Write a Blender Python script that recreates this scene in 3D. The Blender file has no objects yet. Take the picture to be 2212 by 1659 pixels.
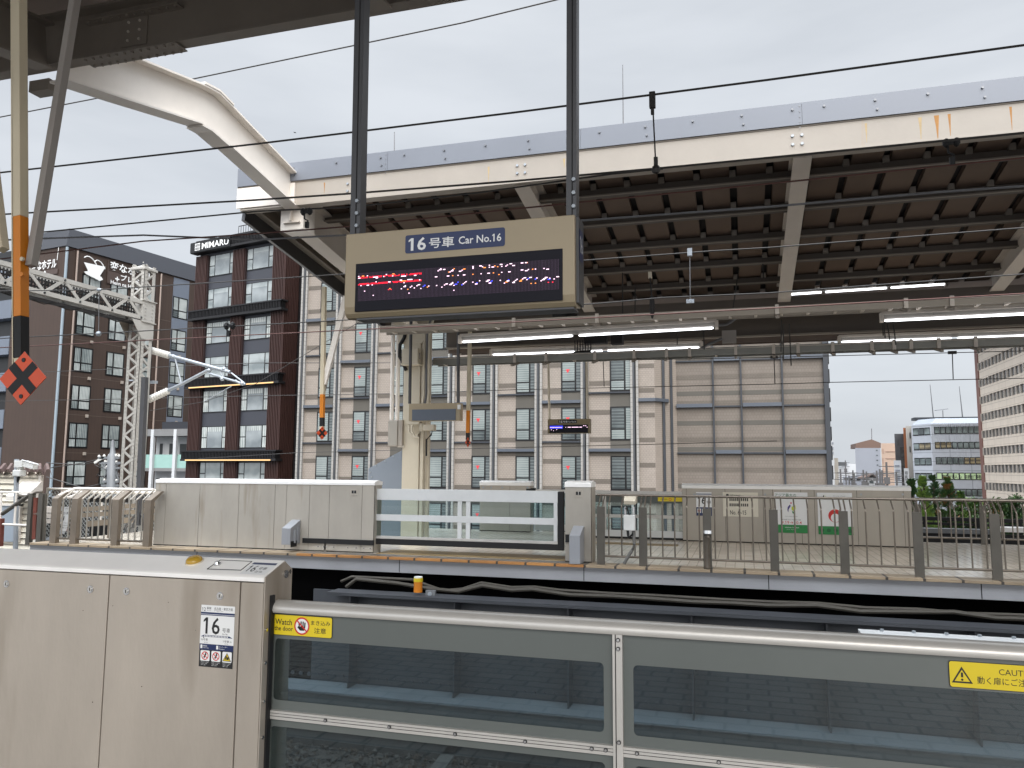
import bpy, bmesh, math, random
from mathutils import Vector as V
random.seed(11)
SC = bpy.context.scene
COL = SC.collection

# ---------------------------------------------------------------- camera
FPX, PIT, ROL, YAW = 1690.0, .1085, .0055, .285      # focal length in pixels of a 2212 px wide picture
EYE = V((0, 0, 1.55))
FW = V((-math.sin(YAW)*math.cos(PIT), math.cos(YAW)*math.cos(PIT), math.sin(PIT)))
R0 = V((math.cos(YAW), math.sin(YAW), 0)); U0 = R0.cross(FW)
RT = R0*math.cos(ROL) + U0*math.sin(ROL); UP = U0*math.cos(ROL) - R0*math.sin(ROL)
cam = bpy.data.cameras.new('camera'); camo = bpy.data.objects.new('camera', cam); COL.objects.link(camo)
cam.sensor_width = 36; cam.lens = 36*FPX/2212; cam.clip_start = .05; cam.clip_end = 3000
from mathutils import Matrix
M = Matrix((RT, UP, -FW)).transposed().to_4x4(); M.translation = EYE
camo.matrix_world = M
SC.camera = camo

# ---------------------------------------------------------------- sky, sun, exposure
SUN_EL, SUN_AZ = math.radians(33), math.radians(158)
w = bpy.data.worlds.new('World'); SC.world = w; w.use_nodes = True
nt = w.node_tree; nt.nodes.clear()
out = nt.nodes.new('ShaderNodeOutputWorld'); bg = nt.nodes.new('ShaderNodeBackground')
sky = nt.nodes.new('ShaderNodeTexSky'); sky.sky_type = 'NISHITA'; sky.sun_disc = False
sky.sun_elevation = SUN_EL; sky.sun_rotation = SUN_AZ; sky.air_density = 1.0; sky.dust_density = 3.0
tc = nt.nodes.new('ShaderNodeTexCoord'); mp = nt.nodes.new('ShaderNodeMapping'); mp.inputs['Scale'].default_value = (1, 1, 4.5)
nz = nt.nodes.new('ShaderNodeTexNoise'); nz.inputs['Scale'].default_value = 2.2; nz.inputs['Detail'].default_value = 5
rp = nt.nodes.new('ShaderNodeValToRGB')                     # the overcast: thin bright and thicker grey cloud
rp.color_ramp.elements[0].position = .33; rp.color_ramp.elements[0].color = (4.45, 4.72, 5.08, 1)
rp.color_ramp.elements[1].position = .68; rp.color_ramp.elements[1].color = (5.5, 5.76, 6.1, 1)
mx = nt.nodes.new('ShaderNodeMixRGB'); mx.inputs[0].default_value = .93
nt.links.new(tc.outputs['Generated'], mp.inputs[0]); nt.links.new(mp.outputs[0], nz.inputs['Vector'])
nt.links.new(nz.outputs[0], rp.inputs[0]); nt.links.new(sky.outputs[0], mx.inputs[1]); nt.links.new(rp.outputs[0], mx.inputs[2])
sz_ = nt.nodes.new('ShaderNodeSeparateXYZ'); nt.links.new(tc.outputs['Generated'], sz_.inputs[0])
ov = nt.nodes.new('ShaderNodeMapRange'); ov.interpolation_type = 'SMOOTHSTEP'     # an overcast sky is several times brighter overhead than low down
ov.inputs[1].default_value = .54; ov.inputs[2].default_value = .92; ov.inputs[3].default_value = 1; ov.inputs[4].default_value = 6.0
nt.links.new(sz_.outputs[2], ov.inputs[0])
oy = nt.nodes.new('ShaderNodeMapRange'); oy.interpolation_type = 'SMOOTHSTEP'      # and brighter on the side where the sun hides behind the cloud
oy.inputs[1].default_value = -.6; oy.inputs[2].default_value = .4; oy.inputs[3].default_value = 2.0; oy.inputs[4].default_value = 1
nt.links.new(sz_.outputs[1], oy.inputs[0])
oz = nt.nodes.new('ShaderNodeMath'); oz.operation = 'MULTIPLY'; nt.links.new(ov.outputs[0], oz.inputs[0]); nt.links.new(oy.outputs[0], oz.inputs[1]); ov = oz
om = nt.nodes.new('ShaderNodeVectorMath'); om.operation = 'SCALE'; nt.links.new(mx.outputs[0], om.inputs[0]); nt.links.new(ov.outputs[0], om.inputs['Scale'])
nt.links.new(om.outputs[0], bg.inputs[0]); bg.inputs[1].default_value = .08
nt.links.new(bg.outputs[0], out.inputs[0])
sl = bpy.data.lights.new('sun', 'SUN'); sl.energy = 1.2; sl.angle = math.radians(40); sl.color = (1, .96, .9)
so = bpy.data.objects.new('sun', sl); COL.objects.link(so); so.location = (0, -5, 40)
sd = V((math.sin(SUN_AZ)*math.cos(SUN_EL), math.cos(SUN_AZ)*math.cos(SUN_EL), math.sin(SUN_EL)))
so.rotation_euler = sd.to_track_quat('Z', 'Y').to_euler()
SC.view_settings.view_transform = 'Standard'; SC.view_settings.look = 'None'
SC.view_settings.exposure = 0.84; SC.view_settings.gamma = 1
SC.cycles.max_bounces = 8; SC.cycles.transparent_max_bounces = 16

# ---------------------------------------------------------------- helpers
def S(x, y, X=None, Y=None, Z=None, pl=None):
    """point seen at photo pixel (x, y) of a 2212 x 1659 picture, on the plane X=, Y=, Z= or (point, normal)"""
    d = RT*((x-1106)/FPX) + UP*((829.5-y)/FPX) + FW
    if X is not None: t = X/d.x
    elif Y is not None: t = Y/d.y
    elif Z is not None: t = (Z-EYE.z)/d.z
    else: t = (pl[0]-EYE).dot(pl[1])/d.dot(pl[1])
    return EYE + d*t
def G(c, r, x, y):            # pixel of an enlarged 1024x768 tile -> pixel of the 2212 wide picture
    return ((c*1024+x/2.1602)*.54004, (r*768+y/2.1602)*.54004)
def lin(c): 
    c = c/255.0
    return c/12.92 if c <= .04045 else ((c+.055)/1.055)**2.4

WORLD = {}
class MB:
    def __init__(s): s.v = []; s.f = []; s.mi = []; s.mats = []
    def m(s, mat):
        if mat not in s.mats: s.mats.append(mat)
        return s.mats.index(mat)
    def add(s, vs, fs, mat):
        o = len(s.v); k = s.m(mat)
        s.v += [V(p) for p in vs]
        for f in fs: s.f.append([o+i for i in f]); s.mi.append(k)
        return s
    def face(s, pts, mat): return s.add(pts, [list(range(len(pts)))], mat)
    def hexa(s, p, mat):      # 0-3 one face, 4-7 the opposite face
        return s.add(p, [(0,3,2,1),(4,5,6,7),(0,1,5,4),(1,2,6,5),(2,3,7,6),(3,0,4,7)], mat)
    def box(s, a, b, mat):
        x0,y0,z0 = a; x1,y1,z1 = b
        return s.hexa([(x0,y0,z0),(x1,y0,z0),(x1,y1,z0),(x0,y1,z0),(x0,y0,z1),(x1,y0,z1),(x1,y1,z1),(x0,y1,z1)], mat)
    def obox(s, c, ex, ey, ez, mat):    # centre, half axes
        c = V(c); p = []
        for k in (-1, 1):
            for i, j in ((-1,-1),(1,-1),(1,1),(-1,1)): p.append(c+ex*i+ey*j+ez*k)
        return s.hexa(p, mat)
    def bar(s, p, q, w, h, mat, up=(0,0,1)):
        p = V(p); q = V(q); d = (q-p).normalized(); u = V(up); x = d.cross(u)
        if x.length < 1e-4: x = d.cross(V((1,0,0)))
        x.normalize(); u = x.cross(d)
        x *= w/2; u *= h/2
        return s.hexa([p-x-u, p+x-u, p+x+u, p-x+u, q-x-u, q+x-u, q+x+u, q-x+u], mat)
    def tube(s, pts, r, mat, n=8, cap=True, r2=None):
        pts = [V(p) for p in pts]; vs = []; N = len(pts)
        for i, p in enumerate(pts):
            d = ((pts[i+1]-p).normalized() if i < N-1 else V()) + ((p-pts[i-1]).normalized() if i else V())
            d.normalize(); a = V((0,0,1)) if abs(d.z) < .9 else V((1,0,0))
            x = d.cross(a).normalized(); y = d.cross(x)
            rr = r[i] if isinstance(r, (list, tuple)) else r
            for k in range(n):
                t = 2*math.pi*k/n; vs.append(p + x*(rr*math.cos(t)) + y*(rr*math.sin(t)))
        fs = []
        for i in range(N-1):
            for k in range(n):
                a = i*n+k; b = i*n+(k+1) % n; fs.append((a, b, b+n, a+n))
        if cap: fs += [tuple(range(n))[::-1], tuple((N-1)*n+k for k in range(n))]
        return s.add(vs, fs, mat)
    def prism(s, poly, vec, mat):
        n = len(poly); vec = V(vec); P = [V(p) for p in poly]; vs = P + [p+vec for p in P]
        return s.add(vs, [tuple(range(n))[::-1], tuple(n+i for i in range(n))] + [(i, (i+1) % n, n+(i+1) % n, n+i) for i in range(n)], mat)
    def bolt(s, c, nrm, r, h, mat, n=6):
        c = V(c); return s.tube([c, c+V(nrm)*h], r, mat, n)
    def ball(s, c, r, mat, sc=(1,1,1), n=10):
        vs = []; fs = []; m = n//2
        for i in range(m+1):
            a = math.pi*i/m
            for k in range(n):
                t = 2*math.pi*k/n
                vs.append(V(c)+V((r*sc[0]*math.sin(a)*math.cos(t), r*sc[1]*math.sin(a)*math.sin(t), r*sc[2]*math.cos(a))))
        for i in range(m):
            for k in range(n): fs.append((i*n+k, i*n+(k+1) % n, (i+1)*n+(k+1) % n, (i+1)*n+k))
        return s.add(vs, fs, mat)
    def text(s, txt, TL, TR, BL, mat, bold=0.0):
        """flat lettering fitted into the parallelogram TL, TR, BL"""
        vs, fs = glyphs(txt, bold)
        TL = V(TL); ux = V(TR)-TL; uy = V(TL)-V(BL)
        return s.add([V(BL)+ux*x+uy*y for x, y in vs], fs, mat)
    def build(s, name, parent=None, loc=None, bevel=0, smooth=False, recalc=True):
        me = bpy.data.meshes.new(name)
        base = WORLD[parent] if parent else (V(loc) if loc is not None else V((0,0,0)))
        me.from_pydata([tuple(p-base) for p in s.v], [], s.f)
        for k in s.mats: me.materials.append(k)
        me.polygons.foreach_set('material_index', s.mi)
        if recalc:
            bm = bmesh.new(); bm.from_mesh(me); bmesh.ops.recalc_face_normals(bm, faces=bm.faces); bm.to_mesh(me); bm.free()
        if smooth:
            me.polygons.foreach_set('use_smooth', [True]*len(me.polygons))
        o = bpy.data.objects.new(name, me); COL.objects.link(o)
        if parent: o.parent = parent
        else: o.location = base
        WORLD[o] = base
        if bevel:
            b = o.modifiers.new('bevel', 'BEVEL'); b.width = bevel; b.segments = 2; b.limit_method = 'ANGLE'; b.angle_limit = .6
        if smooth:
            e = o.modifiers.new('split', 'EDGE_SPLIT'); e.split_angle = .7
        return o
_gl = {}
def glyphs(txt, bold):
    key = (txt, bold)
    if key not in _gl:
        c = bpy.data.curves.new('lettering', 'FONT'); c.body = txt; c.offset = bold; c.resolution_u = 2
        o = bpy.data.objects.new('lettering', c); COL.objects.link(o)
        dg = bpy.context.evaluated_depsgraph_get(); me = bpy.data.meshes.new_from_object(o.evaluated_get(dg))
        vs = [(v.co.x, v.co.y) for v in me.vertices]; fs = [tuple(p.vertices) for p in me.polygons]
        bpy.data.objects.remove(o); bpy.data.curves.remove(c); bpy.data.meshes.remove(me)
        if '1' in txt and 'l' not in txt and 'I' not in txt:       # give the plain stroke of a 1 its slanted flag
            par = list(range(len(vs)))
            def root(i):
                while par[i] != i: i = par[i]
                return i
            for f in fs:
                for i in f[1:]: par[root(i)] = root(f[0])
            isl = {}
            for i in range(len(vs)): isl.setdefault(root(i), []).append(vs[i])
            H_ = max(v[1] for v in vs)-min(v[1] for v in vs)
            for pts in isl.values():
                a, c, e, g = min(q[0] for q in pts), max(q[0] for q in pts), min(q[1] for q in pts), max(q[1] for q in pts)
                if len(pts) <= 8 and g-e > .45 and c-a < .32*(g-e):
                    k = g-e; n = len(vs); vs += [(a+.01, g), (a+.01, g-.19*k), (a-.17*k, g-.30*k), (a-.17*k, g-.17*k)]; fs.append((n, n+3, n+2, n+1))
        x0 = min(v[0] for v in vs); x1 = max(v[0] for v in vs); y0 = min(v[1] for v in vs); y1 = max(v[1] for v in vs)
        _gl[key] = ([((x-x0)/(x1-x0), (y-y0)/max(y1-y0, 1e-6)) for x, y in vs], fs)
    return _gl[key]
def tag(o, label, cat, group=None, kind=None):
    if label: o['label'] = label
    if cat: o['category'] = cat
    if group: o['group'] = group
    if kind: o['kind'] = kind
    return o
def thing(name, label, cat, loc, group=None):
    o = bpy.data.objects.new(name, None); COL.objects.link(o); o.location = loc; o.empty_display_size = .2
    WORLD[o] = V(loc); return tag(o, label, cat, group)
def copy_tree(o, loc=None, label=None, parent=None):
    c = o.copy(); COL.objects.link(c)
    if parent: c.parent = parent
    if loc is not None: c.location = loc
    if label: c['label'] = label
    WORLD[c] = V(c.location) if not parent else WORLD[parent]
    for ch in list(o.children): copy_tree(ch, parent=c)
    return c
class Decal:
    """flat printed sheet: coordinates u, v in 0..1 from its top left; layers 1, 2, 3 lie a hair in front of each other"""
    def __init__(s, mb, TL, TR, BL, nrm, step=.0008):
        s.mb = mb; s.TL = V(TL); s.ux = V(TR)-s.TL; s.uy = V(BL)-s.TL; s.n = V(nrm)*step
        s.asp = s.uy.length/s.ux.length
    def p(s, u, v, k): return s.TL + s.ux*u + s.uy*v + s.n*k
    def rect(s, u0, v0, u1, v1, m, k=1, r=0):
        if not r: s.mb.face([s.p(u0,v0,k), s.p(u1,v0,k), s.p(u1,v1,k), s.p(u0,v1,k)], m); return
        pts = []; rv = r/s.asp
        for cu, cv, a0 in ((u1-r, v0+rv, -90), (u1-r, v1-rv, 0), (u0+r, v1-rv, 90), (u0+r, v0+rv, 180)):
            for i in range(6):
                a = math.radians(a0+i*18); pts.append(s.p(cu+r*math.cos(a), cv+rv*math.sin(a), k))
        s.mb.face(pts, m)
    def poly(s, pts, m, k=1): s.mb.face([s.p(u,v,k) for u, v in pts], m)
    def disc(s, u, v, r, m, k=1, n=24): s.poly([(u+r*math.cos(6.2832*i/n), v+r/s.asp*math.sin(6.2832*i/n)) for i in range(n)], m, k)
    def ring(s, u, v, r, r2, m, k=1, n=28):
        for i in range(n):
            a, b = 6.2832*i/n, 6.2832*(i+1)/n
            s.poly([(u+q*math.cos(t), v+q/s.asp*math.sin(t)) for q, t in ((r,a),(r,b),(r2,b),(r2,a))], m, k)
    def line(s, u0, v0, u1, v1, w, m, k=1):
        du, dv = u1-u0, (v1-v0)*s.asp; L = math.hypot(du, dv); nu, nv = -dv/L*w/2, du/L*w/2/s.asp
        s.poly([(u0+nu,v0+nv),(u1+nu,v1+nv),(u1-nu,v1-nv),(u0-nu,v0-nv)], m, k)
    def text(s, t, u0, v0, u1, v1, m, k=2, bold=0.0):
        s.mb.text(t, s.p(u0,v0,k), s.p(u1,v0,k), s.p(u0,v1,k), m, bold)

# ---------------------------------------------------------------- materials
def mat(name, rgb, rough=.6, metal=0, var=.12, scale=2.0, stretch=(1,1,1), bump=0, bscale=40, spec=.5, alb=1.0, streak=None, coat=0):
    m = bpy.data.materials.new(name); m.use_nodes = True; t = m.node_tree; b = t.nodes['Principled BSDF']
    c = tuple(lin(v)*alb for v in rgb)
    b.inputs['Roughness'].default_value = rough; b.inputs['Metallic'].default_value = metal
    b.inputs['Specular IOR Level'].default_value = spec
    if coat: b.inputs['Coat Weight'].default_value = coat; b.inputs['Coat Roughness'].default_value = .05
    g = t.nodes.new('ShaderNodeNewGeometry')
    mp = t.nodes.new('ShaderNodeMapping'); mp.inputs['Scale'].default_value = stretch
    t.links.new(g.outputs['Position'], mp.inputs[0])
    last = None
    if var:
        n = t.nodes.new('ShaderNodeTexNoise'); n.inputs['Scale'].default_value = scale; n.inputs['Detail'].default_value = 6
        n.inputs['Roughness'].default_value = .62
        t.links.new(mp.outputs[0], n.inputs['Vector'])
        r = t.nodes.new('ShaderNodeValToRGB'); e = r.color_ramp.elements
        e[0].position = .28; e[1].position = .72
        e[0].color = tuple(v*(1-var) for v in c)+(1,); e[1].color = tuple(min(v*(1+var), .95) for v in c)+(1,)
        t.links.new(n.outputs[0], r.inputs[0]); last = r.outputs[0]
        t.links.new(last, b.inputs['Base Color'])
        rr = t.nodes.new('ShaderNodeMapRange'); rr.inputs[3].default_value = max(rough-.08, .02); rr.inputs[4].default_value = min(rough+.1, 1)
        t.links.new(n.outputs[0], rr.inputs[0]); t.links.new(rr.outputs[0], b.inputs['Roughness'])
    else: b.inputs['Base Color'].default_value = c+(1,)
    if streak:                                            # (colour, threshold, x-scale, z-scale): stains that run down
        sc, th, sx, sz = streak
        m2 = t.nodes.new('ShaderNodeMapping'); m2.inputs['Scale'].default_value = (sx, sx, sz); t.links.new(g.outputs['Position'], m2.inputs[0])
        n2 = t.nodes.new('ShaderNodeTexNoise'); n2.inputs['Scale'].default_value = 1; n2.inputs['Detail'].default_value = 4
        t.links.new(m2.outputs[0], n2.inputs['Vector'])
        r2 = t.nodes.new('ShaderNodeMapRange'); r2.inputs[1].default_value = th; r2.inputs[2].default_value = th+.14; r2.clamp = True
        r2.inputs[4].default_value = .75
        t.links.new(n2.outputs[0], r2.inputs[0])
        mxx = t.nodes.new('ShaderNodeMixRGB'); mxx.inputs[2].default_value = tuple(lin(v) for v in sc)+(1,)
        if last: t.links.new(last, mxx.inputs[1])
        else: mxx.inputs[1].default_value = c+(1,)
        t.links.new(r2.outputs[0], mxx.inputs[0]); t.links.new(mxx.outputs[0], b.inputs['Base Color'])
    if bump:
        n3 = t.nodes.new('ShaderNodeTexNoise'); n3.inputs['Scale'].default_value = bscale; n3.inputs['Detail'].default_value = 4
        t.links.new(mp.outputs[0], n3.inputs['Vector'])
        bp = t.nodes.new('ShaderNodeBump'); bp.inputs['Strength'].default_value = bump; bp.inputs['Distance'].default_value = .02
        t.links.new(n3.outputs[0], bp.inputs['Height']); t.links.new(bp.outputs[0], b.inputs['Normal'])
    return m
def emit(name, rgb, k):
    m = bpy.data.materials.new(name); m.use_nodes = True; b = m.node_tree.nodes['Principled BSDF']
    b.inputs['Base Color'].default_value = (0,0,0,1); b.inputs['Emission Color'].default_value = tuple(lin(v) for v in rgb)+(1,)
    b.inputs['Emission Strength'].default_value = k; return m
def glass(name, tint, ior=1.5, rough=.0):
    m = bpy.data.materials.new(name); m.use_nodes = True; t = m.node_tree; t.nodes.clear()
    o = t.nodes.new('ShaderNodeOutputMaterial'); mx = t.nodes.new('ShaderNodeMixShader'); f = t.nodes.new('ShaderNodeFresnel'); f.inputs[0].default_value = ior
    a = t.nodes.new('ShaderNodeBsdfTransparent'); a.inputs[0].default_value = tint+(1,)
    g = t.nodes.new('ShaderNodeBsdfGlossy'); g.inputs[1].default_value = rough
    k = t.nodes.new('ShaderNodeMath'); k.operation = 'MULTIPLY'; k.inputs[1].default_value = 1.15; k.use_clamp = True
    t.links.new(f.outputs[0], k.inputs[0]); t.links.new(k.outputs[0], mx.inputs[0])
    t.links.new(a.outputs[0], mx.inputs[1]); t.links.new(g.outputs[0], mx.inputs[2]); t.links.new(mx.outputs[0], o.inputs[0]); return m
def tiles(name, c1, c2, mortar, bw, bh, gap=.012, rough=.5, axes='XZ', off=.5, var=.1, bump=.3, bands=None, bias=0.0):
    """brick texture laid in world metres on a plane; bands = (z period, phase, height, rgb) darker courses"""
    m = bpy.data.materials.new(name); m.use_nodes = True; t = m.node_tree; b = t.nodes['Principled BSDF']; b.inputs['Roughness'].default_value = rough
    g = t.nodes.new('ShaderNodeNewGeometry'); sp = t.nodes.new('ShaderNodeSeparateXYZ'); cb = t.nodes.new('ShaderNodeCombineXYZ')
    t.links.new(g.outputs['Position'], sp.inputs[0])
    if axes == 'XYZ':                                      # walls of any heading: run along x + y
        ad = t.nodes.new('ShaderNodeMath'); t.links.new(sp.outputs[0], ad.inputs[0]); t.links.new(sp.outputs[1], ad.inputs[1])
        t.links.new(ad.outputs[0], cb.inputs[0]); t.links.new(sp.outputs[2], cb.inputs[1])
    else:
        ix = {'X': 0, 'Y': 1, 'Z': 2}
        t.links.new(sp.outputs[ix[axes[0]]], cb.inputs[0]); t.links.new(sp.outputs[ix[axes[1]]], cb.inputs[1])
    br = t.nodes.new('ShaderNodeTexBrick'); br.offset = off
    br.inputs['Scale'].default_value = 1; br.inputs['Brick Width'].default_value = bw; br.inputs['Row Height'].default_value = bh
    br.inputs['Mortar Size'].default_value = gap; br.inputs['Mortar Smooth'].default_value = .1; br.inputs['Bias'].default_value = bias
    for k, c in (('Color1', c1), ('Color2', c2), ('Mortar', mortar)): br.inputs[k].default_value = tuple(lin(v) for v in c)+(1,)
    t.links.new(cb.outputs[0], br.inputs['Vector'])
    n = t.nodes.new('ShaderNodeTexNoise'); n.inputs['Scale'].default_value = .9; n.inputs['Detail'].default_value = 6
    t.links.new(g.outputs['Position'], n.inputs['Vector'])
    mr = t.nodes.new('ShaderNodeMapRange'); mr.inputs[1].default_value = .3; mr.inputs[2].default_value = .7; mr.inputs[3].default_value = 1-var; mr.inputs[4].default_value = 1+var
    t.links.new(n.outputs[0], mr.inputs[0])
    mu = t.nodes.new('ShaderNodeMixRGB'); mu.blend_type = 'MULTIPLY'; mu.inputs[0].default_value = 1
    t.links.new(br.outputs[0], mu.inputs[1]); t.links.new(mr.outputs[0], mu.inputs[2]); t.links.new(mu.outputs[0], b.inputs['Base Color'])
    if bump:
        bp = t.nodes.new('ShaderNodeBump'); bp.inputs['Strength'].default_value = bump; bp.inputs['Distance'].default_value = .01; bp.invert = True
        t.links.new(br.outputs['Fac'], bp.inputs['Height']); t.links.new(bp.outputs[0], b.inputs['Normal'])
    return m

BOXST = mat('brushed stainless cabinet', (170,161,150), .42, .3, .17, 1.5, (1.3,1,.4), .06, 60, streak=((128,117,102), .60, 3.2, .6))
CAPST = mat('pale cabinet cap', (240,238,235), .4, .05, .06, 3)
BOXFAR = mat('weathered stainless cabinet', (168,162,152), .5, .25, .16, 1.1, (1,1,.4), .05, 40, streak=((132,120,102), .55, 3.4, .5))
BOXDK = mat('dull stainless cabinet', (172,165,154), .5, .25, .10, 1.5, (1,1,.4))
ALU = mat('satin aluminium', (192,189,184), .33, .35, .07, 6, (1,1,1), .02, 90)
ALUW = mat('white door aluminium and ledge sheen', (206,208,208), .4, .1, .06, 3)
RAILM = mat('brushed stainless rail', (118,110,100), .3, .6, .12, 5)
POSTM = mat('flat stainless fence post', (92,88,81), .42, .4, .14, 3)
CHROME = mat('polished lock', (200,200,200), .15, 1, .1, 60)
BLACK = mat('black rubber', (16,16,18), .6, 0, .15, 8)
DARKGAP = mat('dark seam', (12,11,11), .8, 0, 0)
GREYPAINT = mat('grey enamelled border', (92,97,95), .12, 0, .05, 2, coat=.15)
GLASS = glass('door glass', (.58,.67,.70))
GLASSF = glass('far door glass', (.80,.88,.89))
BEIGE = mat('beige enamelled metal', (155,141,116), .38, .1, .05, 3)
BEIGEDK = mat('beige painted column', (206,196,176), .55, 0, .08, 1.5, streak=((150,138,116), .70, 3, .3))
SCREEN = mat('dark display glass', (22,21,30), .35, 0, .05, 3, spec=.15)
NAVY = mat('navy blue plate', (24,40,84), .35, 0, .05, 3)
WHITE = mat('white print', (225,226,226), .5, 0, 0)
INK = mat('black print', (22,22,24), .5, 0, 0)
YELLOW = mat('yellow sticker', (214,190,30), .45, 0, .04, 5)
RED = mat('red print', (196,40,36), .5, 0, 0)
POSTGREY = mat('dark grey sign post', (74,74,76), .4, .3, .1, 4)
PAINTWH = mat('cream white painted steel', (226,219,210), .5, 0, .06, 1.5, (1,1,1), .03, 30, streak=((190,176,150), .72, 5, .5))
FASCREAM = mat('cream eave beam', (160,152,142), .55, 0, .07, 1.3, (1,1,1), .06, 25, streak=((176,128,62), .72, 5.5, .22))
FASGREY = mat('grey sheet fascia', (116,120,128), .45, .15, .05, .8)
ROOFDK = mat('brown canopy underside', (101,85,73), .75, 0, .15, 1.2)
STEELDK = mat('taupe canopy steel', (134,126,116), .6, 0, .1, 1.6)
STEELMID = mat('pale taupe steel', (206,197,186), .55, 0, .08, 1.6)
GIRDER = mat('dark grey girder paint', (62,65,70), .55, 0, .15, 1.2, streak=((50,46,42), .68, 1.4, .6))
GIRDERLT = mat('grey concrete ledge', (120,122,124), .8, 0, .12, 1.4)
CONC = mat('pale grey fascia concrete', (150,151,154), .75, 0, .1, .9, (1,1,1), .1, 30, streak=((112,84,58), .71, 1.6, .5))
ORANGE = mat('orange marker paint', (206,122,20), .45, 0, .08, 4)
ORRED = mat('orange red reflective sheet', (206,72,22), .4, 0, .06, 5)
CREAMPOST = mat('cream painted hanger', (202,190,164), .5, 0, .06, 2)
GREYHANG = mat('grey painted hanger', (150,144,138), .5, 0, .06, 2)
WIRE = mat('weathered contact wire', (58,56,54), .5, .4, .1, 4)
WIRERD = mat('copper brown wire', (92,62,56), .45, .5, .1, 4)
WIRELT = mat('grey galvanised wire', (110,110,112), .5, .4, .1, 4)
GALV = mat('galvanised steel', (160,166,172), .45, .5, .1, 4)
LATTICE = mat('white painted lattice steel', (160,157,151), .6, 0, .10, 3, streak=((150,128,108), .70, 6, 1.2))
MESHDK = mat('dark mesh and rib shade', (38,36,36), .8, 0, .1, 6)
PORC = mat('white porcelain', (190,188,182), .25, 0, .06, 8)
TUBE = emit('lit fluorescent tube', (248,250,255), 2.6)
LEDW = emit('white pink led', (255,214,240), 1.5); LEDR = emit('red led', (255,30,60), 1.3)
LEDB = emit('blue led', (70,80,255), 1.6); LEDO = emit('orange led', (255,150,70), 1.3); LEDOFF = mat('unlit led', (112,92,114), .7, 0, 0, spec=.1)
WARM = emit('warm strip light', (255,206,140), .95)

# ================================================================ THE SETTING: ground, platforms, track bed
FE = 12.8                                   # far platform edge
TILE_NEAR = tiles('grey platform pavers', (138,133,126), (156,150,143), (50,48,46), .3, .15, .012, .35, 'XY', var=.15)
TILE_FAR = tiles('wet platform tiles', (212,201,184), (222,212,196), (182,172,157), .15, .3, .008, .16, 'XY', 0, var=.14, bump=.08)
TACT = tiles('yellow tactile paving', (196,158,84), (206,170,98), (120,100,62), .06, .06, .022, .5, 'XY', 0, var=.15)
NOSEO = tiles('orange edge tiles', (178,128,74), (166,116,66), (60,54,48), .5, 4, .02, .5, 'XY', 0, var=.22)
NOSEC = tiles('buff edge tiles', (158,140,116), (146,130,108), (60,54,48), .5, 4, .02, .5, 'XY', 0, var=.2)
EDGEDK = tiles('dark edge pavers', (92,88,84), (104,99,93), (60,58,56), .5, .3, .012, .35, 'XY', 0, var=.2)
BALLAST = mat('ballast stones', (66,60,55), .95, 0, .45, 14, (1,1,1), .9, 22)
ASPH = mat('street asphalt', (76,76,78), .9, 0, .15, .4)
SLAB = tiles('concrete trough slabs', (58,56,54), (66,63,60), (24,24,24), .9, .45, .02, .8, 'XY', var=.12)
def struct(o): o['kind'] = 'structure'; return o

b = MB(); b.face([(-900,-400,-12), (900,-400,-12), (900,1600,-12), (-900,1600,-12)], ASPH); struct(b.build('ground', recalc=False))
b = MB(); b.box((-30,-5.5,-.5), (45,2.9,-.1), TILE_NEAR); b.box((-30,2.9,-.42), (45,3.1,-.104), CONC); struct(b.build('near_platform'))
b = MB(); b.box((-60,3.1,-3.1), (60,12.3,-2.9), BALLAST); struct(b.build('track_bed'))
b = MB(); b.box((-60,11.75,-2.895), (60,12.28,-2.80), SLAB); struct(b.build('cable_trough'))
STONE = [mat('ballast stone %s' % n_, c_, .95, 0, .2, 9) for n_, c_ in (('dark',(64,58,54)),('grey',(84,79,74)),('brown',(74,62,52)))]
b = MB(); R_ = random.Random(2)
for i in range(3600):
    p = V((R_.uniform(-8.5,3.5), R_.uniform(9.6,11.8), -2.9+R_.uniform(-.02,.05))); a_ = V((R_.gauss(0,1),R_.gauss(0,1),R_.gauss(0,1))).normalized(); c_ = a_.cross(V((R_.gauss(0,1),R_.gauss(0,1),1))).normalized(); e_ = a_.cross(c_)
    r_ = R_.uniform(.03,.065); q = [p+a_*r_*R_.uniform(.7,1.4), p-a_*r_*R_.uniform(.7,1.4), p+c_*r_*R_.uniform(.6,1.2), p-c_*r_*R_.uniform(.6,1.2), p+e_*r_*.8, p-e_*r_*.8]
    b.add(q, [(0,2,4),(2,1,4),(1,3,4),(3,0,4),(2,0,5),(1,2,5),(3,1,5),(0,3,5)], STONE[R_.randrange(3)])
o = b.build('ballast_stones', loc=(-2,10,-2.9), recalc=False); tag(o, 'dark brown ballast stones of the track bed seen through the lower door glass', 'ballast', None, 'stuff')
b = MB(); p, q = S(1000,1590,Z=-2.83), S(925,1690,Z=-2.83); b.bar(p, p+(q-p)*1.5, .22, .06, mat('grey weathered timber',(92,88,84),.9,0,.2,6)); tag(b.build('timber_plank', loc=p), 'grey weathered plank lying across the ballast behind the lower door glass', 'plank')
XL, XR = S(60,1180,Y=FE).x, 42
b = MB(); b.box((XL,FE+.12,-.245), (XR,19.4,0), TILE_FAR); struct(b.build('far_platform'))
b = MB(); b.box((XL,FE+.05,-.26), (XR,FE+.12,-.035), CONC)
for px in (420, 860, 1260, 1660, 2120):                       # joints of the fascia
    x = S(px,1235,Y=FE).x; b.box((x-.006,FE+.046,-.255), (x+.006,FE+.05,-.04), DARKGAP)
struct(b.build('platform_fascia'))
xo0, xo1 = S(640,1200,Y=FE).x, S(1262,1222,Y=FE).x
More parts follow.
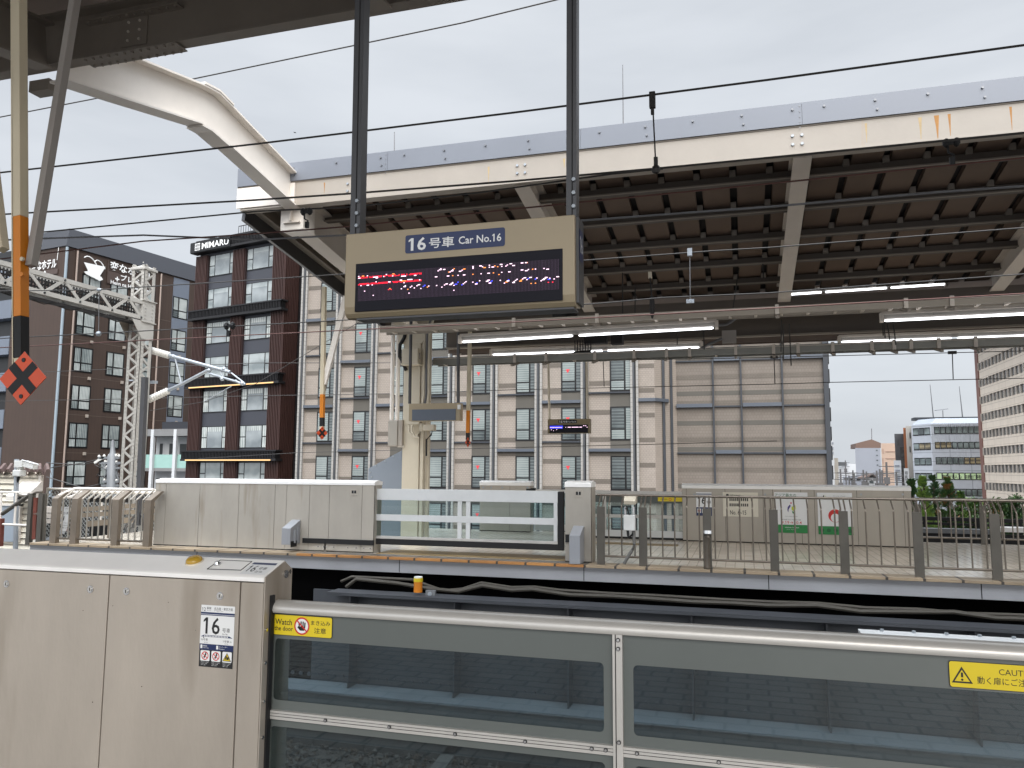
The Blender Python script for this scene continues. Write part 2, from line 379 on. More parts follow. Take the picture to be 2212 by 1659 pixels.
b = MB(); b.box((XL,FE,-.035), (xo0,FE+.42,.004), NOSEC); b.box((xo1,FE,-.035), (XR,FE+.42,.004), NOSEC)
struct(b.build('platform_edge_buff_tiles'))
b = MB(); b.box((xo0,FE,-.035), (xo1,FE+.1,.006), NOSEO); b.box((xo0,FE+.1,-.035), (xo1,FE+.42,.004), EDGEDK); struct(b.build('platform_edge_orange_tiles'))
xt0, xt1 = S(818,1190,Y=13.4).x, S(1222,1205,Y=13.4).x
b = MB(); b.box((xt0,13.3,0), (xt1,14.0,.008), TACT); b.box((S(1284,1160,Y=17.4).x,16.6,0), (S(1470,1160,Y=17.4).x,16.95,.008), TACT); struct(b.build('tactile_paving'))

# ---- steel bridge girder below the far platform, with ledge and stiffeners
g = thing('bridge_girder', 'dark grey riveted steel girder running below the far platform edge', 'girder', (0,12.4,-2.1))
zt = S(1106,1300,Y=12.2).z; zb = S(978,1504,Y=12.2).z
b = MB(); b.box((S(680,1290,Y=12.45).x,12.40,zb), (45,12.44,zt), GIRDER); b.build('web', g)
b = MB(); b.box((S(718,1290,Y=12.2).x,12.0,zt-.02), (45,12.40,zt+.03), GIRDER); b.build('top_flange', g)
b = MB(); b.box((-25,11.8,zb-.03), (45,12.40,zb), mat('top lit girder flange',(112,115,119),.8,0,.12,1.4))  # flange coloured paler than the web, as lit from above
b.build('bottom_flange', g)
b = MB()
for i in range(150):
    x = -9+i*.16
    for z in (zb+.10,): b.bolt((x,12.40,z), (0,-1,0), .034, .025, GIRDER, 7)
for i in range(4):
    for k in range(2): b.bolt((2.9+i*.16,12.255,zb-.35-k*.2), (0,-1,0), .03, .025, GIRDER, 7)
b.build('rivet_row', g)
p0 = MB(); p0.box((-.012,12.1,zb), (.012,12.398,zt-.02), GIRDER)
x = -6.35; xs = []
while x < 12: xs.append(x); x += 1.86
st = None
for x in xs:
    if st is None: st = p0.build('stiffener', g); st.location.x = x
    else:
        c = st.copy(); COL.objects.link(c); c.parent = g; c.location.x = x; WORLD[c] = WORLD[g]
b = MB(); b.box((-30,12.26,-2.9), (45,12.5,zb-.03), GIRDERLT)
tag(b.build('abutment_wall'), 'grey green concrete wall under the dark girder seen through the near door glass', 'wall')
b = MB(); b.box((-14,14.2,-2.9), (45,14.5,-.245), mat('black shade under deck',(8,8,9),.9,0,0,spec=.1)); tag(b.build('underdeck_wall'), 'black shadowed wall under the far platform behind the grey cables', 'wall')  # plain black paints in the shade of the gap under the deck
# ledge between the tracks at the right; its white is painted sky reflection
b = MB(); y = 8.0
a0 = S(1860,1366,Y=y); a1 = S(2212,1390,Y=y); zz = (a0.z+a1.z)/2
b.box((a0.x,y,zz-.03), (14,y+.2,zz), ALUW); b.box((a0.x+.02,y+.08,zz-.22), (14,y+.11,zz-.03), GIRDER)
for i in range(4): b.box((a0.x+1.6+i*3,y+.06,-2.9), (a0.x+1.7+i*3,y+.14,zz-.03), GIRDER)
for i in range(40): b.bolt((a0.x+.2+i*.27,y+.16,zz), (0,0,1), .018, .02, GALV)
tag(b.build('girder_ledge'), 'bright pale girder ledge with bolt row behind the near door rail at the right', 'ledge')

# ---- two grey sagging cables under the platform edge
def sag(pts, r, m, Y, n=6):
    out = []
    for i in range(len(pts)-1):
        a, c = S(*pts[i], Y=Y), S(*pts[i+1], Y=Y)
        for k in range(n):
            t = k/n; p = a.lerp(c, t); out.append(p)
    out.append(S(*pts[-1], Y=Y)); return out
CABG = mat('grey sheathed cable', (70,66,59), .6, 0, .08, 3)
up = [(737,1256),(760,1246),(890,1252),(940,1270),(960,1276),(1000,1272),(1040,1259),(1106,1269),(1154,1268),(1210,1275),(1320,1282),(1410,1286),(1495,1291),(1560,1295),(1660,1300),(1765,1303),(1870,1313),(1980,1316),(2090,1325),(2240,1330)]
lo = [(748,1268),(770,1251),(860,1260),(930,1272),(990,1278),(1042,1265),(1106,1275),(1150,1273),(1230,1285),(1320,1288),(1400,1293),(1495,1300),(1580,1303),(1660,1308),(1765,1308),(1860,1321),(1990,1322),(2060,1322),(2150,1335),(2240,1338)]
for pts, r, yy, lab in ((up,.024,12.66,'upper of the two grey cables sagging along the far platform underside'), (lo,.032,12.6,'lower thicker grey cable sagging along the far platform underside')):
    b = MB(); b.tube(sag(pts, r, CABG, yy), r, CABG, 8); tag(b.build('sagging_cable', smooth=True), lab, 'cable', 'cables under the far platform')
b = MB(); q = S(903,1279,Y=12.2); b.tube([q,q+V((0,0,.17))], .072, ORANGE, 14); b.tube([q+V((0,0,.17)),q+V((0,0,.23))], .076, YELLOW, 14); b.tube([q+V((0,0,.23)),q+V((0,0,.25))], .07, WHITE, 14)
tag(b.build('signal_beacon', loc=q, smooth=True), 'small orange cylinder beacon with yellow top on the girder ledge', 'beacon')
b = MB(); q = S(929,1283,Y=12.2); b.box(q+V((-.08,0,-.05)), q+V((.08,.06,.055)), GIRDERLT); b.tube([q,q+V((0,-.02,0))], .035, GALV, 12)
tag(b.build('cable_box', loc=q), 'small square grey box on the girder ledge beside the orange beacon', 'box')

# ================================================================ NEAR CANOPY over the viewer
nc = thing('near_canopy', 'dark underside of the near platform canopy with bolted eave beam', 'canopy', (0,6.2,5.8))
ZE = 1.55+.683*6.2
b = MB()                                                     # eave I beam along the track
b.box((-40,6.16,ZE), (40,6.30,ZE+.025), STEELDK); b.box((-40,6.235,ZE+.025), (40,6.25,ZE+.52), STEELDK); b.box((-40,6.12,ZE+.52), (40,6.36,ZE+.545), STEELDK)
b.build('eave_beam', nc)
xa, xb = S(365,110,Y=6.2).x, S(715,50,Y=6.2).x
xa, xb = S(355/2.16*.54+95,120,Y=6.2).x, S(388,92,Y=6.2).x
for z0 in (ZE-.012, ZE+.4):                                   # splice plates
    b = MB(); b.box((xa,6.13,z0-.012), (xb,6.32,z0), STEELDK)
    for i in range(12): 
        if i != 5 and i != 6 or 1: b.bolt((xa+.05+(xb-xa-.1)*i/11,6.165,z0-.012), (0,0,-1), .016, .02, STEELDK)
        b.bolt((xa+.05+(xb-xa-.1)*i/11,6.285,z0-.012), (0,0,-1), .016, .02, STEELDK)
    b.build('splice_plate', nc)
b = MB(); xm = (xa+xb)/2
b.box((xm-.16,6.222,ZE+.08), (xm+.16,6.235,ZE+.42), STEELDK)
for i in (-.07, .07):
    for k in (.14, .24, .34): b.bolt((xm+i,6.222,ZE+k), (0,-1,0), .014, .014, STEELMID)
b.build('web_plate', nc)
def ibeam(b, p, q, wd, h, m, tf=.025, tw=.02):              # p, q on the bottom flange centre line
    u = V((0,0,1)); b.bar(V(p)+u*tf/2, V(q)+u*tf/2, wd, tf, m); b.bar(V(p)+u*(h-tf/2), V(q)+u*(h-tf/2), wd, tf, m); b.bar(V(p)+u*h/2, V(q)+u*h/2, tw, h-2*tf, m)
for x in (-15, -10.8, -6.94, -3.05, .89, 4.65, 8.5):
    b = MB(); ibeam(b, (x,-5.3,ZE+.75), (x,.4,ZE-.95), .2, .45, STEELDK); ibeam(b, (x,.4,ZE-.95), (x,6.12,ZE-.08), .2, .5, STEELDK)
    b.build('rafter', nc)
for k in range(5):
    y = 1.2+k*1.05; z = ZE-.95+(y-.4)*.152+.52
    b = MB(); b.box((-40,y-.05,z), (40,y+.05,z+.14), STEELDK if k % 2 else STEELMID); b.build('purlin', nc)
b = MB()
pts = [(-40,7.0,ZE+.9), (-40,.4,ZE-.2), (-40,-5.5,ZE+1.3)]
for s0, s1 in ((0,1),(1,2)):
    a, c = V(pts[s0]), V(pts[s1])
    b.prism([a, c, c+V((0,0,.08)), a+V((0,0,.08))], (80,0,0), ROOFDK)
b.build('roof_sheet', nc)
b = MB(); b.box((-40,.2,ZE-1.0), (40,.6,ZE-.96), ROOFDK); b.build('gutter', nc)
q = S(75,105,Y=6.2)
b = MB(); b.box((S(62,195,Y=6.4).x,6.4,S(62,195,Y=6.4).z-.02), (S(104,195,Y=6.4).x,6.55,ZE), STEELDK); b.build('bracket', nc)

# ---- the cream bent arm that crosses the tracks from canopy to canopy
arm = thing('portal_arm', 'cream bent steel arm spanning the tracks between the two canopies', 'beam', (-6.94,6.3,5.6))
XA = -6.94
top = [S(145,78,X=XA), S(256,119,X=XA), S(424,186,X=XA), S(457,203,X=XA), S(487,233,X=XA), S(648,398,X=XA)]
bot = [S(132,178,X=XA), S(250,215,X=XA), S(420,268,X=XA), S(440,279,X=XA), S(478,312,X=XA), S(636,455,X=XA)]
tp = [V((XA,6.3,top[1].z-.35))]+top[1:]; bt = [V((XA,6.3,bot[0].z))]+bot[1:]
b = MB(); b.prism(tp+bt[::-1], (.02,0,0), PAINTWH); b.build('web', arm)
for nm, ln in (('top_flange', tp), ('bottom_flange', bt)):
    b = MB()
    for i in range(len(ln)-1): b.bar(ln[i]+V((.01,0,0)), ln[i+1]+V((.01,0,0)), .25, .026, PAINTWH)
    for i in range(2, 4): b.bar(ln[i]+V((.01,0,.03 if nm[0] == 't' else -.03)), ln[i+1]+V((.01,0,.03 if nm[0] == 't' else -.03)), .27, .03, PAINTWH)
    b.build(nm, arm)
b = MB(); b.bar(top[2].lerp(bot[2],0)+V((-.02,0,0)), bot[2]+V((-.02,0,0)), .012, .06, PAINTWH); b.bar(top[4]+V((-.012,0,0)), bot[4]+V((-.012,0,0)), .006, .02, PAINTWH); b.build('web_stiffener', arm)
b = MB(); q = S(640,455,X=XA); b.box((XA-.22,q.y-.1,q.z-.35), (XA+.2,q.y+.25,q.z+.5), PAINTWH); b.build('end_plate', arm)
# ================================================================ NEAR PLATFORM DOOR: cabinet, sliding door
YF = 2.4
zE = 1.55-.163*YF; xE = -.661*YF
yR, zR = YF*.661/.630, 1.55-.131*YF*.661/.630
yB, zB = YF*.661/.618, 1.55-.141*YF*.661/.618
cab = thing('platform_door_cabinet', 'brushed stainless door cabinet in the foreground with the large 16 sticker', 'cabinet', (-3,YF,-.1), 'platform door cabinets')
xp = [-6.5, S(237,1241,Y=YF).x, S(520,1254,Y=YF).x, xE]
for i in range(3):
    b = MB(); b.box((xp[i]+.0025,YF,-.1), (xp[i+1]-.0025,YF+.03,zE-.004), BOXST); b.build('front_panel', cab, bevel=.002)
b = MB(); b.box((-6.5,YF+.012,-.1), (xE-.004,yB-.005,zE-.002), DARKGAP); b.build('carcass', cab)
b = MB()                                                       # gabled cap
prof = [(YF-.004,zE), (YF-.004,zE+.014), (YF+.004,zE+.02), (yR,zR), (yB,zB), (yB,zE)]
b.prism([V((-6.5,y,z)) for y, z in prof], (xE+6.5,0,0), CAPST); b.build('cap', cab, bevel=.002)
b = MB()                                                       # end plate facing the door
prof = [(YF,-.1), (YF,zE+.016), (yR,zR-.003), (yB-.001,zB-.003), (yB-.001,-.1)]
b.prism([V((xE,y,z)) for y, z in prof], (.004,0,0), BOXST); b.build('end_panel', cab)
for q in ((15,1261), (196,1272.5), (274,1277), (476,1287)):
    c = S(*q, Y=YF); b = MB(); b.tube([c, c+V((0,-.003,0))], .0135, CHROME, 20); b.tube([c+V((0,-.003,0)), c+V((0,-.0055,0))], .0085, ALU, 16)
    b.box(c+V((-.0015,-.0062,-.006)), c+V((.0015,-.0054,.006)), INK); b.build('panel_lock', cab, smooth=True)
for x_, y_, r_ in ((718,298,.0016),(975,257,.0016),(1455,228,.0015),(1690,470,.001),(800,1090,.0022),(1225,955,.002)):      # small nicks in the sheet
    c = S(*G(0,3,x_,y_),Y=YF-.0006); b = MB(); b.tube([c,c+V((0,-.0004,0))], r_, DARKGAP, 7); b.build('dent', cab)
# the tall sticker
b = MB(); TL, TR, BL = S(435.5,1306,Y=YF-.0005), S(508,1310,Y=YF-.0005), S(429,1439,Y=YF-.0005)
TR = V((TR.x,YF-.0005,TL.z)); BL = V((TL.x,YF-.0005,BL.z))
d = Decal(b, TL, TR, BL, (0,-1,0), .0004)
d.rect(0,0,1,.63,WHITE); d.rect(0,.63,1,1,INK); d.rect(0,.63,1,.725,NAVY,2)
d.rect(0,.115,1,.145,NAVY,2); d.rect(0,.152,1,.166,NAVY,2)
d.text('12',.03,.04,.135,.10,INK); d.text('番線',.165,.028,.30,.068,INK); d.text('Track No.',.165,.078,.30,.092,INK)
d.text('名古屋・東京方面',.39,.028,.94,.075,INK); d.text('for Nagoya, Tokyo',.39,.08,.66,.096,INK)
d.text('16',.09,.195,.58,.47,INK,2,.01); d.text('号車',.655,.355,.885,.43,INK); d.text('Car No.',.66,.44,.83,.468,INK)
d.poly([(.02,.515),(.12,.485),(.87,.485),(.97,.515)],NAVY,2)
for i in range(16): d.rect(.13+i*.045,.49,.158+i*.045,.51,WHITE,3)
d.poly([(.09,.535),(.13,.535),(.11,.515)],INK,2)
d.text('16号車',.03,.54,.24,.58,INK); d.text('Car No.',.13,.595,.24,.612,INK); d.text('1号車→',.69,.55,.94,.59,INK); d.text('Car No.',.74,.60,.85,.617,INK)
for u, t in ((.03,'階段'), (.50,'エレベーター')):
    d.rect(u,.645,u+.06,.705,WHITE,3,.01); d.text(t,u+.08,.65,u+(.20 if u < .1 else .33),.675,WHITE,3); d.text('Stairway' if u < .1 else 'Elevator',u+.08,.685,u+.25,.705,WHITE,3)
for i in range(3):
    u = .04+i*.325; d.rect(u,.735,u+.275,.905,WHITE,2,.03); cu, cv = u+.137, .82
    if i < 2:
        d.ring(cu,cv,.105,.082,RED,3); d.line(cu-.03,cv+.035,cu+.03,cv-.035,.04,INK,3); d.disc(cu+.02,cv-.042,.018,INK,3); d.line(cu-.07,cv-.035,cu+.07,cv+.035,.02,RED,4)
    else:
        d.poly([(cu,cv-.07),(cu-.13,cv+.065),(cu+.13,cv+.065)],INK,3); d.poly([(cu,cv-.052),(cu-.105,cv+.055),(cu+.105,cv+.055)],YELLOW,4); d.rect(cu-.01,cv-.005,cu+.06,cv+.04,INK,5); d.line(cu-.05,cv+.04,cu-.01,cv-.03,.03,INK,5)
    for k in range(3): d.text('お客様へのご案内',u+.02,.918+k*.022,u+.25-.04*k,.931+k*.022,WHITE,3)
b.build('number_sticker', cab, recalc=False)
# on the sloping cap: hatch, knob, sticker, lamp dome
e1 = V((0,yR-YF,zR-zE-.02)).normalized(); nr = V((1,0,0)).cross(e1); sl = ((YF,zE+.021))
def onslope(x, y):      # pixel -> point on the sloping cap
    return S(x, y, pl=(V((0,YF+.004,zE+.0205)), nr))
a = [onslope(*G(0,2,*p)) for p in ((1790,1600),(1903,1523),(2178,1535),(2082,1610))]
b = MB()
for i in range(4): b.tube([a[i]+nr*.0005, a[(i+1) % 4]+nr*.0005], .0016, INK, 5)
b.build('hatch_seam', cab)
b = MB(); c = onslope(*G(0,2,1880,1562)); b.tube([c, c+nr*.006], .013, CHROME, 12); b.tube([c+nr*.006, c+nr*.013], [.011,.007], CHROME, 12); b.build('hatch_knob', cab, smooth=True)
b = MB(); q = [onslope(*G(0,2,*p)) for p in ((2197,1540),(2065,1640))]; r2 = onslope(*G(1,2,190,1555)); 
d = Decal(b, q[0], V((r2.x,q[0].y,q[0].z)), q[1].lerp(q[1],1), nr, .0006); d.uy = V((0,q[1].y-q[0].y,q[1].z-q[0].z))
d.rect(0,0,1,1,WHITE); d.rect(.02,.04,.98,.2,NAVY,2); d.text('16',.08,.3,.42,.8,INK); d.text('号車',.5,.4,.82,.62,INK); d.text('Car No.',.5,.7,.8,.85,INK); b.build('cap_sticker', cab, recalc=False)
c = onslope(420,1214); b = MB()
b.tube([c-nr*.002, c+nr*.004], [.034,.032], BEIGEDK, 20)
b.build('lamp_base', cab, smooth=True)
YD = mat('amber lens', (176,140,48), .25, 0, .05, 9)
b = MB(); b.tube([c+nr*.004, c+nr*.012, c+nr*.019, c+nr*.021], [.029,.028,.021,.010], YD, 20); b.build('lamp_dome', cab, smooth=True)
# end face: lock and number 24
def onend(x, y): return S(x, y, X=xE+.0045)
c = onend(617,1240); b = MB(); b.tube([c, c+V((.004,0,0))], .014, CHROME, 16); b.build('end_lock', cab, smooth=True)
b = MB(); q = onend(624,1233); b.text('24', V((xE+.005,yR-.005,q.z+.005)), V((xE+.005,yB-.006,q.z+.005)), V((xE+.005,yR-.005,q.z-.012)), INK); b.build('end_number', cab, recalc=False)

# ---- sliding door
YD0 = YF+.06
dr = thing('platform_sliding_door', 'near aluminium and glass sliding door with yellow warning stickers', 'door', (xE,YD0,-.1), 'platform sliding doors')
zr1 = 1.55-.187*YD0; zr0 = zr1-.039
xl, xr = xE-.05, 5.2
b = MB()                                                       # rounded hand rail
prof = [(YD0-.018,zr0), (YD0-.022,zr0+.009), (YD0-.020,zr0+.020), (YD0-.010,zr0+.032), (YD0+.006,zr1-.002), (YD0+.022,zr1), (YD0+.036,zr1-.006), (YD0+.042,zr0+.03), (YD0+.042,zr0)]
b.prism([V((xl,y,z)) for y, z in prof], (xr-xl,0,0), ALU); b.build('top_rail', dr, smooth=True)
def xz(x, y): p = S(x, y, Y=YD0); return p.x, p.z
ms1 = xz(1106,1585)[1]; 
zs1, zs0 = xz(760,1550)[1], xz(760,1569)[1]                    # middle strip
xm0, xm1 = xz(1325,1450)[0], xz(1346,1450)[0]
b = MB(); b.box((xl,YD0-.012,zs0), (xr,YD0+.03,zs1), ALU); b.box((xl,YD0-.0135,zs0+(zs1-zs0)*.36), (xr,YD0-.012,zs0+(zs1-zs0)*.40), DARKGAP); b.box((xl,YD0-.0135,zs0+(zs1-zs0)*.70), (xr,YD0-.012,zs0+(zs1-zs0)*.73), DARKGAP)
for px in (706,844,986,1137,1280,1310,1377,1552,1750,1960):
    p = xz(px,1600)[0]; c = V((p,YD0-.012,(zs0+zs1)/2+.001)); b.tube([c,c+V((0,-.004,0))], .0062, INK, 14); b.tube([c+V((0,-.004,0)),c+V((0,-.0055,0))], .0042, CHROME, 12)
b.build('middle_strip', dr)
b = MB(); b.box((xm0,YD0-.016,-.05), (xm1,YD0+.03,zr0), ALU); b.box((xm0+.008,YD0-.0175,-.05), (xm0+.0105,YD0-.016,zr0), DARKGAP)
for py in (1388,1407,1607.5): 
    c = V(((xm0*.4+xm1*.6),YD0-.016,xz(1336,py-8)[1])); b.tube([c,c+V((0,-.004,0))], .0065, INK, 14); b.tube([c+V((0,-.004,0)),c+V((0,-.0055,0))], .0045, CHROME, 12)
b.build('mullion', dr)
def pane(x0, x1, z0, z1, wx0, wx1, wz0, wz1, nm):
    """one sheet of glass; its painted border leaves a clear window with round corners"""
    b = MB(); b.box((x0,YD0+.004,z0), (x1,YD0+.010,z1), GLASS); gl = b.build(nm, dr)
    b = MB(); r = .014; inner = []
    for cx, cz, a0 in ((wx1-r,wz1-r,0), (wx0+r,wz1-r,90), (wx0+r,wz0+r,180), (wx1-r,wz0+r,270)):
        for i in range(7):
            t = math.radians(a0+i*15); inner.append((cx+r*math.cos(t), cz+r*math.sin(t)))
    outer = [(x1,z1)]*4 + [(x1,z1)]*3 + [(x0,z1)]*7 + [(x0,z0)]*7 + [(x1,z0)]*7
    y = YD0+.002
    n = len(inner)
    for i in range(n):
        j = (i+1) % n; pts = [inner[i], inner[j]]
        for o in (outer[j], outer[i]):
            if o != pts[-1] and o not in pts: pts.append(o)
        b.face([V((p[0],y,p[1])) for p in pts], GREYPAINT)
    b.build('painted_border', gl, recalc=False)
zw1, zw0 = xz(980,1408)[1], xz(980,1548)[1]
zw1 = sum(xz(*q)[1] for q in ((592,1380),(1295,1430),(1375,1437)))/3; zw0 = sum(xz(*q)[1] for q in ((600,1511),(1295,1581),(1375,1591)))/3
pane(xl, xm0+.005, zs1, zr0+.002, xz(592,1440)[0], xz(1304,1500)[0], zw0, zw1, 'upper_glass')
pane(xm1-.005, xr, zs1, zr0+.002, xz(1368.5,1500)[0], xz(2400,1500)[0], zw0, zw1, 'upper_glass')
zl1 = sum(xz(*q)[1] for q in ((590,1568),(1295,1647)))/2
pane(xl, xm0+.005, -.05, zs0, xz(583,1600)[0], xz(1307,1656)[0], .05, zl1, 'lower_glass')
pane(xm1-.005, xr, -.05, zs0, xz(1371,1656)[0], xz(2420,1656)[0], .05, zl1, 'lower_glass')
def yplane(px): return S(*px, Y=YD0-.0005)
b = MB(); TL, TR, BL = (yplane(G(1,3,*p)) for p in ((151,325),(663,355),(149,505)))
TR = V((TR.x,TR.y,TL.z)); BL = V((TL.x,BL.y,BL.z)); d = Decal(b, TL, TR, BL, (0,-1,0), .0004)
d.rect(0,0,1,1,INK,1,.03); d.rect(.008,.022,.992,.978,YELLOW,2,.028)
d.text('Watch',.04,.22,.325,.50,INK,3,.012); d.text('the door',.03,.56,.345,.78,INK,3,.012)
d.disc(.495,.5,.112,WHITE,3); 
for fx, fy, L in ((-.045,.0,.17), (-.015,-.06,.22), (.015,-.06,.22), (.042,-.02,.19)): d.line(.498+fx,.5+.1,.498+fx*1.15,.5+.02-L+fy*.3,.021,INK,4)
d.line(.43,.54,.47,.66,.03,INK,4); d.rect(.452,.53,.545,.72,INK,4,.02)
d.ring(.495,.5,.128,.106,RED,5); d.line(.415,.26,.575,.74,.02,RED,5)
d.text('まき込み',.645,.20,.965,.42,INK,3,.006); d.text('注意',.70,.54,.90,.80,INK,3,.008); b.build('warning_sticker', dr, recalc=False)
b = MB(); TL, BL = yplane(G(3,3,1556,728)), yplane(G(3,3,1566,958)); BL = V((TL.x,BL.y,BL.z)); h = TL.z-BL.z; TR = TL+V((h*4.3,0,0))
d = Decal(b, TL, TR, BL, (0,-1,0), .0004)
d.rect(0,0,1,1,INK,1,.022); d.rect(.006,.022,.994,.978,YELLOW,2,.02)
cu = .105; d.poly([(cu,.20),(cu-.085,.82),(cu+.085,.82)],INK,3); d.poly([(cu,.32),(cu-.062,.755),(cu+.062,.755)],YELLOW,4); d.line(cu,.42,cu,.60,.018,INK,5); d.disc(cu,.69,.010,INK,5)
d.text('CAUTION',.40,.20,.72,.42,INK,3); d.text('動く扉にご注意ください',.225,.52,.93,.80,INK,3,.004); b.build('caution_sticker', dr, recalc=False)
# gasket and bracket where the door enters the cabinet
b = MB(); b.box((xE+.004,YF+.03,-.1), (xE+.011,YF+.052,zr1+.02), BLACK)
b.build('gasket', cab)
for py in (1362,1434,1518,1597):
    c = V((xE+.005,YF+.014,S(570,py,Y=YF).z)); b = MB(); b.tube([c,c+V((.004,0,0))], .006, CHROME, 10); b.build('end_screw', cab)

# ================================================================ HANGING CAR NUMBER SIGN
YS = 3.2; x0, x1 = -.547*YS, -.207*YS; z1, z0 = 1.55+.340*YS, 1.55+.2155*YS
sg = thing('car_number_sign', 'large beige hanging departure sign reading 16 over the near platform door', 'sign', ((x0+x1)/2,YS,z0), 'hanging car number signs')
prof = [(YS,z0+.05), (YS,z1), (YS+.13,z1), (YS+.13,z0+.012), (YS+.05,z0), (YS+.028,z0+.004), (YS+.010,z0+.02)]
b = MB(); b.prism([V((x0,y,z)) for y, z in prof], (x1-x0,0,0), BEIGE); b.build('housing', sg, bevel=.004)
b = MB(); b.prism([V((x1,y,z)) for y, z in [(YS+.03,z0+.02),(YS+.03,z1-.002),(YS+.14,z1-.002),(YS+.14,z0+.02)]], (.012,0,0), POSTGREY); b.prism([V((x0+.02,y,z)) for y, z in [(YS+.132,z0+.014),(YS+.132,z1),(YS+.142,z1),(YS+.142,z0+.02)]], (x1-x0-.03,0,0), POSTGREY)
b.box((x0+.05,YS+.03,z0-.006), (x1-.01,YS+.125,z0+.002), POSTGREY); b.build('back_frame', sg)
pq = lambda x, y: S(x, y, Y=YS-.001)
sx0, sx1 = pq(767.5,620)[0], pq(1215.5,590)[0]; sz1 = (pq(769,571).z+pq(1213,536).z)/2; sz0 = (pq(771,674).z+pq(1216,648).z)/2
b = MB(); b.box((sx0,YS-.003,sz0), (sx1,YS+.004,sz1), SCREEN); sc = b.build('display', sg, bevel=.002)
W_, H_ = sx1-sx0, sz1-sz0
b = MB(); d = Decal(b, V((sx0,YS-.0035,sz1)), V((sx1,YS-.0035,sz1)), V((sx0,YS-.0035,sz0)), (0,-1,0), .0003)
u0, u1, v0, v1 = .015, .985, .20, .79
NXD, NYD = 150, 30
def dot(i, j, m, k=2, s=.42, w=1):
    du, dv = (u1-u0)/NXD, (v1-v0)/NYD; cu, cv = u0+du*(i+.5), v0+dv*(j+.5)
    d.rect(cu-du*s, cv-dv*s*.95, cu+du*(s+w-1), cv+dv*s*.95, m, k)
for i in range(NXD):
    for j in range(NYD): dot(i, j, LEDOFF, 1, .24)
b.build('led_grid', sc, recalc=False)
b = MB(); d.mb = b
R_ = random.Random(5)
for j in (4, 5, 9, 10):                                        # the red double lines at the left
    for i in range(0, 50):
        if R_.random() < .86: dot(i, j+ (0 if j < 8 else 2), LEDR, 2, .36)
for j, row in ((3,.22), (5,.3), (6,.12), (10,.2), (11,.28), (13,.08)):
    i = 0
    while i < 50:
        if R_.random() < row: L = R_.choice((1,1,2,2,4)); dot(i, j, LEDW if R_.random() < .85 else LEDO, 3, .44, L); i += L
        i += 2
pix = [(62,3),(63,2),(64,1),(66,2),(67,2),(70,5),(71,5),(72,4),(73,3),(74,2),(78,5),(79,5),(80,4),(81,3),(88,1),(88,2),(88,3),(93,1),(94,1),(95,2),(96,3),(100,1),(100,3),(102,3),(104,2),(106,3),(108,1),(109,3),(112,3),(113,2),(115,1),(116,1),(117,3),(123,1),(124,1),(126,1),(127,1),
       (60,9),(69,9),(73,9),(77,9),(81,9),(88,9),(94,9),(99,9),(103,9),(107,11),(109,9),(114,9),(123,8),(126,9),(128,8),(131,8),(133,8),(139,8),(141,9)]
for i, j in pix: dot(i, j, LEDW if (i*7+j) % 5 else LEDO, 2, .44, 2 if i % 3 == 0 else 1)
i = 34
while i < 148:                                                 # the second text row
    for a_, c_ in ((0,19),(1,18),(2,17),(3,16)):
        if R_.random() < .62: dot(i+a_, c_+(1 if i % 2 else 0), (LEDW,LEDW,LEDW,LEDW,LEDW,LEDW,LEDW,LEDB,LEDO)[R_.randrange(9)], 2, .44, R_.choice((1,1,2)))
    i += R_.choice((4,5,5,6))
for i, j, m in ((5,19,LEDW),(12,24,LEDW),(24,19,LEDR),(25,18,LEDO),(26,19,LEDR),(40,24,LEDW),(74,24,LEDW),(130,22,LEDO),(133,22,LEDO),(142,22,LEDR),(145,22,LEDR)): dot(i, j, m, 2, .44)
b.build('led_text', sc, recalc=False)
b = MB(); TL, TR, BL = pq(876,509), pq(1091,490), pq(876,548); TR = V((TR.x,TR.y,TL.z)); BL = V((TL.x,BL.y,BL.z))
d = Decal(b, TL, TR, BL, (0,-1,0), .0006); d.rect(0,0,1,1,NAVY,1,.022)
d.text('16',.035,.16,.215,.88,WHITE,2,.02); d.text('号車',.245,.25,.50,.82,WHITE,2,.012); d.text('Car No.16',.545,.30,.965,.72,WHITE,2,.012); b.build('number_plate', sg, recalc=False)
b = MB(); c = x1+.013; TL, BL = V((c,YS+.035,z1-.05)), V((c,YS+.035,z1-.19)); d = Decal(b, TL, TL+V((0,.075,0)), BL, (1,0,0), .001); d.rect(0,0,1,1,NAVY,1,.15); d.text('16',.15,.2,.85,.75,WHITE); b.build('side_plate', sg, recalc=False)
for i, (pb, ptp, wpx) in enumerate((((773,506),(783,2),.052), ((1237,466),(1237.5,2),.046))):
    p = S(*pb, Y=YS+.06); q = S(*ptp, Y=YS+.06); q = p+(q-p)*2.4; p = p-V((0,0,.02))
    b = MB(); b.bar(p, q, wpx*.98, .06, POSTGREY, up=(0,1,0)); 
    dd = (q-p).normalized(); b.bar(p+V((.004,-.031,0)), q+V((.004,-.031,0)), .004, .003, DARKGAP, up=(0,1,0))
    for k in (.05,.11,.17): b.bolt(p+dd*k+V((.012,-.03,0)), (0,-1,0), .009, .012, GALV)
    b.build('hanger_post', sg)

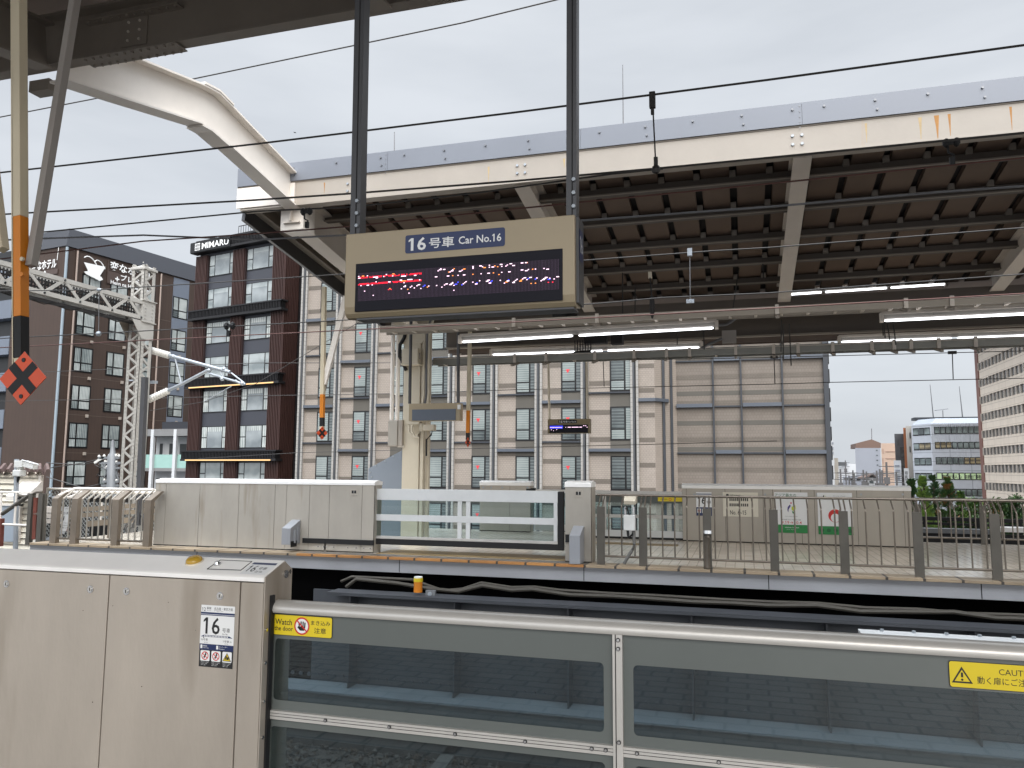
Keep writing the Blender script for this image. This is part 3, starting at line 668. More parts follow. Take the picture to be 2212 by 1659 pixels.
# ================================================================ STOP MARKER hung from the near canopy
YM = 3.4
mk = thing('stop_marker', 'near orange and black stop marker with cross diamond on a braced cream hanger', 'marker', S(50,820,Y=YM), 'train stop markers')
def hang(mk, P0, P1, w, segs):
    """square tube from P0 (top) to P1 (bottom); segs = [(t0, t1, front material, side material, name)]"""
    for t0, t1, m0, nm in segs:
        b = MB(); b.bar(P0.lerp(P1,t0), P0.lerp(P1,t1), w, w, m0, up=(0,1,0)); b.build(nm, mk, bevel=.003)
P0, P1 = S(41,-260,Y=YM), S(46,842,Y=YM)
L = lambda y: (y+260)/(842+260.0)
hang(mk, P0, P1, .058, [(0,L(492),CREAMPOST,'hanger_tube'), (L(492),L(697),ORANGE,'orange_band'), (L(697),L(780),BLACK,'black_band'), (L(780),1,CREAMPOST,'tube_foot')])
b = MB(); c = S(40,560,Y=YM)
b.bar(P0+V((-.032,-.004,0)), P1+V((-.032,-.004,.05)), .012, .05, CREAMPOST, up=(0,1,0)); b.build('back_strip', mk)
for nm, p, q, w in (('brace',(68,575),(172,-60),.045), ('brace',(6,540),(-40,150),.05)):
    b = MB(); b.bar(S(*p,Y=YM+.02), S(*q,Y=YM+.25), w, .05, GREYHANG if p[0] > 50 else CREAMPOST, up=(0,1,0)); b.build(nm, mk, bevel=.003)
for k in (560,593): 
    b = MB(); c = S(50,k,Y=YM-.03); b.tube([c,c+V((0,-.012,0))], .012, ORANGE if k == 593 else CREAMPOST, 12); b.build('bolt', mk)
def diamond(mk, c, r, nrm_angle, with_holes=True):
    """rhombus plate with black saltire; plate normal turned nrm_angle from the viewer's side (-Y) towards +X"""
    a = nrm_angle; ux = V((math.cos(a), math.sin(a), 0)); n = V((math.sin(a), -math.cos(a), 0)); uz = V((0,0,1))
    rx, rz = r
    b = MB(); P = lambda u, v, k=0: c+ux*u*rx+uz*v*rz+n*k
    b.prism([P(0,1), P(1,0), P(0,-1), P(-1,0)], n*.004, ORRED)
    k = .0052; w_ = .24
    for s in (1, -1):          # bars parallel to the edges, through the middle
        A, B_ = (-.5-w_/2, s*.5-s*w_/2), (-.5+w_/2, s*.5+s*w_/2); 
        pts = [(-.5-w_/2, s*(.5-w_/2)), (-.5+w_/2, s*(.5+w_/2)), (.5+w_/2, s*(-.5+w_/2)), (.5-w_/2, s*(-.5-w_/2))]
        b.face([P(u,v,k+(.0006 if s > 0 else 0)) for u, v in pts], BLACK)
    b.build('diamond_plate', mk, recalc=False)
    if with_holes:
        for s in (1,-1):
            b = MB(); q = P(0,s*.68,.004); b.tube([q,q+n*.004], rx*.075, INK, 14); b.build('plate_bolt', mk)
cc = S(50,817,Y=YM-.05); half = (S(101,816,Y=YM-.05)-S(0,818,Y=YM-.05)).length/2; hz = (S(51,760,Y=YM-.05).z-S(51,875,Y=YM-.05).z)/2
diamond(mk, cc, (half,hz), 0.0)
# ================================================================ FAR PLATFORM: door cabinets, doors
def fy(x, y, Y): return S(x, y, Y=Y)
def gable(x0, x1, y0, y1, z0, zt, lip, m):
    b = MB(); ym = (y0+y1)/2+.02
    b.prism([V((x0,y,z)) for y, z in ((y0-.01,zt-lip),(y0-.01,zt-.012),(y0,zt),(ym,zt+.03),(y1+.01,zt),(y1+.01,zt-lip))], (x1-x0,0,0), m); return b
def cabinet(name, label, seams, Y, depth, zt, px_end, mt, group, lip=.06, base=0.0):
    """seams: world x of every vertical seam, first and last the ends"""
    x0, x1 = seams[0], seams[-1]
    t = thing(name, label, 'cabinet', ((x0+x1)/2, Y, base), group)
    for a, c in zip(seams[:-1], seams[1:]):
        b = MB(); b.box((a+.004,Y,base+.02), (c-.004,Y+.03,zt-lip), mt); b.build('front_panel', t)
    b = MB(); b.box((x0+.003,Y+.012,base), (x1-.003,Y+depth,zt-lip+.005), DARKGAP if mt is None else mt); b.box((x0,Y+.01,base), (x1,Y+.02,zt-lip), DARKGAP); b.build('carcass', t)
    gable(x0-.004, x1+.004, Y, Y+depth, base, zt, lip, CAPST).build('cap', t)
    return t
YC = 13.3
sx = [fy(x,1100,YC).x for x in (334,357,430,515,593,618,668,711,781.5,808)]
zc = 1.30
c1 = cabinet('platform_door_cabinet', 'long weathered stainless door cabinet across the tracks with a buffer box', sx, YC, .32, zc, 0, BOXFAR, 'platform door cabinets')
def hatchplate(t, px, py, pw, Y):
    b = MB(); a = fy(px-pw,py-pw*.9,Y); c = fy(px+pw,py+pw*.9,Y)
    b.box((a.x,Y-.008,c.z), (c.x,Y,a.z), BOXDK); w_ = c.x-a.x; h_ = a.z-c.z
    b.box((a.x+w_*.2,Y-.010,c.z+h_*.3), (c.x-w_*.2,Y-.007,a.z-h_*.25), INK); b.box((a.x+w_*.48,Y-.012,c.z+h_*.3), (a.x+w_*.54,Y-.009,a.z-h_*.25), ALU)
    b.build('sensor_window', t)
hatchplate(c1, 765, 1063, 8, YC)
b = MB(); a, c = fy(655,1162,YC), fy(806,1172,YC); b.box((a.x,YC-.03,a.z-.09), (c.x+.02,YC,a.z), BLACK); b.build('rubber_strip', c1)
for px0, px1 in ((684,704),(701,726),(746,776),(782,805)):
    a, c = fy(px0,1177,YC), fy(px1,1188,YC); b = MB(); b.box((a.x,YC-.008,.03), (c.x,YC,.15), BOXFAR)
    for u in (.2,.8): b.bolt((a.x+(c.x-a.x)*u,YC-.008,.09), (0,-1,0), .012, .01, CHROME)
    b.build('base_plate', c1)
GREYBUF = mat('grey painted buffer', (146,148,152), .45, .1, .06, 3)
def buffer_box(t, xl_, xr_, ztop, zbot, Y, out, m, zfr, nm='buffer_box'):
    b = MB(); b.prism([V((xl_,y,z)) for y, z in ((Y,zbot),(Y-out,zbot),(Y-out,zfr),(Y,ztop))], (xr_-xl_,0,0), m); return b.build(nm, t, bevel=.006)
YB_ = YC-.34; xa, xb = fy(608,1160,YB_).x, fy(627,1160,YB_).x
bb = buffer_box(c1, xa, xb, fy(645,1122.5,YC).z, fy(618,1177,YB_).z, YC, .34, GREYBUF, fy(618,1141,YB_).z)
b = MB(); 
for u, h in ((.12,.24),(.22,.28)): b.box((xb,YC-.34+u,.16), (xb+.03,YC-.31+u,.16+h), GREYBUF)
b.box((xb,YC-.32,.09), (xb+.006,YC-.12,.2), BLACK); b.build('buffer_bracket', bb)
# ---- far sliding door in front of the column
YG = 13.42
xd0, xd1 = fy(812,1120,YG).x, fy(1207,1120,YG).x
fd = thing('platform_sliding_door', 'far glass sliding door with white rails between cabinet and stainless post', 'door', ((xd0+xd1)/2,YG,0), 'platform sliding doors')
zz = lambda y: fy(1000,y,YG).z
def rail(nm, y1, y0, m, d=.05):
    b = MB(); b.box((xd0,YG-.01,zz(y0)), (xd1,YG+d,zz(y1)), m); b.build(nm, fd, bevel=.004)
rail('top_rail', 1058, 1083, ALUW); rail('middle_rail', 1115, 1129, ALUW); rail('bottom_rail', 1163, 1169, ALU); rail('rubber_skirt', 1169.5, 1182, BLACK, .03)
for y1, y0 in ((1083,1115),(1129,1163)):
    b = MB(); b.box((xd0,YG+.012,zz(y0)), (xd1,YG+.022,zz(y1)), GLASSF); b.build('glass_panel', fd)
xm = fy(1000,1100,YG).x
b = MB()
for dx in (-.10, .06): b.box((xm+dx,YG-.004,zz(1163)), (xm+dx+.08,YG+.03,zz(1129)), ALUW); b.box((xm+dx,YG-.004,zz(1115)), (xm+dx+.08,YG+.03,zz(1083)), ALUW)
b.build('mullion', fd)
b = MB(); b.box((xd1-.02,YG-.015,zz(1182)), (xd1+.09,YG+.06,zz(1059)), BLACK); b.box((xd1-.09,YG-.012,zz(1163)), (xd1-.02,YG+.04,zz(1083)), ALUW); b.build('closing_edge', fd, bevel=.01)
# ---- stainless post cabinet
YP = 13.15
px0, px1 = fy(1220.5,1110,YP).x, fy(1277,1110,YP).x
pc = cabinet('door_post_cabinet', 'narrow stainless post cabinet with grey buffer at the closing end of the far door', [px0,px1], YP, .42, 1.33, 0, BOXFAR, 'platform door cabinets', .075)
hatchplate(pc, 1249.5, 1066, 9, YP)
xa, xb = fy(1229.5,1180,YP-.35).x, fy(1253,1180,YP-.35).x
buffer_box(pc, xa, xb, fy(1250,1135.5,YP).z, .012, YP, .35, GREYBUF, fy(1240,1157,YP-.35).z)
b = MB(); b.box((px0+.01,YP-.02,.33), (px0+.14,YP,.46), BLACK); b.build('rubber_strip', pc)

# ---- far side of the island: more cabinets and glass doors
YK = 17.9
sx = [fy(x,1100,YK).x for x in (1474,1483,1567,1649,1670,1731,1760,1852,1953,1970)]
zk = fy(1720,1050,YK).z
c3 = cabinet('platform_door_cabinet', 'dull stainless door cabinet carrying two white event posters behind the railing', sx, YK, .3, zk, 0, BOXDK, 'platform door cabinets', .075)
for px in (1500,1562,1601,1653,1740,1765,1860,1950):
    c = fy(px,1068,YK); b = MB(); b.bolt(c, (0,-1,0), .022, .012, GALV, 12); b.build('panel_lock', c3)
def poster(t, px0, py0, px1, py1, Y, nm):
    TL = fy(px0,py0,Y-.012); x1 = fy(px1,py0,Y).x; z0 = fy((px0+px1)/2,py1,Y).z
    b = MB(); d = Decal(b, TL, V((x1,TL.y,TL.z)), V((TL.x,TL.y,z0)), (0,-1,0), .002); return b, d, nm
GREENP = mat('green poster band', (38,128,66), .5, 0, .1, 8); GREEND = mat('dark green poster print', (22,96,52), .5, 0, 0); PURP = mat('purple emblem', (60,50,120), .5, 0, 0); LIME = mat('lime emblem', (190,200,50), .5, 0, 0); ORSUN = mat('pink emblem dot', (206,70,90), .5, 0, 0)
b, d, nm = poster(c3, 1672, 1063, 1744, 1151, YK, '')
d.rect(0,0,1,1,WHITE); d.rect(0,.8,1,1,GREENP,2); d.text('アジア最大の',.02,.03,.66,.11,GREEND,2,.006)
d.disc(.5,.265,.026,ORSUN,2); d.poly([(.47,.30),(.40,.36),(.385,.44),(.41,.50),(.425,.42),(.49,.34)],PURP,2); d.poly([(.51,.36),(.63,.32),(.635,.42),(.56,.46),(.51,.43)],LIME,2); d.poly([(.52,.46),(.6,.49),(.585,.55),(.53,.5)],GREENP,2)
d.text('Aichi-Nagoya 2026',.31,.585,.68,.605,INK,2); d.text('第20回アジア競技大会',.2,.66,.78,.69,INK,2); d.text('9.19→10.4',.2,.71,.8,.78,RED,2,.006)
d.text('IMAGINE ONE ASIA',.3,.855,.72,.88,WHITE,3); d.text('ここで、ひとつに。',.34,.905,.62,.93,WHITE,3); b.build('event_poster', c3, recalc=False)
b, d, nm = poster(c3, 1765, 1064, 1840, 1155, YK, '')
d.rect(0,0,1,1,WHITE); d.rect(0,.8,1,1,GREENP,2); d.poly([(.19,.05),(.16,.09),(.18,.13),(.2,.09)],INK,2); d.poly([(.22,.06),(.24,.09),(.2,.13),(.225,.1)],LIME,2)
d.text('20th Asian Games',.45,.07,.8,.085,INK,2); d.text('Aichi-Nagoya 2026',.4,.105,.84,.135,INK,2,.006)
d.disc(.5,.55,.2,RED,2); d.disc(.5,.60,.13,WHITE,3)                      # plain round stand-in for the printed figure
for i in range(5): d.disc(.1+i*.2,.9,.06,GREEND,3)
b.build('event_poster', c3, recalc=False)
b, d, nm = poster(c3, 1503.5, 1063, 1537, 1114, YK, '')
d.rect(0,0,1,1,WHITE); d.rect(0,.06,1,.10,NAVY,2); d.text('16',.1,.2,.6,.5,INK,2,.02); d.text('号車',.66,.36,.95,.48,INK,2); d.rect(0,.64,1,1,NAVY,2)
for i in range(3): d.rect(.06+.31*i,.7,.3+.31*i,.88,WHITE,3); d.ring(.18+.31*i,.79,.09,.06,RED,4,12)
b.build('number_sticker', c3, recalc=False)
b, d, nm = poster(c3, 1561, 1063, 1637, 1116, YK, '')
NOTE = mat('cream notice', (214,208,192), .5, 0, 0)
d.rect(0,0,1,1,NOTE); d.rect(.1,.07,.17,.16,INK,2); d.text('自由席 Non-Reserved',.2,.08,.5,.14,INK,2)
for r in range(2):
    for i in range(10): d.rect(.19+i*.055,.24+r*.22,.225+i*.055,.36+r*.22,INK,2)
d.text('No. 6~15',.2,.74,.66,.92,INK,2,.01); d.rect(.8,.25,.84,.35,INK,2); b.build('seat_notice', c3, recalc=False)
# glass door of the far side, left of the posters
xg0, xg1 = fy(1284,1100,YK+.1).x, sx[0]
f2 = thing('platform_sliding_door', 'grey glass sliding door on the far side of the island seen through the railing', 'door', ((xg0+xg1)/2,YK+.1,0), 'platform sliding doors')
q = lambda y: fy(1380,y,YK+.1).z
for nm, y1, y0, m, dy in (('top_rail',1061,1070,ALU,-.02), ('upper_border',1070,1086,GREYPAINT,0), ('middle_rail',1112,1119,ALU,-.01), ('bottom_rail',1146,1160,ALUW,-.01), ('rubber_skirt',1160,1170,BLACK,0)):
    b = MB(); b.box((xg0,YK+.1+dy,q(y0)), (xg1,YK+.14,q(y1)), m); b.build(nm, f2)
for y1, y0 in ((1086,1112),(1119,1146)):
    b = MB(); b.box((xg0,YK+.12,q(y0)), (xg1,YK+.13,q(y1)), GLASSF); b.build('glass_panel', f2)
b = MB(); x = fy(1302,1100,YK+.1).x; b.box((x,YK+.085,q(1146)), (x+.08,YK+.15,q(1070)), ALU); b.build('mullion', f2)
TL = fy(1421,1074,YK+.095); d_ = MB(); d = Decal(d_, TL, V((xg1,TL.y,TL.z)), V((TL.x,TL.y,q(1082))), (0,-1,0), .002); d.rect(0,0,1,1,YELLOW); d.ring(.5,.5,.06,.04,RED,2,12); d.text('CAUTION',.1,.3,.38,.7,INK,2); d_.build('warning_sticker', f2, recalc=False)
# small cabinets of the far side behind the near-side door
xk0, xk1 = fy(1036,1100,19.0).x, fy(1146,1100,19.0).x
c4 = cabinet('platform_door_cabinet', 'small stainless door cabinet standing behind the far glass door', [xk0,fy(1101,1100,19.0).x,xk1], 19.0, .3, fy(1090,1041,19.0).z, 0, BOXDK, 'platform door cabinets', .09)
for px in (1044,1061,1085,1140): c = fy(px,1053,19.0); b = MB(); b.bolt(c, (0,-1,0), .025, .012, GALV, 12); b.build('panel_lock', c4)
b = MB(); a = fy(1139,1058,19.1); b.box((a.x,18.99,a.z-.02), (a.x+.15,19.0,a.z+.03), INK); b.build('number_tag', c4)
f3 = thing('platform_sliding_door', 'pale far side door rail running between the small cabinet and the post cabinet', 'door', (fy(1190,1100,19.05).x,19.05,0), 'platform sliding doors')
b = MB(); a, c = fy(1147,1057,19.05), fy(1290,1063,19.05); b.box((a.x,19.05,a.z-.08), (c.x+.3,19.1,a.z), ALU); b.build('top_rail', f3)
b = MB(); b.box((a.x,19.06,.2), (c.x+.3,19.08,a.z-.08), GLASSF); b.build('glass_panel', f3)
b = MB(); b.box((a.x-.05,19.03,a.z-.12), (a.x+.12,19.1,a.z+.03), BLACK); b.box((a.x+.1,19.03,.05), (c.x+.3,19.1,.2), ALU); b.build('end_frame', f3)

# ================================================================ RAILINGS
def bent_railing(name, label, X, posts, nb, Yl, Yt, zl, zb, zt, group, mt=RAILM, post_h=None, pw=.13, ends=(0,0)):
    """posts: world x; nb: balusters per bay; lower part upright at Yl, upper part leaning to the rail at Yt"""
    t = thing(name, label, 'railing', (posts[0],Yl,0), group)
    x0, x1 = posts[0]-ends[0], posts[-1]+ends[1]
    b = MB(); b.tube([(x0,Yt,zt),(x1,Yt,zt)], .021, mt, 10); b.build('top_rail', t, smooth=True)
    for a, c in zip(posts[:-1], posts[1:]):
        b = MB(); b.tube([(a,Yl,zl),(c,Yl,zl)], .019, mt, 8); b.build('bottom_rail', t, smooth=True)
    b = MB(); b.tube([(0,Yl,zl),(0,Yl,zb),(0,Yl+.012,zb+.03),(0,Yt,zt)], .0125, mt, 7); proto = b.build('baluster', t, smooth=True)
    proto.location.x = 0; first = True
    b = MB(); ph = post_h or zb
    b.box((-pw/2,Yl-.022,0), (pw/2,Yl+.022,ph), POSTM); b.box((-pw*.4,Yl-.01,ph), (-pw*.28,Yl+.01,ph+.03), mt)
    b.tube([(-pw*.25,Yl,ph-.02),(-pw*.25,Yl+.01,ph+.03),(-pw*.25,Yt,zt)], .0125, mt, 6); b.tube([(pw*.25,Yl,ph-.02),(pw*.25,Yl+.01,ph+.03),(pw*.25,Yt,zt)], .0125, mt, 6)
    pp = b.build('post', t); pf = True
    off = WORLD[t].x
    for i, x in enumerate(posts):
        o = pp if pf else pp.copy()
        if not pf: COL.objects.link(o); o.parent = t
        pf = False; o.location.x = x; 
        if i < len(posts)-1:
            n = nb[i]
            for k in range(n):
                xx = x+(posts[i+1]-x)*(k+.5+.12)/(n+.24)
                o = proto if first else proto.copy()
                if not first: COL.objects.link(o); o.parent = t
                first = False; o.location.x = xx
    return t
YL_ = 12.97; zt_ = S(1700,1075,Y=13.2).z
posts = [fy(x,1160,YL_).x for x in (1298,1389,1528,1672,1823,1983,2150)]
posts.append(posts[-1]+.93); posts.append(posts[-1]+.95)
bent_railing('platform_railing', 'long stainless railing with bent balusters along the right far platform edge', 0, posts, [3,5,5,5,5,5,5,5], YL_, 13.2, fy(1500,1208,YL_).z, fy(1500,1098,YL_).z, zt_, 'stainless railings', ends=(.1,.5))
# far railing behind it at the right
posts = [fy(x,1140,19.2).x for x in (1987,2091,2136)]; posts = [posts[0]-1.0+.65, posts[0]+.55, posts[0]+1.6, posts[0]+2.65, posts[0]+3.7]
bent_railing('platform_railing', 'distant stainless railing at the far right edge in front of the black wall', 0, [fy(1985,1140,19.2).x+.0, fy(2091,1140,19.2).x+.3, fy(2212,1140,19.2).x+.55, fy(2212,1140,19.2).x+2.0], [5,6,6], 19.2, 19.0, .12, fy(2000,1090,19.2).z, fy(2100,1078,19.2).z, 'stainless railings', ends=(.15,.3))
# horn shaped pipe on the third post
b = MB(); q = fy(1527,1180,YL_-.06)
b.tube([V((q.x,YL_-.06,.02)), V((q.x,YL_-.06,.42)), V((q.x+.01,YL_-.08,.5)), V((q.x+.02,YL_-.05,.56))], [.045,.045,.05,.055], RAILM, 12)
b.tube([V((q.x+.02,YL_-.05,.55)), V((q.x+.02,YL_-.045,.60))], [.075,.075], CHROME, 14)
tag(b.build('vent_pipe', loc=(q.x,YL_-.06,0), smooth=True), 'short stainless pipe with flared mouth standing against a railing post', 'pipe')
# sensor unit on the railing
t = thing('sensor_unit', 'white sensor boxes clamped on the railing with grey conduit below', 'sensor box', (fy(1360,1120,YL_).x,YL_-.06,0))
WHBOX = mat('off white plastic housing', (206,206,202), .45, 0, .05, 4)
a, c = fy(1349,1072,12.9), fy(1374,1090,12.9)
b = MB(); b.prism([V((a.x,y,z)) for y, z in ((12.82,c.z),(12.8,c.z+.06),(12.86,a.z),(13.06,a.z),(13.06,c.z+.02))], (c.x-a.x,0,0), BEIGEDK); b.build('sensor_head', t, bevel=.006)
a, c = fy(1348,1112,12.9), fy(1373,1146,12.9)
b = MB(); b.box((a.x,12.83,c.z), (c.x,12.95,a.z), WHBOX); b.build('junction_box', t, bevel=.008)
b = MB()
for u in (.12,.85): b.tube([(a.x+(c.x-a.x)*u,12.9,a.z-.01),(a.x+(c.x-a.x)*u,12.9,a.z+.13)], .02, CHROME, 8)
b.tube([(a.x+(c.x-a.x)*.3,12.85,a.z+.12),(a.x+(c.x-a.x)*.5,12.86,a.z)], .012, BLACK, 6); b.build('bracket', t)
b = MB(); m_ = (a.x+c.x)/2
b.tube([(a.x+.06,12.88,c.z+.01),(a.x+.07,12.86,c.z-.07),(m_-.02,12.86,c.z-.11),(m_+.05,12.86,c.z-.06),(m_+.05,12.88,c.z)], .022, BLACK, 8); b.build('cable_loop', t, smooth=True)
b = MB(); b.tube([fy(1368,1146,12.88),fy(1370,1175,12.87),fy(1366,1188,12.85),fy(1355,1205,12.84),fy(1348,1218,12.83)], .026, mat('grey flexible conduit',(104,102,98),.6,0,.08,6), 8); b.build('conduit', t, smooth=True)

# ---- left railing, bent outwards at the top (towards the viewer's left platform end)
YA = 12.95
LRAIL = mat('pale weathered rail bar', (164,157,146), .35, .4, .1, 4); LPOST = mat('brown weathered steel post', (122,111,98), .45, .3, .15, 3)
def left_railing(name, label, posts, nb, Yl, Yt, zl, zb, zt, xend, group):
    t = thing(name, label, 'railing', (posts[0],Yl,0), group)
    b = MB(); b.tube([(posts[0]-.02,Yl+.06,zb+.05),(posts[0]+.03,Yt-.10,zt-.08),(posts[0]+.15,Yt,zt),(xend,Yt,zt)], .03, PAINTWH, 8); b.build('top_rail', t, smooth=True)
    for a, c in zip(posts[:-1], posts[1:]):
        b = MB(); b.tube([(a,Yl,zl),(c,Yl,zl)], .022, RAILM, 8); b.build('bottom_rail', t, smooth=True)
    pr_, po_ = None, None
    for i, x in enumerate(posts):
        if po_ is None:
            b = MB(); b.prism([V((-.075,y,z)) for y, z in ((Yl-.05,0),(Yl-.05,zb),(Yt-.05,zt-.03),(Yt+.03,zt-.03),(Yl+.05,zb-.03),(Yl+.05,0))], (.15,0,0), LPOST); po_ = b.build('post', t); po_.location.x = x-0
        else: o = po_.copy(); COL.objects.link(o); o.parent = t; o.location.x = x
        if i < len(posts)-1:
            for k in range(nb[i]):
                xx = x+(posts[i+1]-x)*(k+1)/(nb[i]+1)
                if pr_ is None:
                    b = MB(); b.tube([(0,Yl,zl),(0,Yl,zb),(0,Yt,zt-.01)], .018, LRAIL, 7); pr_ = b.build('baluster', t, smooth=True); pr_.location.x = xx
                else: o = pr_.copy(); COL.objects.link(o); o.parent = t; o.location.x = xx
    return t
posts = [fy(x,1140,YA).x for x in (119,162,251,320)]
ztl = S(200,1056,Y=YA+.28).z
left_railing('platform_railing', 'left railing with bent back tops beside the long weathered cabinet', posts, [2,6,4], YA, YA+.28, .1, fy(200,1078,YA).z, ztl, fy(335,1000,YA+.28).x, 'stainless railings')
# ================================================================ FAR CANOPY
YE = 10.8                                                # near eave of the far canopy
fc = thing('far_canopy', 'far platform canopy with grey sheet fascia, cream eave beam and dark ribbed underside', 'canopy', (-6.94,16,0))
zt = sum(S(*q,Y=YE).z for q in ((620,355),(1106,299),(2212,168)))/3
zc_ = sum(S(*q,Y=YE).z for q in ((834,379),(1106,339),(1659,265),(2212,228)))/4
zb_ = sum(S(*q,Y=YE).z for q in ((1106,389),(1450,356),(640,452)))/3
xl_ = S(515,430,Y=YE).x; xr_ = 14
def roof_z(y): return zb_ - .02 - .15*(y-YE)                 # underside of the rafters
VY = 16.6
# fascia sheets with screws
seams = [xl_] + [S(px,400,Y=YE-.05).x for px in (836,1254,1738)] ; seams += [seams[-1]+2.9, seams[-1]+5.8, xr_]
SCREW = mat('zinc screws', (120,122,126), .4, .5, 0)
for k, (a, c) in enumerate(zip(seams[:-1], seams[1:])):
    b = MB(); b.box((a+.002,YE-.05,zc_), (c-.002,YE-.03,zt), FASGREY); 
    n = max(2, int((c-a)/.58))
    for i in range(n):
        x = a+.28+(c-a-.4)*i/max(1,n-1); b.bolt((x,YE-.05,zt-.09), (0,-1,0), .017, .02, SCREW)
        if i % 2: b.bolt((x+.02,YE-.05,zc_+.09), (0,-1,0), .015, .02, SCREW)
    for j in range(5): b.bolt((c-.03,YE-.05,zt-.05-j*.075), (0,-1,0), .009, .006, SCREW)
    b.build('fascia_sheet', fc)
b = MB(); b.box((xl_,YE-.03,zc_-.02), (xr_,YE+.25,zt-.01), STEELDK); b.build('fascia_core', fc)
b = MB(); b.box((xl_+.06,YE-.02,zb_), (xr_,YE+.0,zc_-.004), FASCREAM); b.box((xl_+.06,YE-.035,zb_-.02), (xr_,YE+.15,zb_), FASCREAM)
for px in (762,1127,1723,2290):
    for u in (-.06,.06):
        for h in (.13,.25): b.bolt((S(px,330,Y=YE).x+u,YE-.02,zb_+h), (0,-1,0), .02, .02, GALV)
RUSTST = mat('rust stain', (160,114,60), .7, 0, .2, 8); RUSTLT = mat('faint rust stain', (172,150,112), .7, 0, .15, 8)
for px, y0_, y1_, w_, m_ in ((*G(3,0,1312,1015)[:2],G(3,0,0,1180)[1],.07,RUSTLT), (*G(3,0,1455,997)[:2],G(3,0,0,1172)[1],.10,RUSTST), (*G(3,0,1565,985)[:2],G(3,0,0,1150)[1],.06,RUSTST), (*G(3,0,2095,922)[:2],G(3,0,0,1100)[1],.05,RUSTST), (*G(3,0,845,1065)[:2],G(3,0,0,1210)[1],.05,RUSTLT), (*G(1,0,592,1577)[:2],G(1,0,0,1659)[1],.04,RUSTST), (*G(1,0,2010,1440)[:2],G(1,0,0,1560)[1],.05,RUSTLT), (*G(2,0,450,1370)[:2],G(2,0,0,1440)[1],.06,RUSTLT)):
    p, q = S(px,y0_,Y=YE-.0206), S(px,y1_,Y=YE-.0206); h_ = (p.z-q.z)*1.15; p.z = min(p.z, zc_-.006); w_ *= .6; b.face([p+V((-w_/2,0,0)), p+V((w_/2,0,0)), p+V((w_*.28,0,-h_*.55)), p+V((w_*.12,0,-h_)), p+V((-w_*.02,0,-h_)), p+V((-w_*.2,0,-h_*.5))], m_)
b.build('eave_beam', fc)
xs_ = S(650,440,Y=YE).x
b = MB(); b.box((xl_,YE-.045,zb_+.02), (xs_-.1,YE-.021,zc_-.03), PAINTWH); b.build('eave_end', fc)
# rafters
for x in (-3.05, .89, 4.65, 8.5, 12.3):
    b = MB(); ibeam(b, (x,YE+.05,roof_z(YE)-.02), (x,VY-.1,roof_z(VY)-.02), .24, .42, STEELMID); b.build('rafter', fc)
b = MB(); ibeam(b, (-6.94,YE+.05,roof_z(YE)-.25), (-6.94,VY,roof_z(VY)-.3), .3, .6, STEELMID); b.build('rafter', fc)
b = MB(); ibeam(b, (xl_+.12,YE+.0,roof_z(YE)+.12), (xl_+.12,VY,roof_z(VY)+.12), .2, .3, STEELDK); b.build('rafter', fc)
# ribbed roof sheet: flat pans with raised ribs, running from eave to valley
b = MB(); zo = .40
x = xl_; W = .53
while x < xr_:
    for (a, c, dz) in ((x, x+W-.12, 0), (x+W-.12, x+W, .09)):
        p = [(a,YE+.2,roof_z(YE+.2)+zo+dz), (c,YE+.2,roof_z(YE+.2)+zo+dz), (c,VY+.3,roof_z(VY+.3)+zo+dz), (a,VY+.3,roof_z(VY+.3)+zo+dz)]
        b.hexa([V(q) for q in p]+[V(q)+V((0,0,.02)) for q in p], MESHDK if dz else ROOFDK)  # ribs take the dark material: slot shadow put into the colour
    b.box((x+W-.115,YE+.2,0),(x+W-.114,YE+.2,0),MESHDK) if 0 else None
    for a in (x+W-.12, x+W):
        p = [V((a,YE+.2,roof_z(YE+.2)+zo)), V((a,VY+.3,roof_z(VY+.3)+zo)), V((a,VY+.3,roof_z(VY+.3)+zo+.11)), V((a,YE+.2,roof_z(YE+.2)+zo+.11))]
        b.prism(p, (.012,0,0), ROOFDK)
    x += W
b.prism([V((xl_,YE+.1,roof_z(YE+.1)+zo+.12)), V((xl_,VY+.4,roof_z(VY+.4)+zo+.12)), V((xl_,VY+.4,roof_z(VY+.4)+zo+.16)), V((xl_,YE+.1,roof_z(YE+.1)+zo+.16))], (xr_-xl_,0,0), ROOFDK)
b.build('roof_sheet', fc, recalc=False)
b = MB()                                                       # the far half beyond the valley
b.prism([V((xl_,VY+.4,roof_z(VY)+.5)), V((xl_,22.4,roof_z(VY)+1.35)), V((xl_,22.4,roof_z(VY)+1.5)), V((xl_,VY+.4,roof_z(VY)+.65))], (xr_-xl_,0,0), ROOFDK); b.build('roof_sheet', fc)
# purlins and the clips they sit on
for i, yy in enumerate((11.15, 11.95, 12.97, 14.0, 15.05, 16.02)):
    z = roof_z(yy)+.26
    PURL = bpy.data.materials.get('dark taupe purlin') or mat('dark taupe purlin', (86,79,72), .65, 0, .1, 1.6)
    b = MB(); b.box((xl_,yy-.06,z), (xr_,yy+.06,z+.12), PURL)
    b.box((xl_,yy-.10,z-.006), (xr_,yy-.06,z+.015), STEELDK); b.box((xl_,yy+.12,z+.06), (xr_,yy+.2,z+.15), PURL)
    x = xl_+W-.06
    while x < xr_: b.box((x-.045,yy-.10,z+.10), (x+.045,yy+.05,z+.2), STEELDK); x += W
    b.build('purlin', fc)
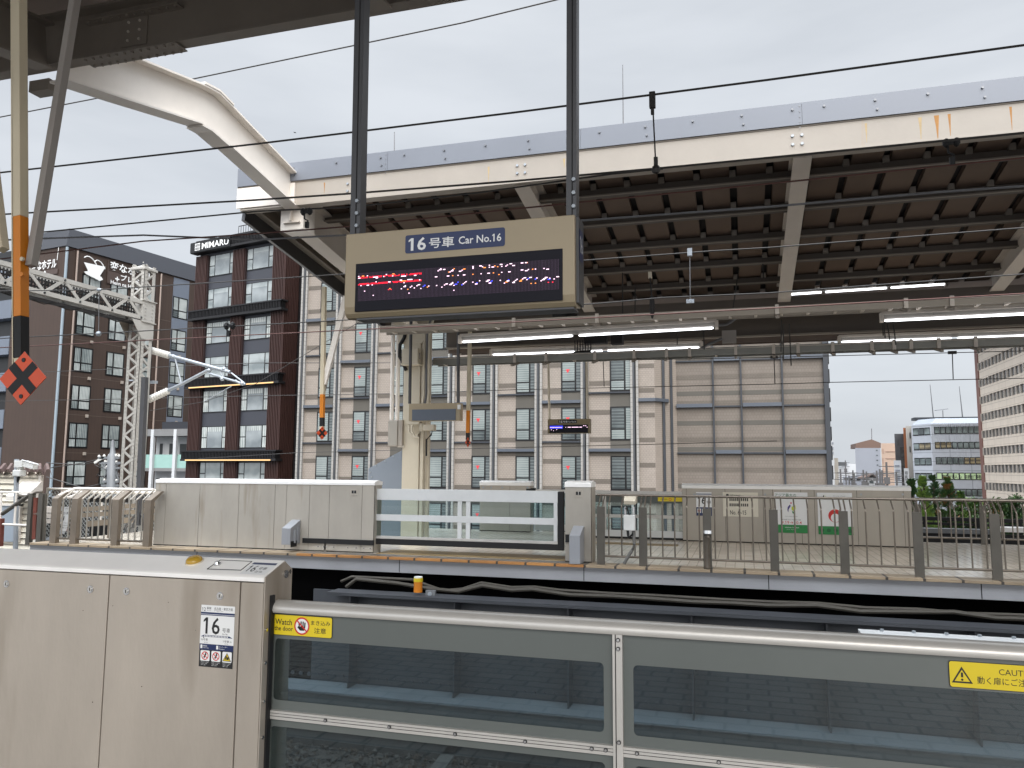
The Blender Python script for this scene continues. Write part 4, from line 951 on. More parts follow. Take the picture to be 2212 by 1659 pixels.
# valley: ladder beam, ribbed flat strip, trough
b = MB(); z = roof_z(VY)-.05
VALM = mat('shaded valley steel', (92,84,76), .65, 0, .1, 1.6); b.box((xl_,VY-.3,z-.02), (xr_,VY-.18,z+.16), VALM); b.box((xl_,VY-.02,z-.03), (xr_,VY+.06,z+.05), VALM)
x = xl_
while x < xr_: b.box((x,VY-.2,z-.02), (x+.05,VY,z+.02), STEELMID); x += .62
b.build('valley_beam', fc)
RIBST = mat('ribbed taupe sheet', (124,116,106), .6, 0, .08, 2)
b = MB(); z = S(1450,664,Y=VY+.15).z; x = xl_+1
while x < xr_: b.box((x,VY+.1,z), (x+.09,VY+1.75,z+.02), RIBST); b.box((x+.09,VY+.1,z+.03), (x+.155,VY+1.75,z+.05), MESHDK); x += .155
b.build('soffit_strip', fc)
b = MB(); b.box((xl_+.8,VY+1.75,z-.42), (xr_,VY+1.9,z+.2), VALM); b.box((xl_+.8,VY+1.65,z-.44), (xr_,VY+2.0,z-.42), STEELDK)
b.build('valley_girder', fc)
# left end frame: slanting struts below the end rafter and the hanger
b = MB(); e0 = S(612,500,Y=12.3); e1 = S(748,640,Y=16.2)
p0_ = V((xl_+.05,YE+.1,roof_z(YE)+.02)); p1_ = V((xl_+.05,VY,roof_z(VY)-.02)); b.bar(p0_, p1_, .06, .30, POSTGREY); b.build('end_strip', fc)

# ================================================================ PLATFORM COLUMN and what hangs on it
YCO = 16.0; cx = S(888,900,Y=YCO).x
co = thing('platform_column', 'beige square steel column carrying the far canopy behind the glass door', 'column', (cx,YCO,0))
cw = (S(906,900,Y=YCO).x-S(870,900,Y=YCO).x)
z_t = S(895,690,Y=YCO).z
b = MB(); b.box((cx-cw/2,YCO,0), (cx+cw/2,YCO+cw,z_t), BEIGEDK); b.build('shaft', co, bevel=.012)
b = MB(); b.box((cx+cw/2+.02,YCO+.02,0), (cx+cw/2+.09,YCO+.12,z_t-.3), BEIGEDK); b.box((cx+cw/2+.10,YCO+.16,0), (cx+cw/2+.17,YCO+.24,z_t), BEIGEDK); b.build('downpipe', co)
b = MB(); b.prism([V((cx-cw*.6,YCO-.02,z_t-.55)), V((cx+cw*.6,YCO-.02,z_t-.55)), V((cx+cw*1.5,YCO-.02,z_t+.25)), V((cx-cw*1.5,YCO-.02,z_t+.25))], (0,.06,0), BEIGEDK); b.build('gusset', co)
ycf = YCO-.02
def fbox(nm, par, px0, py0, px1, py1, Y, dpt, m, bev=.006):
    a, c = S(px0,(py0+py1)/2,Y=Y), S(px1,(py0+py1)/2,Y=Y); m_ = (px0+px1)/2; zt_, zb2 = S(m_,py0,Y=Y).z, S(m_,py1,Y=Y).z
    b = MB(); b.box((a.x,Y,zb2), (c.x,Y+dpt,zt_), m); return b.build(nm, par, bevel=bev)
t = thing('junction_box', 'grey beige junction box strapped high on the platform column', 'box', S(890,787,Y=ycf-.25)); fbox('housing', t, 868, 752, 902, 785, ycf-.22, .22, BEIGEDK); fbox('flange', t, 866, 784, 904, 788, ycf-.24, .24, BEIGEDK); fbox('latch', t, 900, 762, 906, 776, ycf-.15, .06, GREYHANG)
t = thing('control_cabinet', 'stainless control cabinet mounted on the left side of the column', 'cabinet', S(855,965,Y=ycf-.05)); fbox('housing', t, 839, 907, 869, 964, ycf-.05, .3, BOXST); fbox('door', t, 838, 909, 858, 963, ycf-.075, .02, BOXFAR); fbox('mount', t, 858, 962, 872, 966, ycf-.02, .2, PAINTWH)
t = thing('speaker_box', 'small beige box with cables under the blank sign on the column', 'box', S(928,945,Y=15.8)); fbox('housing', t, 913, 917, 937, 930, 15.8, .15, BEIGEDK); fbox('backplate', t, 880, 873, 905, 917, 15.85, .08, BEIGEDK)
b = MB()
for dx in (0, .07): 
    b.tube([S(884,918,Y=15.85)+V((dx,0,0)), S(884,934,Y=15.84)+V((dx,0,0)), S(893,944,Y=15.83)+V((dx*.5,0,0)), S(905,944,Y=15.83)+V((-dx*.3,0,.0+dx*.4)), S(911,930,Y=15.84)+V((-dx*.5,0,0)), S(912,915,Y=15.85)+V((-dx*.5,0,0))], .024, BEIGEDK, 7)
b.tube([S(935,928,Y=15.85), S(931,940,Y=15.85), S(921,950,Y=15.86), S(921,985,Y=15.9)], .02, BLACK, 6)
tag(b.build('cable_loops', smooth=True), 'pale looped cables hanging below the blank sign at the column', 'cable')
b = MB(); p = lambda x, y: S(x, y, Y=15.95)
b.tube([p(881,700),p(873,730),p(864,745),p(863,770),p(870,782),p(877,800)], .04, BLACK, 7); tag(b.build('black_hose', smooth=True), 'thick black hose curving past the junction box on the column', 'hose')
b = MB()
for x in (918,923,928): b.tube([p(x+8,690),p(x,715),p(x-2,790),p(x-2,850),p(x-6,880)], .025, BEIGEDK if x != 923 else WIRELT, 6)
tag(b.build('riser_pipes', smooth=True), 'bundle of beige riser pipes bending up the right side of the column', 'pipes')
# ladder like pole pair left of the column
b = MB(); 
for x0_, x1_ in ((850,846),(861,858)): b.tube([S(x0_,690,Y=16.3), S(x1_,908,Y=16.3)], .05, PAINTWH, 8)
for yy in (705,735,765,795,825,855,885): b.tube([S(852,yy-4,Y=16.3), S(860,yy,Y=16.3)], .015, PAINTWH, 6)
tag(b.build('pole_pair', smooth=True), 'pair of white vertical poles with rungs left of the column', 'pole')
# grey sheet screen left of the column
b = MB(); YS2 = 16.9; pts = [S(x,y,Y=YS2) for x, y in ((796,1012),(868,973),(868,1160),(790,1160))]; b.prism(pts, (0,.03,0), mat('grey sheet screen',(128,136,146),.5,.2,.06,1.2))
for x, y in ((800,1020),(803,1030),(801,1040),(812,1006),(832,996),(850,986)): b.bolt(S(x,y,Y=YS2), (0,-1,0), .02, .015, GALV)
tag(b.build('sheet_screen'), 'grey sloping sheet metal screen standing left of the column', 'screen')
# blank sign seen from behind, on two poles
t = thing('hanging_sign', 'small beige hanging sign with blank slate panel beside the column', 'sign', S(938,910,Y=15.2), 'hanging car number signs'); fbox('housing', t, 883, 871, 993, 909, 15.2, .2, BEIGE); fbox('blank_panel', t, 890, 884, 984, 908, 15.185, .02, mat('slate display panel',(82,90,102),.3,0,.06,3), 0); fbox('end_lamp', t, 988, 874, 994, 884, 15.17, .05, WHITE)
for xa_, xb_ in ((888,885),(990,990)): b = MB(); b.tube([S(xa_,690,Y=15.3), S(xb_,872,Y=15.3)], .035, POSTGREY, 8); b.build('hanger_pole', t)
# lit small car number sign, further away
Y6 = 18.2
t = thing('car_number_sign', 'small lit 16 car number sign hanging in front of the beige hotel', 'sign', S(1228,937,Y=Y6), 'hanging car number signs'); fbox('housing', t, 1183, 905, 1274, 936, Y6, .2, mat('olive beige sign housing',(128,114,84),.45,0,.05,3)); s6 = fbox('display', t, 1187, 917.5, 1270, 935, Y6-.012, .02, SCREEN, 0)
TL, TR, BL = S(1206.5,907.5,Y=Y6-.004), S(1246,907.5,Y=Y6-.004), S(1206.5,914.5,Y=Y6-.004); TR.z = TL.z; BL.x = TL.x
b = MB(); d = Decal(b, TL, TR, BL, (0,-1,0), .002); d.rect(0,0,1,1,SCREEN,1,.03); d.text('16',.04,.12,.22,.88,WHITE,2,.02); d.text('号車',.25,.25,.5,.85,WHITE,2,.01); d.text('Car No.16',.54,.3,.96,.75,WHITE,2,.01); b.build('number_plate', t, recalc=False)
TL, TR, BL = S(1187,918.5,Y=Y6-.013), S(1270,918.5,Y=Y6-.013), S(1187,934,Y=Y6-.013); TR.z = TL.z; BL.x = TL.x
b = MB(); d = Decal(b, TL, TR, BL, (0,-1,0), .002); d.rect(.01,.12,.35,.17,LEDB); d.rect(.01,.26,.35,.31,LEDB); d.rect(.01,.42,.35,.46,LEDB)
for i in range(16): d.rect(.015+i*.02,.3,.028+i*.02,.36,LEDW,2)
for u, v, ww in ((.42,.28,.015),(.48,.28,.08),(.58,.28,.18),(.78,.28,.07),(.88,.08,.03),(.93,.1,.025),(.04,.62,.02),(.1,.75,.015),(.18,.6,.02),(.97,.3,.02)): d.rect(u,v,u+ww,v+.06,LEDW,2)
b.build('led_text', s6, recalc=False)
for x0_, x1_ in ((1184,1187),(1267,1269)): b = MB(); b.tube([S(x0_,765,Y=Y6+.1), S(x1_,906,Y=Y6+.1)], .03, BEIGEDK, 6); b.build('hanger_pole', t)

# ================================================================ LAMP RACKS AND TUBES
RACK = mat('beige cable rack', (150,141,128), .5, 0, .08, 2); RACKDK = mat('brown cable rack', (98,84,74), .5, 0, .1, 2)
def rack(label, pts, Y, h, m, step, brackets, tall=1):
    """cable rack: two long rails with rungs, seen edge on; pts = pixel ends of its lower edge"""
    a, c = S(*pts[0],Y=Y), S(*pts[1],Y=Y); z = (a.z+c.z)/2
    t = thing('cable_rack', label, 'rack', (a.x,Y,z), 'cable racks under the far canopy')
    b = MB(); b.box((a.x,Y,z), (c.x,Y+.03,z+h), m); b.box((a.x,Y-.012,z+h*.80), (c.x,Y,z+h*.88), STEELMID); b.build('rail', t)
    b = MB(); b.box((a.x,Y+.3,z), (c.x,Y+.33,z+h), m); b.build('rail', t)
    b = MB(); b.box((a.x+.2,Y+.03,z+.01), (a.x+.25,Y+.30,z+.04), STEELMID); rp = b.build('rung', t); x = step
    while a.x+.2+x < c.x: o = rp.copy(); COL.objects.link(o); o.parent = t; o.location.x = x; x += step
    for px in brackets:
        x = S(px,pts[0][1],Y=Y).x; b = MB()
        b.box((x-.03,Y-.04,z-.015), (x+.03,Y+.0,z+h+.02), STEELMID); b.bar((x,Y-.25,z-.1), (x,Y+.3,z+.02), .05, .05, STEELDK); b.build('bracket', t)
    return t
RK = [((820,724),(2320,640),13.6,.13,RACK,.42,(1110,1290,1680,1960,2060),'beige cable rack with rungs, uppermost of the three under the canopy'),
      ((968,762),(2300,715),18.4,.13,RACKDK,3.0,(1270,1690,),'dark brown cable rack running just above the lower lamps'),
      ((935,787),(2300,743),16.4,.16,mat('galvanised rack',(140,140,134),.5,.1,.08,2),3.0,(1112,1180,1285,1370,1440,1490,1590,1672,1725,1800,1885,1933,1970,2030,2110),'beige bracketed cable rack directly below the lower lamps')]
for a, c, Y, h, m, st, br, lab in RK: rack(lab, (a, c), Y, h, m, st, br)
def lamp(px0, py0, px1, py1, Y, label, tubes, reflect=.14, up=.13):
    a, c = S(px0,py0,Y=Y), S(px1,py1,Y=Y)
    t = thing('tube_lamp', label, 'lamp', (a.x,Y,a.z), 'fluorescent lamps under the far canopy')
    d = c-a; b = MB(); b.bar(a+V((0,.06,up)), c+V((0,.06,up)), .14, .05, STEELMID); b.bar(a+V((0,.06,up*.5+.012)), c+V((0,.06,up*.5+.012)), .10, up*.6, bpy.data.materials.get('grey lamp housing') or mat('grey lamp housing',(150,146,140),.5,0,.03,2)); b.build('reflector', t)
    n = len(tubes)-1
    for t0, t1 in zip(tubes[:-1], tubes[1:]):
        p, q = a+d*(t0+.012), a+d*(t1-.012); b = MB(); b.tube([p,p+(q-p)*.01,q-(q-p)*.01,q], [.012,.02,.02,.012], TUBE, 10); b.build('lit_tube', t, smooth=True)
    for t0 in (0, 1):
        b = MB(); b.box(a+d*t0+V((-.03,-.02,-.025)), a+d*t0+V((.03,.06,up)), STEELMID); b.build('end_cap', t)
    return t
lamp(993,739,1548,708,13.9,'bright twin tube lamp, upper of the two left of the gap', (0,.475,1))
lamp(1060,766.5,1516,750,18.1,'bright twin tube lamp, lower of the two left of the gap', (0,.43,.56,1))
lamp(1905,693,2420,668,13.9,'long bright lamp against the sky at the upper right edge', (0,.9,1))
lamp(1813,739,2330,721,18.1,'bright lamp against the sky above the bracketed rack at the right', (0,.5,1))
lamp(1690,637,2045,613.5,17.2,'half hidden lamp glowing above the ribbed soffit strip', (0,.26,.66,1))
# hanging rods and small fittings on the racks
HW = [(1345,560,1345,700,15),(1372,620,1372,690,15),(1692,700,1692,775,15),(1705,700,1709,790,16),(1688,690,1687,760,16),(1909,695,1912,730,16),(1917,700,1922,735,16),(1930,700,1935,745,16),(1905,690,1908,725,16),(1520,700,1521,755,16),(1463,700,1463,745,16),(1612,470,1580,690,15.5),(1640,470,1650,600,15)]
b = MB()
ROD = mat('thin steel rod', (60,58,56), .5, .3, 0)
for i, (x0_,y0_,x1_,y1_,Y) in enumerate(HW):
    b = MB(); b.tube([S(x0_,y0_,Y=Y), S(x1_,y1_,Y=Y)], .012, ROD, 5); o = b.build('hanger_rod', fc)
b = MB(); a, c = S(1400,592,Y=13.2), S(1411,620,Y=13.2)
b.box((a.x,13.2,S(1404,600,Y=13.2).z), (a.x+.06,13.26,a.z+.04), BEIGEDK); b.tube([S(1404,600,Y=13.2), S(1408,640,Y=13.2)], .012, BLACK, 6); b.tube([S(1408,640,Y=13.2), S(1409,668,Y=13.2), S(1409,688,Y=13.2)], [.035,.05,.015], MESHDK, 8)
tag(b.build('hanging_weight', smooth=False), 'thin dark pendulum rod hanging in front of the ribbed soffit', 'pendant')
b = MB(); q = S(1615,672,Y=16.9); b.box(q+V((-.17,0,-.06)), q+V((.17,.03,.07)), WHBOX); b.ball(q+V((0,-.02,-.05)), .1, BLACK, (1,.6,1)); tag(b.build('camera_dome', loc=q), 'small white plate with black dome camera under the valley girder', 'camera')
b = MB(); q = S(1575,727,Y=16.3); b.box(q+V((-.14,0,-.13)), q+V((.14,.14,.13)), GREYHANG); tag(b.build('rack_box', loc=q), 'small grey box on the brown rack at the end of the lower lamp', 'box')
for pts, lab in (((( 1515,752),(1535,742),(1560,731)),'grey cable curving from the lower lamp end up to the grey rack box'), (((1548,703),(1570,701),(1592,686)),'grey cable curving from the upper lamp end to the rack above')):
    b = MB(); b.tube([S(*q_,Y=16.25) for q_ in pts], .03, WIRELT, 6); tag(b.build('lamp_cable', smooth=True), lab, 'cable')
b = MB(); q = S(1248,768,Y=17.9); b.ball(q, .14, MESHDK, (1.2,.8,.8)); b.box(q+V((.05,0,.0)), q+V((.3,.1,.12)), MESHDK); tag(b.build('loudspeaker', loc=q), 'dark loudspeaker tilted under the lower lamp', 'loudspeaker')
b = MB(); q = S(1210,680,Y=14.6); b.ball(q, .16, BLACK, (1.1,.8,.8)); b.tube([q+V((.15,0,-.05)),q+V((.32,0,-.12))], [.09,.13], BLACK, 10); tag(b.build('loudspeaker', loc=q), 'black loudspeaker just below the right end of the big sign', 'loudspeaker')
b = MB(); q = S(1300,735,Y=17.0); b.box(q+V((-.4,0,-.06)), q+V((.1,.2,.1)), MESHDK); b.box(q+V((.2,0,-.09)), q+V((.45,.25,.14)), MESHDK)
for i in range(7): b.box(q+V((-.62+i*.06,0,-.22)), q+V((-.60+i*.06,.02,.02)), MESHDK)
tag(b.build('rack_equipment', loc=q), 'dark equipment boxes with hanging cable ends between the two lamps', 'equipment')

# ================================================================ FAR STOP MARKERS
def far_marker(label, x, ytop, ytube, yor, ybl, ydia, Y, hw, hh, ang, w):
    t = thing('stop_marker', label, 'marker', S(x-2,ydia+hh,Y=Y), 'train stop markers')
    for y0_, y1_, m, nm in ((ytop,ytube,CREAMPOST,'hanger_tube'), (ytube,yor,ORANGE,'orange_band'), (yor,ybl,BLACK,'black_band'), (ybl,ydia,CREAMPOST,'tube_foot')):
        b = MB(); xx = lambda y: x+2.5-(y-ytop)/(ydia-ytop)*5; b.bar(S(xx(y0_),y0_,Y=Y), S(xx(y1_),y1_,Y=Y), w, w, m, up=(0,1,0)); b.build(nm, t)
    r = S(x,ydia-hh,Y=Y).z-S(x,ydia,Y=Y).z
    diamond(t, S(x-2.5,ydia,Y=Y-.08), (r*.9,r), ang); return t
far_marker('orange stop marker with cross diamond hanging left of the hotel windows', 698, 620, 852, 902, 921, 935.5, 12.6, 7, 14.5, math.radians(58), .07)
b = MB(); b.bar(S(748,640,Y=12.65), S(700,830,Y=12.62), .10, .06, PAINTWH, up=(0,1,0)); b.bar(S(745,650,Y=12.7), S(697,862,Y=12.66), .03, .05, GREYHANG, up=(0,1,0)); tag(b.build('marker_brace'), 'slanting white brace of the left far stop marker', 'brace')
far_marker('thin orange stop marker with narrow diamond right of the column', 1013, 700, 887, 935, 950, 955.5, 15.6, 4, 11, math.radians(74), .07)
# ================================================================ OVERHEAD WIRES
def wire(name, label, pts, Y, r, m, ext=6, grp='overhead wires'):
    p = [S(x,y,Y=Y) for x, y in pts]
    p = [p[0]+(p[0]-p[1]).normalized()*ext] + p + [p[-1]+(p[-1]-p[-2]).normalized()*ext]
    b = MB(); b.tube(p, r, m, 6); return tag(b.build(name, loc=p[0], smooth=True), label, 'wire', grp)
wire('feeder_wire', 'topmost thin wire crossing the open sky above the bent arm', [(0,253),(205,213),(400,174),(770,97),(1000,49),(1200,0)], 12.5, .013, WIRE)
wire('messenger_wire', 'thick dark wire sweeping across the sky just above the far canopy fascia', [(0,373),(553,311),(1106,243.7),(1659,172.5),(2212,97.5)], 5.5, .0078, WIRE)
wire('auxiliary_wire', 'heavy dark wire running along the lower edge of the cream eave beam', [(59,460),(553,432),(760,418),(1106,391.5),(1417,364),(1659,341),(2212,287)], 5.5, .0078, WIRE)
wire('auxiliary_wire', 'dark wire rising from the brown hotel to the clamp below the dropper', [(75,503),(553,456.6),(760,447),(1035,416),(1320,376),(1417,366)], 5.62, .0066, WIRE, ext=.05)
wire('contact_wire', 'reddish contact wire passing just above the top of the big sign', [(70,551),(310,521),(553,505),(770,488),(1106,452),(1476,415),(1659,397),(2212,341)], 5.6, .0062, WIRERD)
wire('steady_wire', 'pale wire ending at the left top corner of the big sign', [(0,519),(70,516),(310,508),(553,518),(745,508),(1248,477),(1659,447),(2029,415),(2212,402)], 6.1, .0085, WIRELT)
wire('messenger_wire', 'brown wire crossing the gantry mesh and passing behind the sign upper screen', [(60,628),(213,626),(553,604.6),(745,592),(1255,563),(1540,542),(1659,535),(2212,492)], 10.3, .0088, WIRE)
wire('auxiliary_wire', 'brown wire crossing the hotel at its fourth floor left of the sign', [(60,728),(553,702),(770,690),(1300,655),(1430,643),(1659,633),(2212,592)], 10.3, .0085, WIRE)
wire('contact_wire', 'red brown contact wire passing just beneath the big sign', [(60,748),(553,723),(1106,696),(1659,666),(2212,634)], 10.3, .0085, WIRERD)
wire('messenger_wire', 'thin wire behind the platform from the cross diamond to the brown tower', [(0,809),(90,804),(247,797),(553,784),(803,784),(1000,782),(1350,778),(1669,772),(2212,758)], 20.5, .010, WIRE)
wire('auxiliary_wire', 'thin lower wire crossing the lattice mast and the hotel windows', [(0,866.5),(262,862),(553,855),(873,850),(1106,842),(1659,830),(1791,826),(2212,817)], 20.5, .010, WIRE)
wire('contact_wire', 'faint lowest wire running above the railing past the column', [(440,990),(640,978),(873,972),(1106,967),(1400,960),(1660,953)], 20.8, .009, WIRE, ext=.2)
wire('guy_wire', 'thin slanting wire from the big sign down to the mast', [(785,690),(553,829),(440,868),(330,886)], 20.0, .009, WIRE, ext=.1)
def dropper(label, pts, Y, top_clamp=True):
    p, q = S(*pts[0],Y=Y), S(*pts[1],Y=Y); t = thing('wire_dropper', label, 'dropper', q, 'wire droppers and clamps')
    b = MB(); b.tube([p,q], .006*Y/5.5, WIRE, 6); b.build('rod', t)
    k = Y/5.5
    b = MB(); b.box(p+V((-.022,-.02,-.10))*k, p+V((.022,.02,.02))*k, WIRE); b.box(p+V((-.012,-.012,-.15))*k, p+V((.012,.012,-.1))*k, WIRE); b.build('upper_clamp', t, bevel=.004)
    b = MB(); b.ball(q, .035*k, WIRE, (1,.8,1), 8); b.box(q+V((-.014,-.012,0))*k, q+V((.014,.012,.09))*k, WIRE); b.build('lower_clamp', t)
dropper('black dropper rod with clamps between the sky wire and the cream beam', ((1409,205),(1417,366)), 5.5)
def clamp(label, top, bottom, Y, horn=True):
    p, q = S(*top,Y=Y), S(*bottom,Y=Y); k = Y/5.5; t = thing('wire_clamp', label, 'clamp', q, 'wire droppers and clamps')
    b = MB()
    for dx in (-.03,.03): b.ball(p+V((dx,0,0))*k, .026*k, BLACK, (.8,1,1.3), 8)
    b.box(p+V((-.05,-.012,-.012))*k, p+V((.05,.012,.012))*k, BLACK); b.build('insulator_pair', t)
    b = MB(); m_ = p.lerp(q,.5); b.tube([p+V((-.02,0,0))*k, m_+V((-.02,0,0))*k, m_+V((.012,0,-.02))*k, q], .007*k, BLACK, 6); b.build('hook', t)
    b = MB(); b.box(q+V((-.014,-.012,-.02))*k, q+V((.014,.012,.03))*k, BLACK); b.build('jaw', t)
clamp('black double clamp in front of the end plate of the bent arm', (662,457), (663,487), 5.6)
clamp('black double clamp on the heavy wire under the cream beam at the upper right', (2055,308), (2057,350), 5.6)
clamp('small black clamp on the wire in front of the brown slatted tower', (496,704), (494,722), 10.3)
b = MB(); p, q = S(1490,545,Y=10.3), S(1491,650,Y=10.3); b.tube([p,q], .006, WIRELT, 5); b.box(p+V((-.03,-.03,-.05)), p+V((.03,.03,.05)), GALV); b.box(q+V((-.05,-.02,-.03)), q+V((.05,.02,.02)), GALV)
tag(b.build('wire_dropper', loc=q), 'thin dropper with bright clips in front of the dark canopy ribs', 'dropper', 'wire droppers and clamps')
b = MB(); p, q = S(214,626,Y=10.3), S(213,721,Y=10.3); b.tube([p,q], .006, WIRELT, 5); b.ball(q, .045, GALV, (1,1,1), 8); b.ball(p, .03, GALV, (1.6,1,1), 8)
tag(b.build('wire_dropper', loc=q), 'thin dropper with pale clips in front of the gantry truss', 'dropper', 'wire droppers and clamps')
for x, lab in ((1672,'small wire clip with thread hanging at the right edge of the beige hotel'), (1303,'small wire clip with thread above the far 16 sign'), (2057,'small wire clip with thread in front of the far cream office')):
    b = MB(); yy = 772 if x > 1500 else 778; yy -= (x-1672)*.026 if x > 1700 else 0
    p, q = S(x,yy,Y=20.5), S(x+2,yy+57,Y=20.5); b.tube([p,q], .012, WIRE, 5); b.box(p+V((-.09,-.03,-.03)), p+V((.09,.03,.04)), WIRE)
    tag(b.build('wire_dropper', loc=q), lab, 'dropper', 'wire droppers and clamps')

# ================================================================ WHITE LATTICE GANTRY
YG2 = 16.0; ga = thing('catenary_gantry', 'white riveted lattice mast with truss arm and insulated brackets', 'gantry', (S(300,1050,Y=YG2).x,YG2,-1))
gx = S(300,800,Y=YG2-.0).x; s_ = .44
g0 = V((S(276,800,Y=YG2).x, YG2, 0)); x0, x1 = S(272,800,Y=YG2).x, S(300,800,Y=YG2).x+.0
x1 = x0+.40; y0, y1 = YG2, YG2+.40
ztop = S(300,572,Y=YG2).z; zg1, zg0 = S(290,650,Y=YG2).z, S(290,694,Y=YG2).z
b = MB()
for cx_, cy_ in ((x0,y0),(x1,y0),(x1,y1),(x0,y1)): 
    sx_ = 1 if cx_ == x0 else -1; sy_ = 1 if cy_ == y0 else -1
    b.box((min(cx_,cx_+.09*sx_),min(cy_,cy_+.012*sy_),-1.2), (max(cx_,cx_+.09*sx_),max(cy_,cy_+.012*sy_),ztop), LATTICE)
    b.box((min(cx_,cx_+.012*sx_),min(cy_,cy_+.11*sy_),-1.2), (max(cx_,cx_+.012*sx_),max(cy_,cy_+.11*sy_),ztop-.004), LATTICE)
b.build('corner_angles', ga)
b = MB(); n = 40; st_ = (ztop+1.2)/n
for face in range(4):
    for i in range(n):
        za, zb2 = -1.2+i*st_, -1.2+(i+1)*st_
        if i % 2: za, zb2 = zb2, za
        if face == 0: p, q = V((x0+.06,y0+.014,za)), V((x1-.06,y0+.014,zb2))
        elif face == 1: p, q = V((x1-.014,y0+.06,za)), V((x1-.014,y1-.06,zb2))
        elif face == 2: p, q = V((x0+.06,y1-.014,za)), V((x1-.06,y1-.014,zb2))
        else: p, q = V((x0+.014,y0+.06,za)), V((x0+.014,y1-.06,zb2))
        nr_ = (0,1,0) if face % 2 == 0 else (1,0,0)
        b.bar(p, q, .012, .065, LATTICE, up=V(nr_).cross(q-p)) if 0 else b.bar(p, q, .05, .012, LATTICE, up=nr_)
b.build('lacing', ga)
b = MB()
for i in range(n*2+1):
    z = -1.2+i*st_/2
    if z < ztop:
        b.bolt((x0+.05,y0,z), (0,-1,0), .018, .015, LATTICE, 6); b.bolt((x1-.05,y0,z+st_/4), (0,-1,0), .018, .015, LATTICE, 6); b.bolt((x1,y0+.05,z), (1,0,0), .018, .015, LATTICE, 6)
b.build('rivet_row', ga)
b = MB(); b.prism([V((x0-.03,y0-.03,ztop-.12)), V((x1+.03,y0-.03,ztop-.12)), V((x1+.03,y1+.03,ztop-.12)), V((x0-.03,y1+.03,ztop-.12))], (0,0,.05), LATTICE)
m_ = V(((x0+x1)/2,(y0+y1)/2,ztop+.05)); c4_ = [V((x0-.03,y0-.03,ztop-.07)), V((x1+.03,y0-.03,ztop-.07)), V((x1+.03,y1+.03,ztop-.07)), V((x0-.03,y1+.03,ztop-.07))]
for i in range(4): b.face([c4_[i], c4_[(i+1) % 4], m_], LATTICE)
b.build('cap_plate', ga)
b = MB(); b.box((x0-.03,y0-.02,zg0), (x1+.02,y1+.02,zg1), LATTICE); 
for i in range(5): 
    z = zg0+.08+(zg1-zg0-.16)*i/4; b.bolt((x1+.02,y0+.08,z), (1,0,0), .02, .016, LATTICE, 6); b.bolt((x1+.02,y1-.08,z), (1,0,0), .02, .016, LATTICE, 6); b.bolt((x1-.06,y0-.02,z), (0,-1,0), .02, .016, LATTICE, 6)
b.box((x0-.06,y0-.05,zg0-.02), (x1+.05,y1+.05,zg0), LATTICE); b.box((x0-.06,y0-.05,zg1), (x1+.05,y1+.05,zg1+.02), LATTICE); b.build('gusset_box', ga)
b = MB(); zl_ = zg0-.45; b.prism([V((x1+.004,y0-.35,zg0)), V((x1+.004,y1,zg0)), V((x1+.004,y1,zl_)), V((x1+.004,y0,zl_))], (.015,0,0), LATTICE); b.build('knee_plate', ga); b = MB(); b.prism([V((x0-.02,y0-.35,zg0)), V((x0-.02,y0,zl_)), V((x0-.02,y0,zg0))], (.015,0,0), STEELDK); b.build('knee_plate', ga)
# truss toward the viewer (across the tracks)
ye_ = 4.6
b = MB()
for xx in (x0+.04, x1-.04):
    for z in (zg0+.08, zg1-.05): b.box((xx-.05,ye_,z-.05), (xx+.05,y0-.02,z+.05), LATTICE)
b.build('chords', ga)
b = MB(); pit = .95; i = 0; yy = y0-.05
while yy-pit/2 > ye_:
    for xx in (x0, x1):
        b.bar((xx,yy,zg0+.1), (xx,yy-pit*.42,zg1-.08), .012, .075, LATTICE, up=(0,1,0)); b.bar((xx,yy-pit*.52,zg1-.08), (xx,yy-pit*.98,zg0+.1), .012, .075, LATTICE, up=(0,1,0))
        for z, o in ((zg0+.08,0),(zg1-.05,.47)): b.bolt((x1+.012,yy-pit*o,z), (1,0,0), .024, .02, GALV)
    b.bar((x0,yy,zg0+.03), (x1,yy-pit*.5,zg0+.03), .05, .012, LATTICE); b.bar((x1,yy-pit*.5,zg0+.03), (x0,yy-pit,zg0+.03), .05, .012, LATTICE)
    yy -= pit
b.build('web_members', ga)
b = MB(); k = .085; xx = (x0+x1)/2                               # inner walkway mesh
yy = ye_
while yy < y0: b.box((xx,yy,zg0+.1), (xx+.01,yy+.04,zg1-.08), MESHDK); yy += k
zz_ = zg0+.12
while zz_ < zg1-.1: b.box((xx-.012,ye_,zz_), (xx-.002,y0,zz_+.035), MESHDK); zz_ += k
b.build('walkway_mesh', ga)
b = MB(); b.box((x0+.05,ye_,zg0-.06), (x1-.05,y0,zg0-.04), MESHDK)
for i in range(16): b.tube([(x0+.02,ye_+i*.7,zg0-.03),(x0+.2,ye_+i*.7+.3,zg0-.12),(x1,ye_+i*.7+.5,zg0-.05)], .012, WIRE, 5)
b.build('cable_hangers', ga)
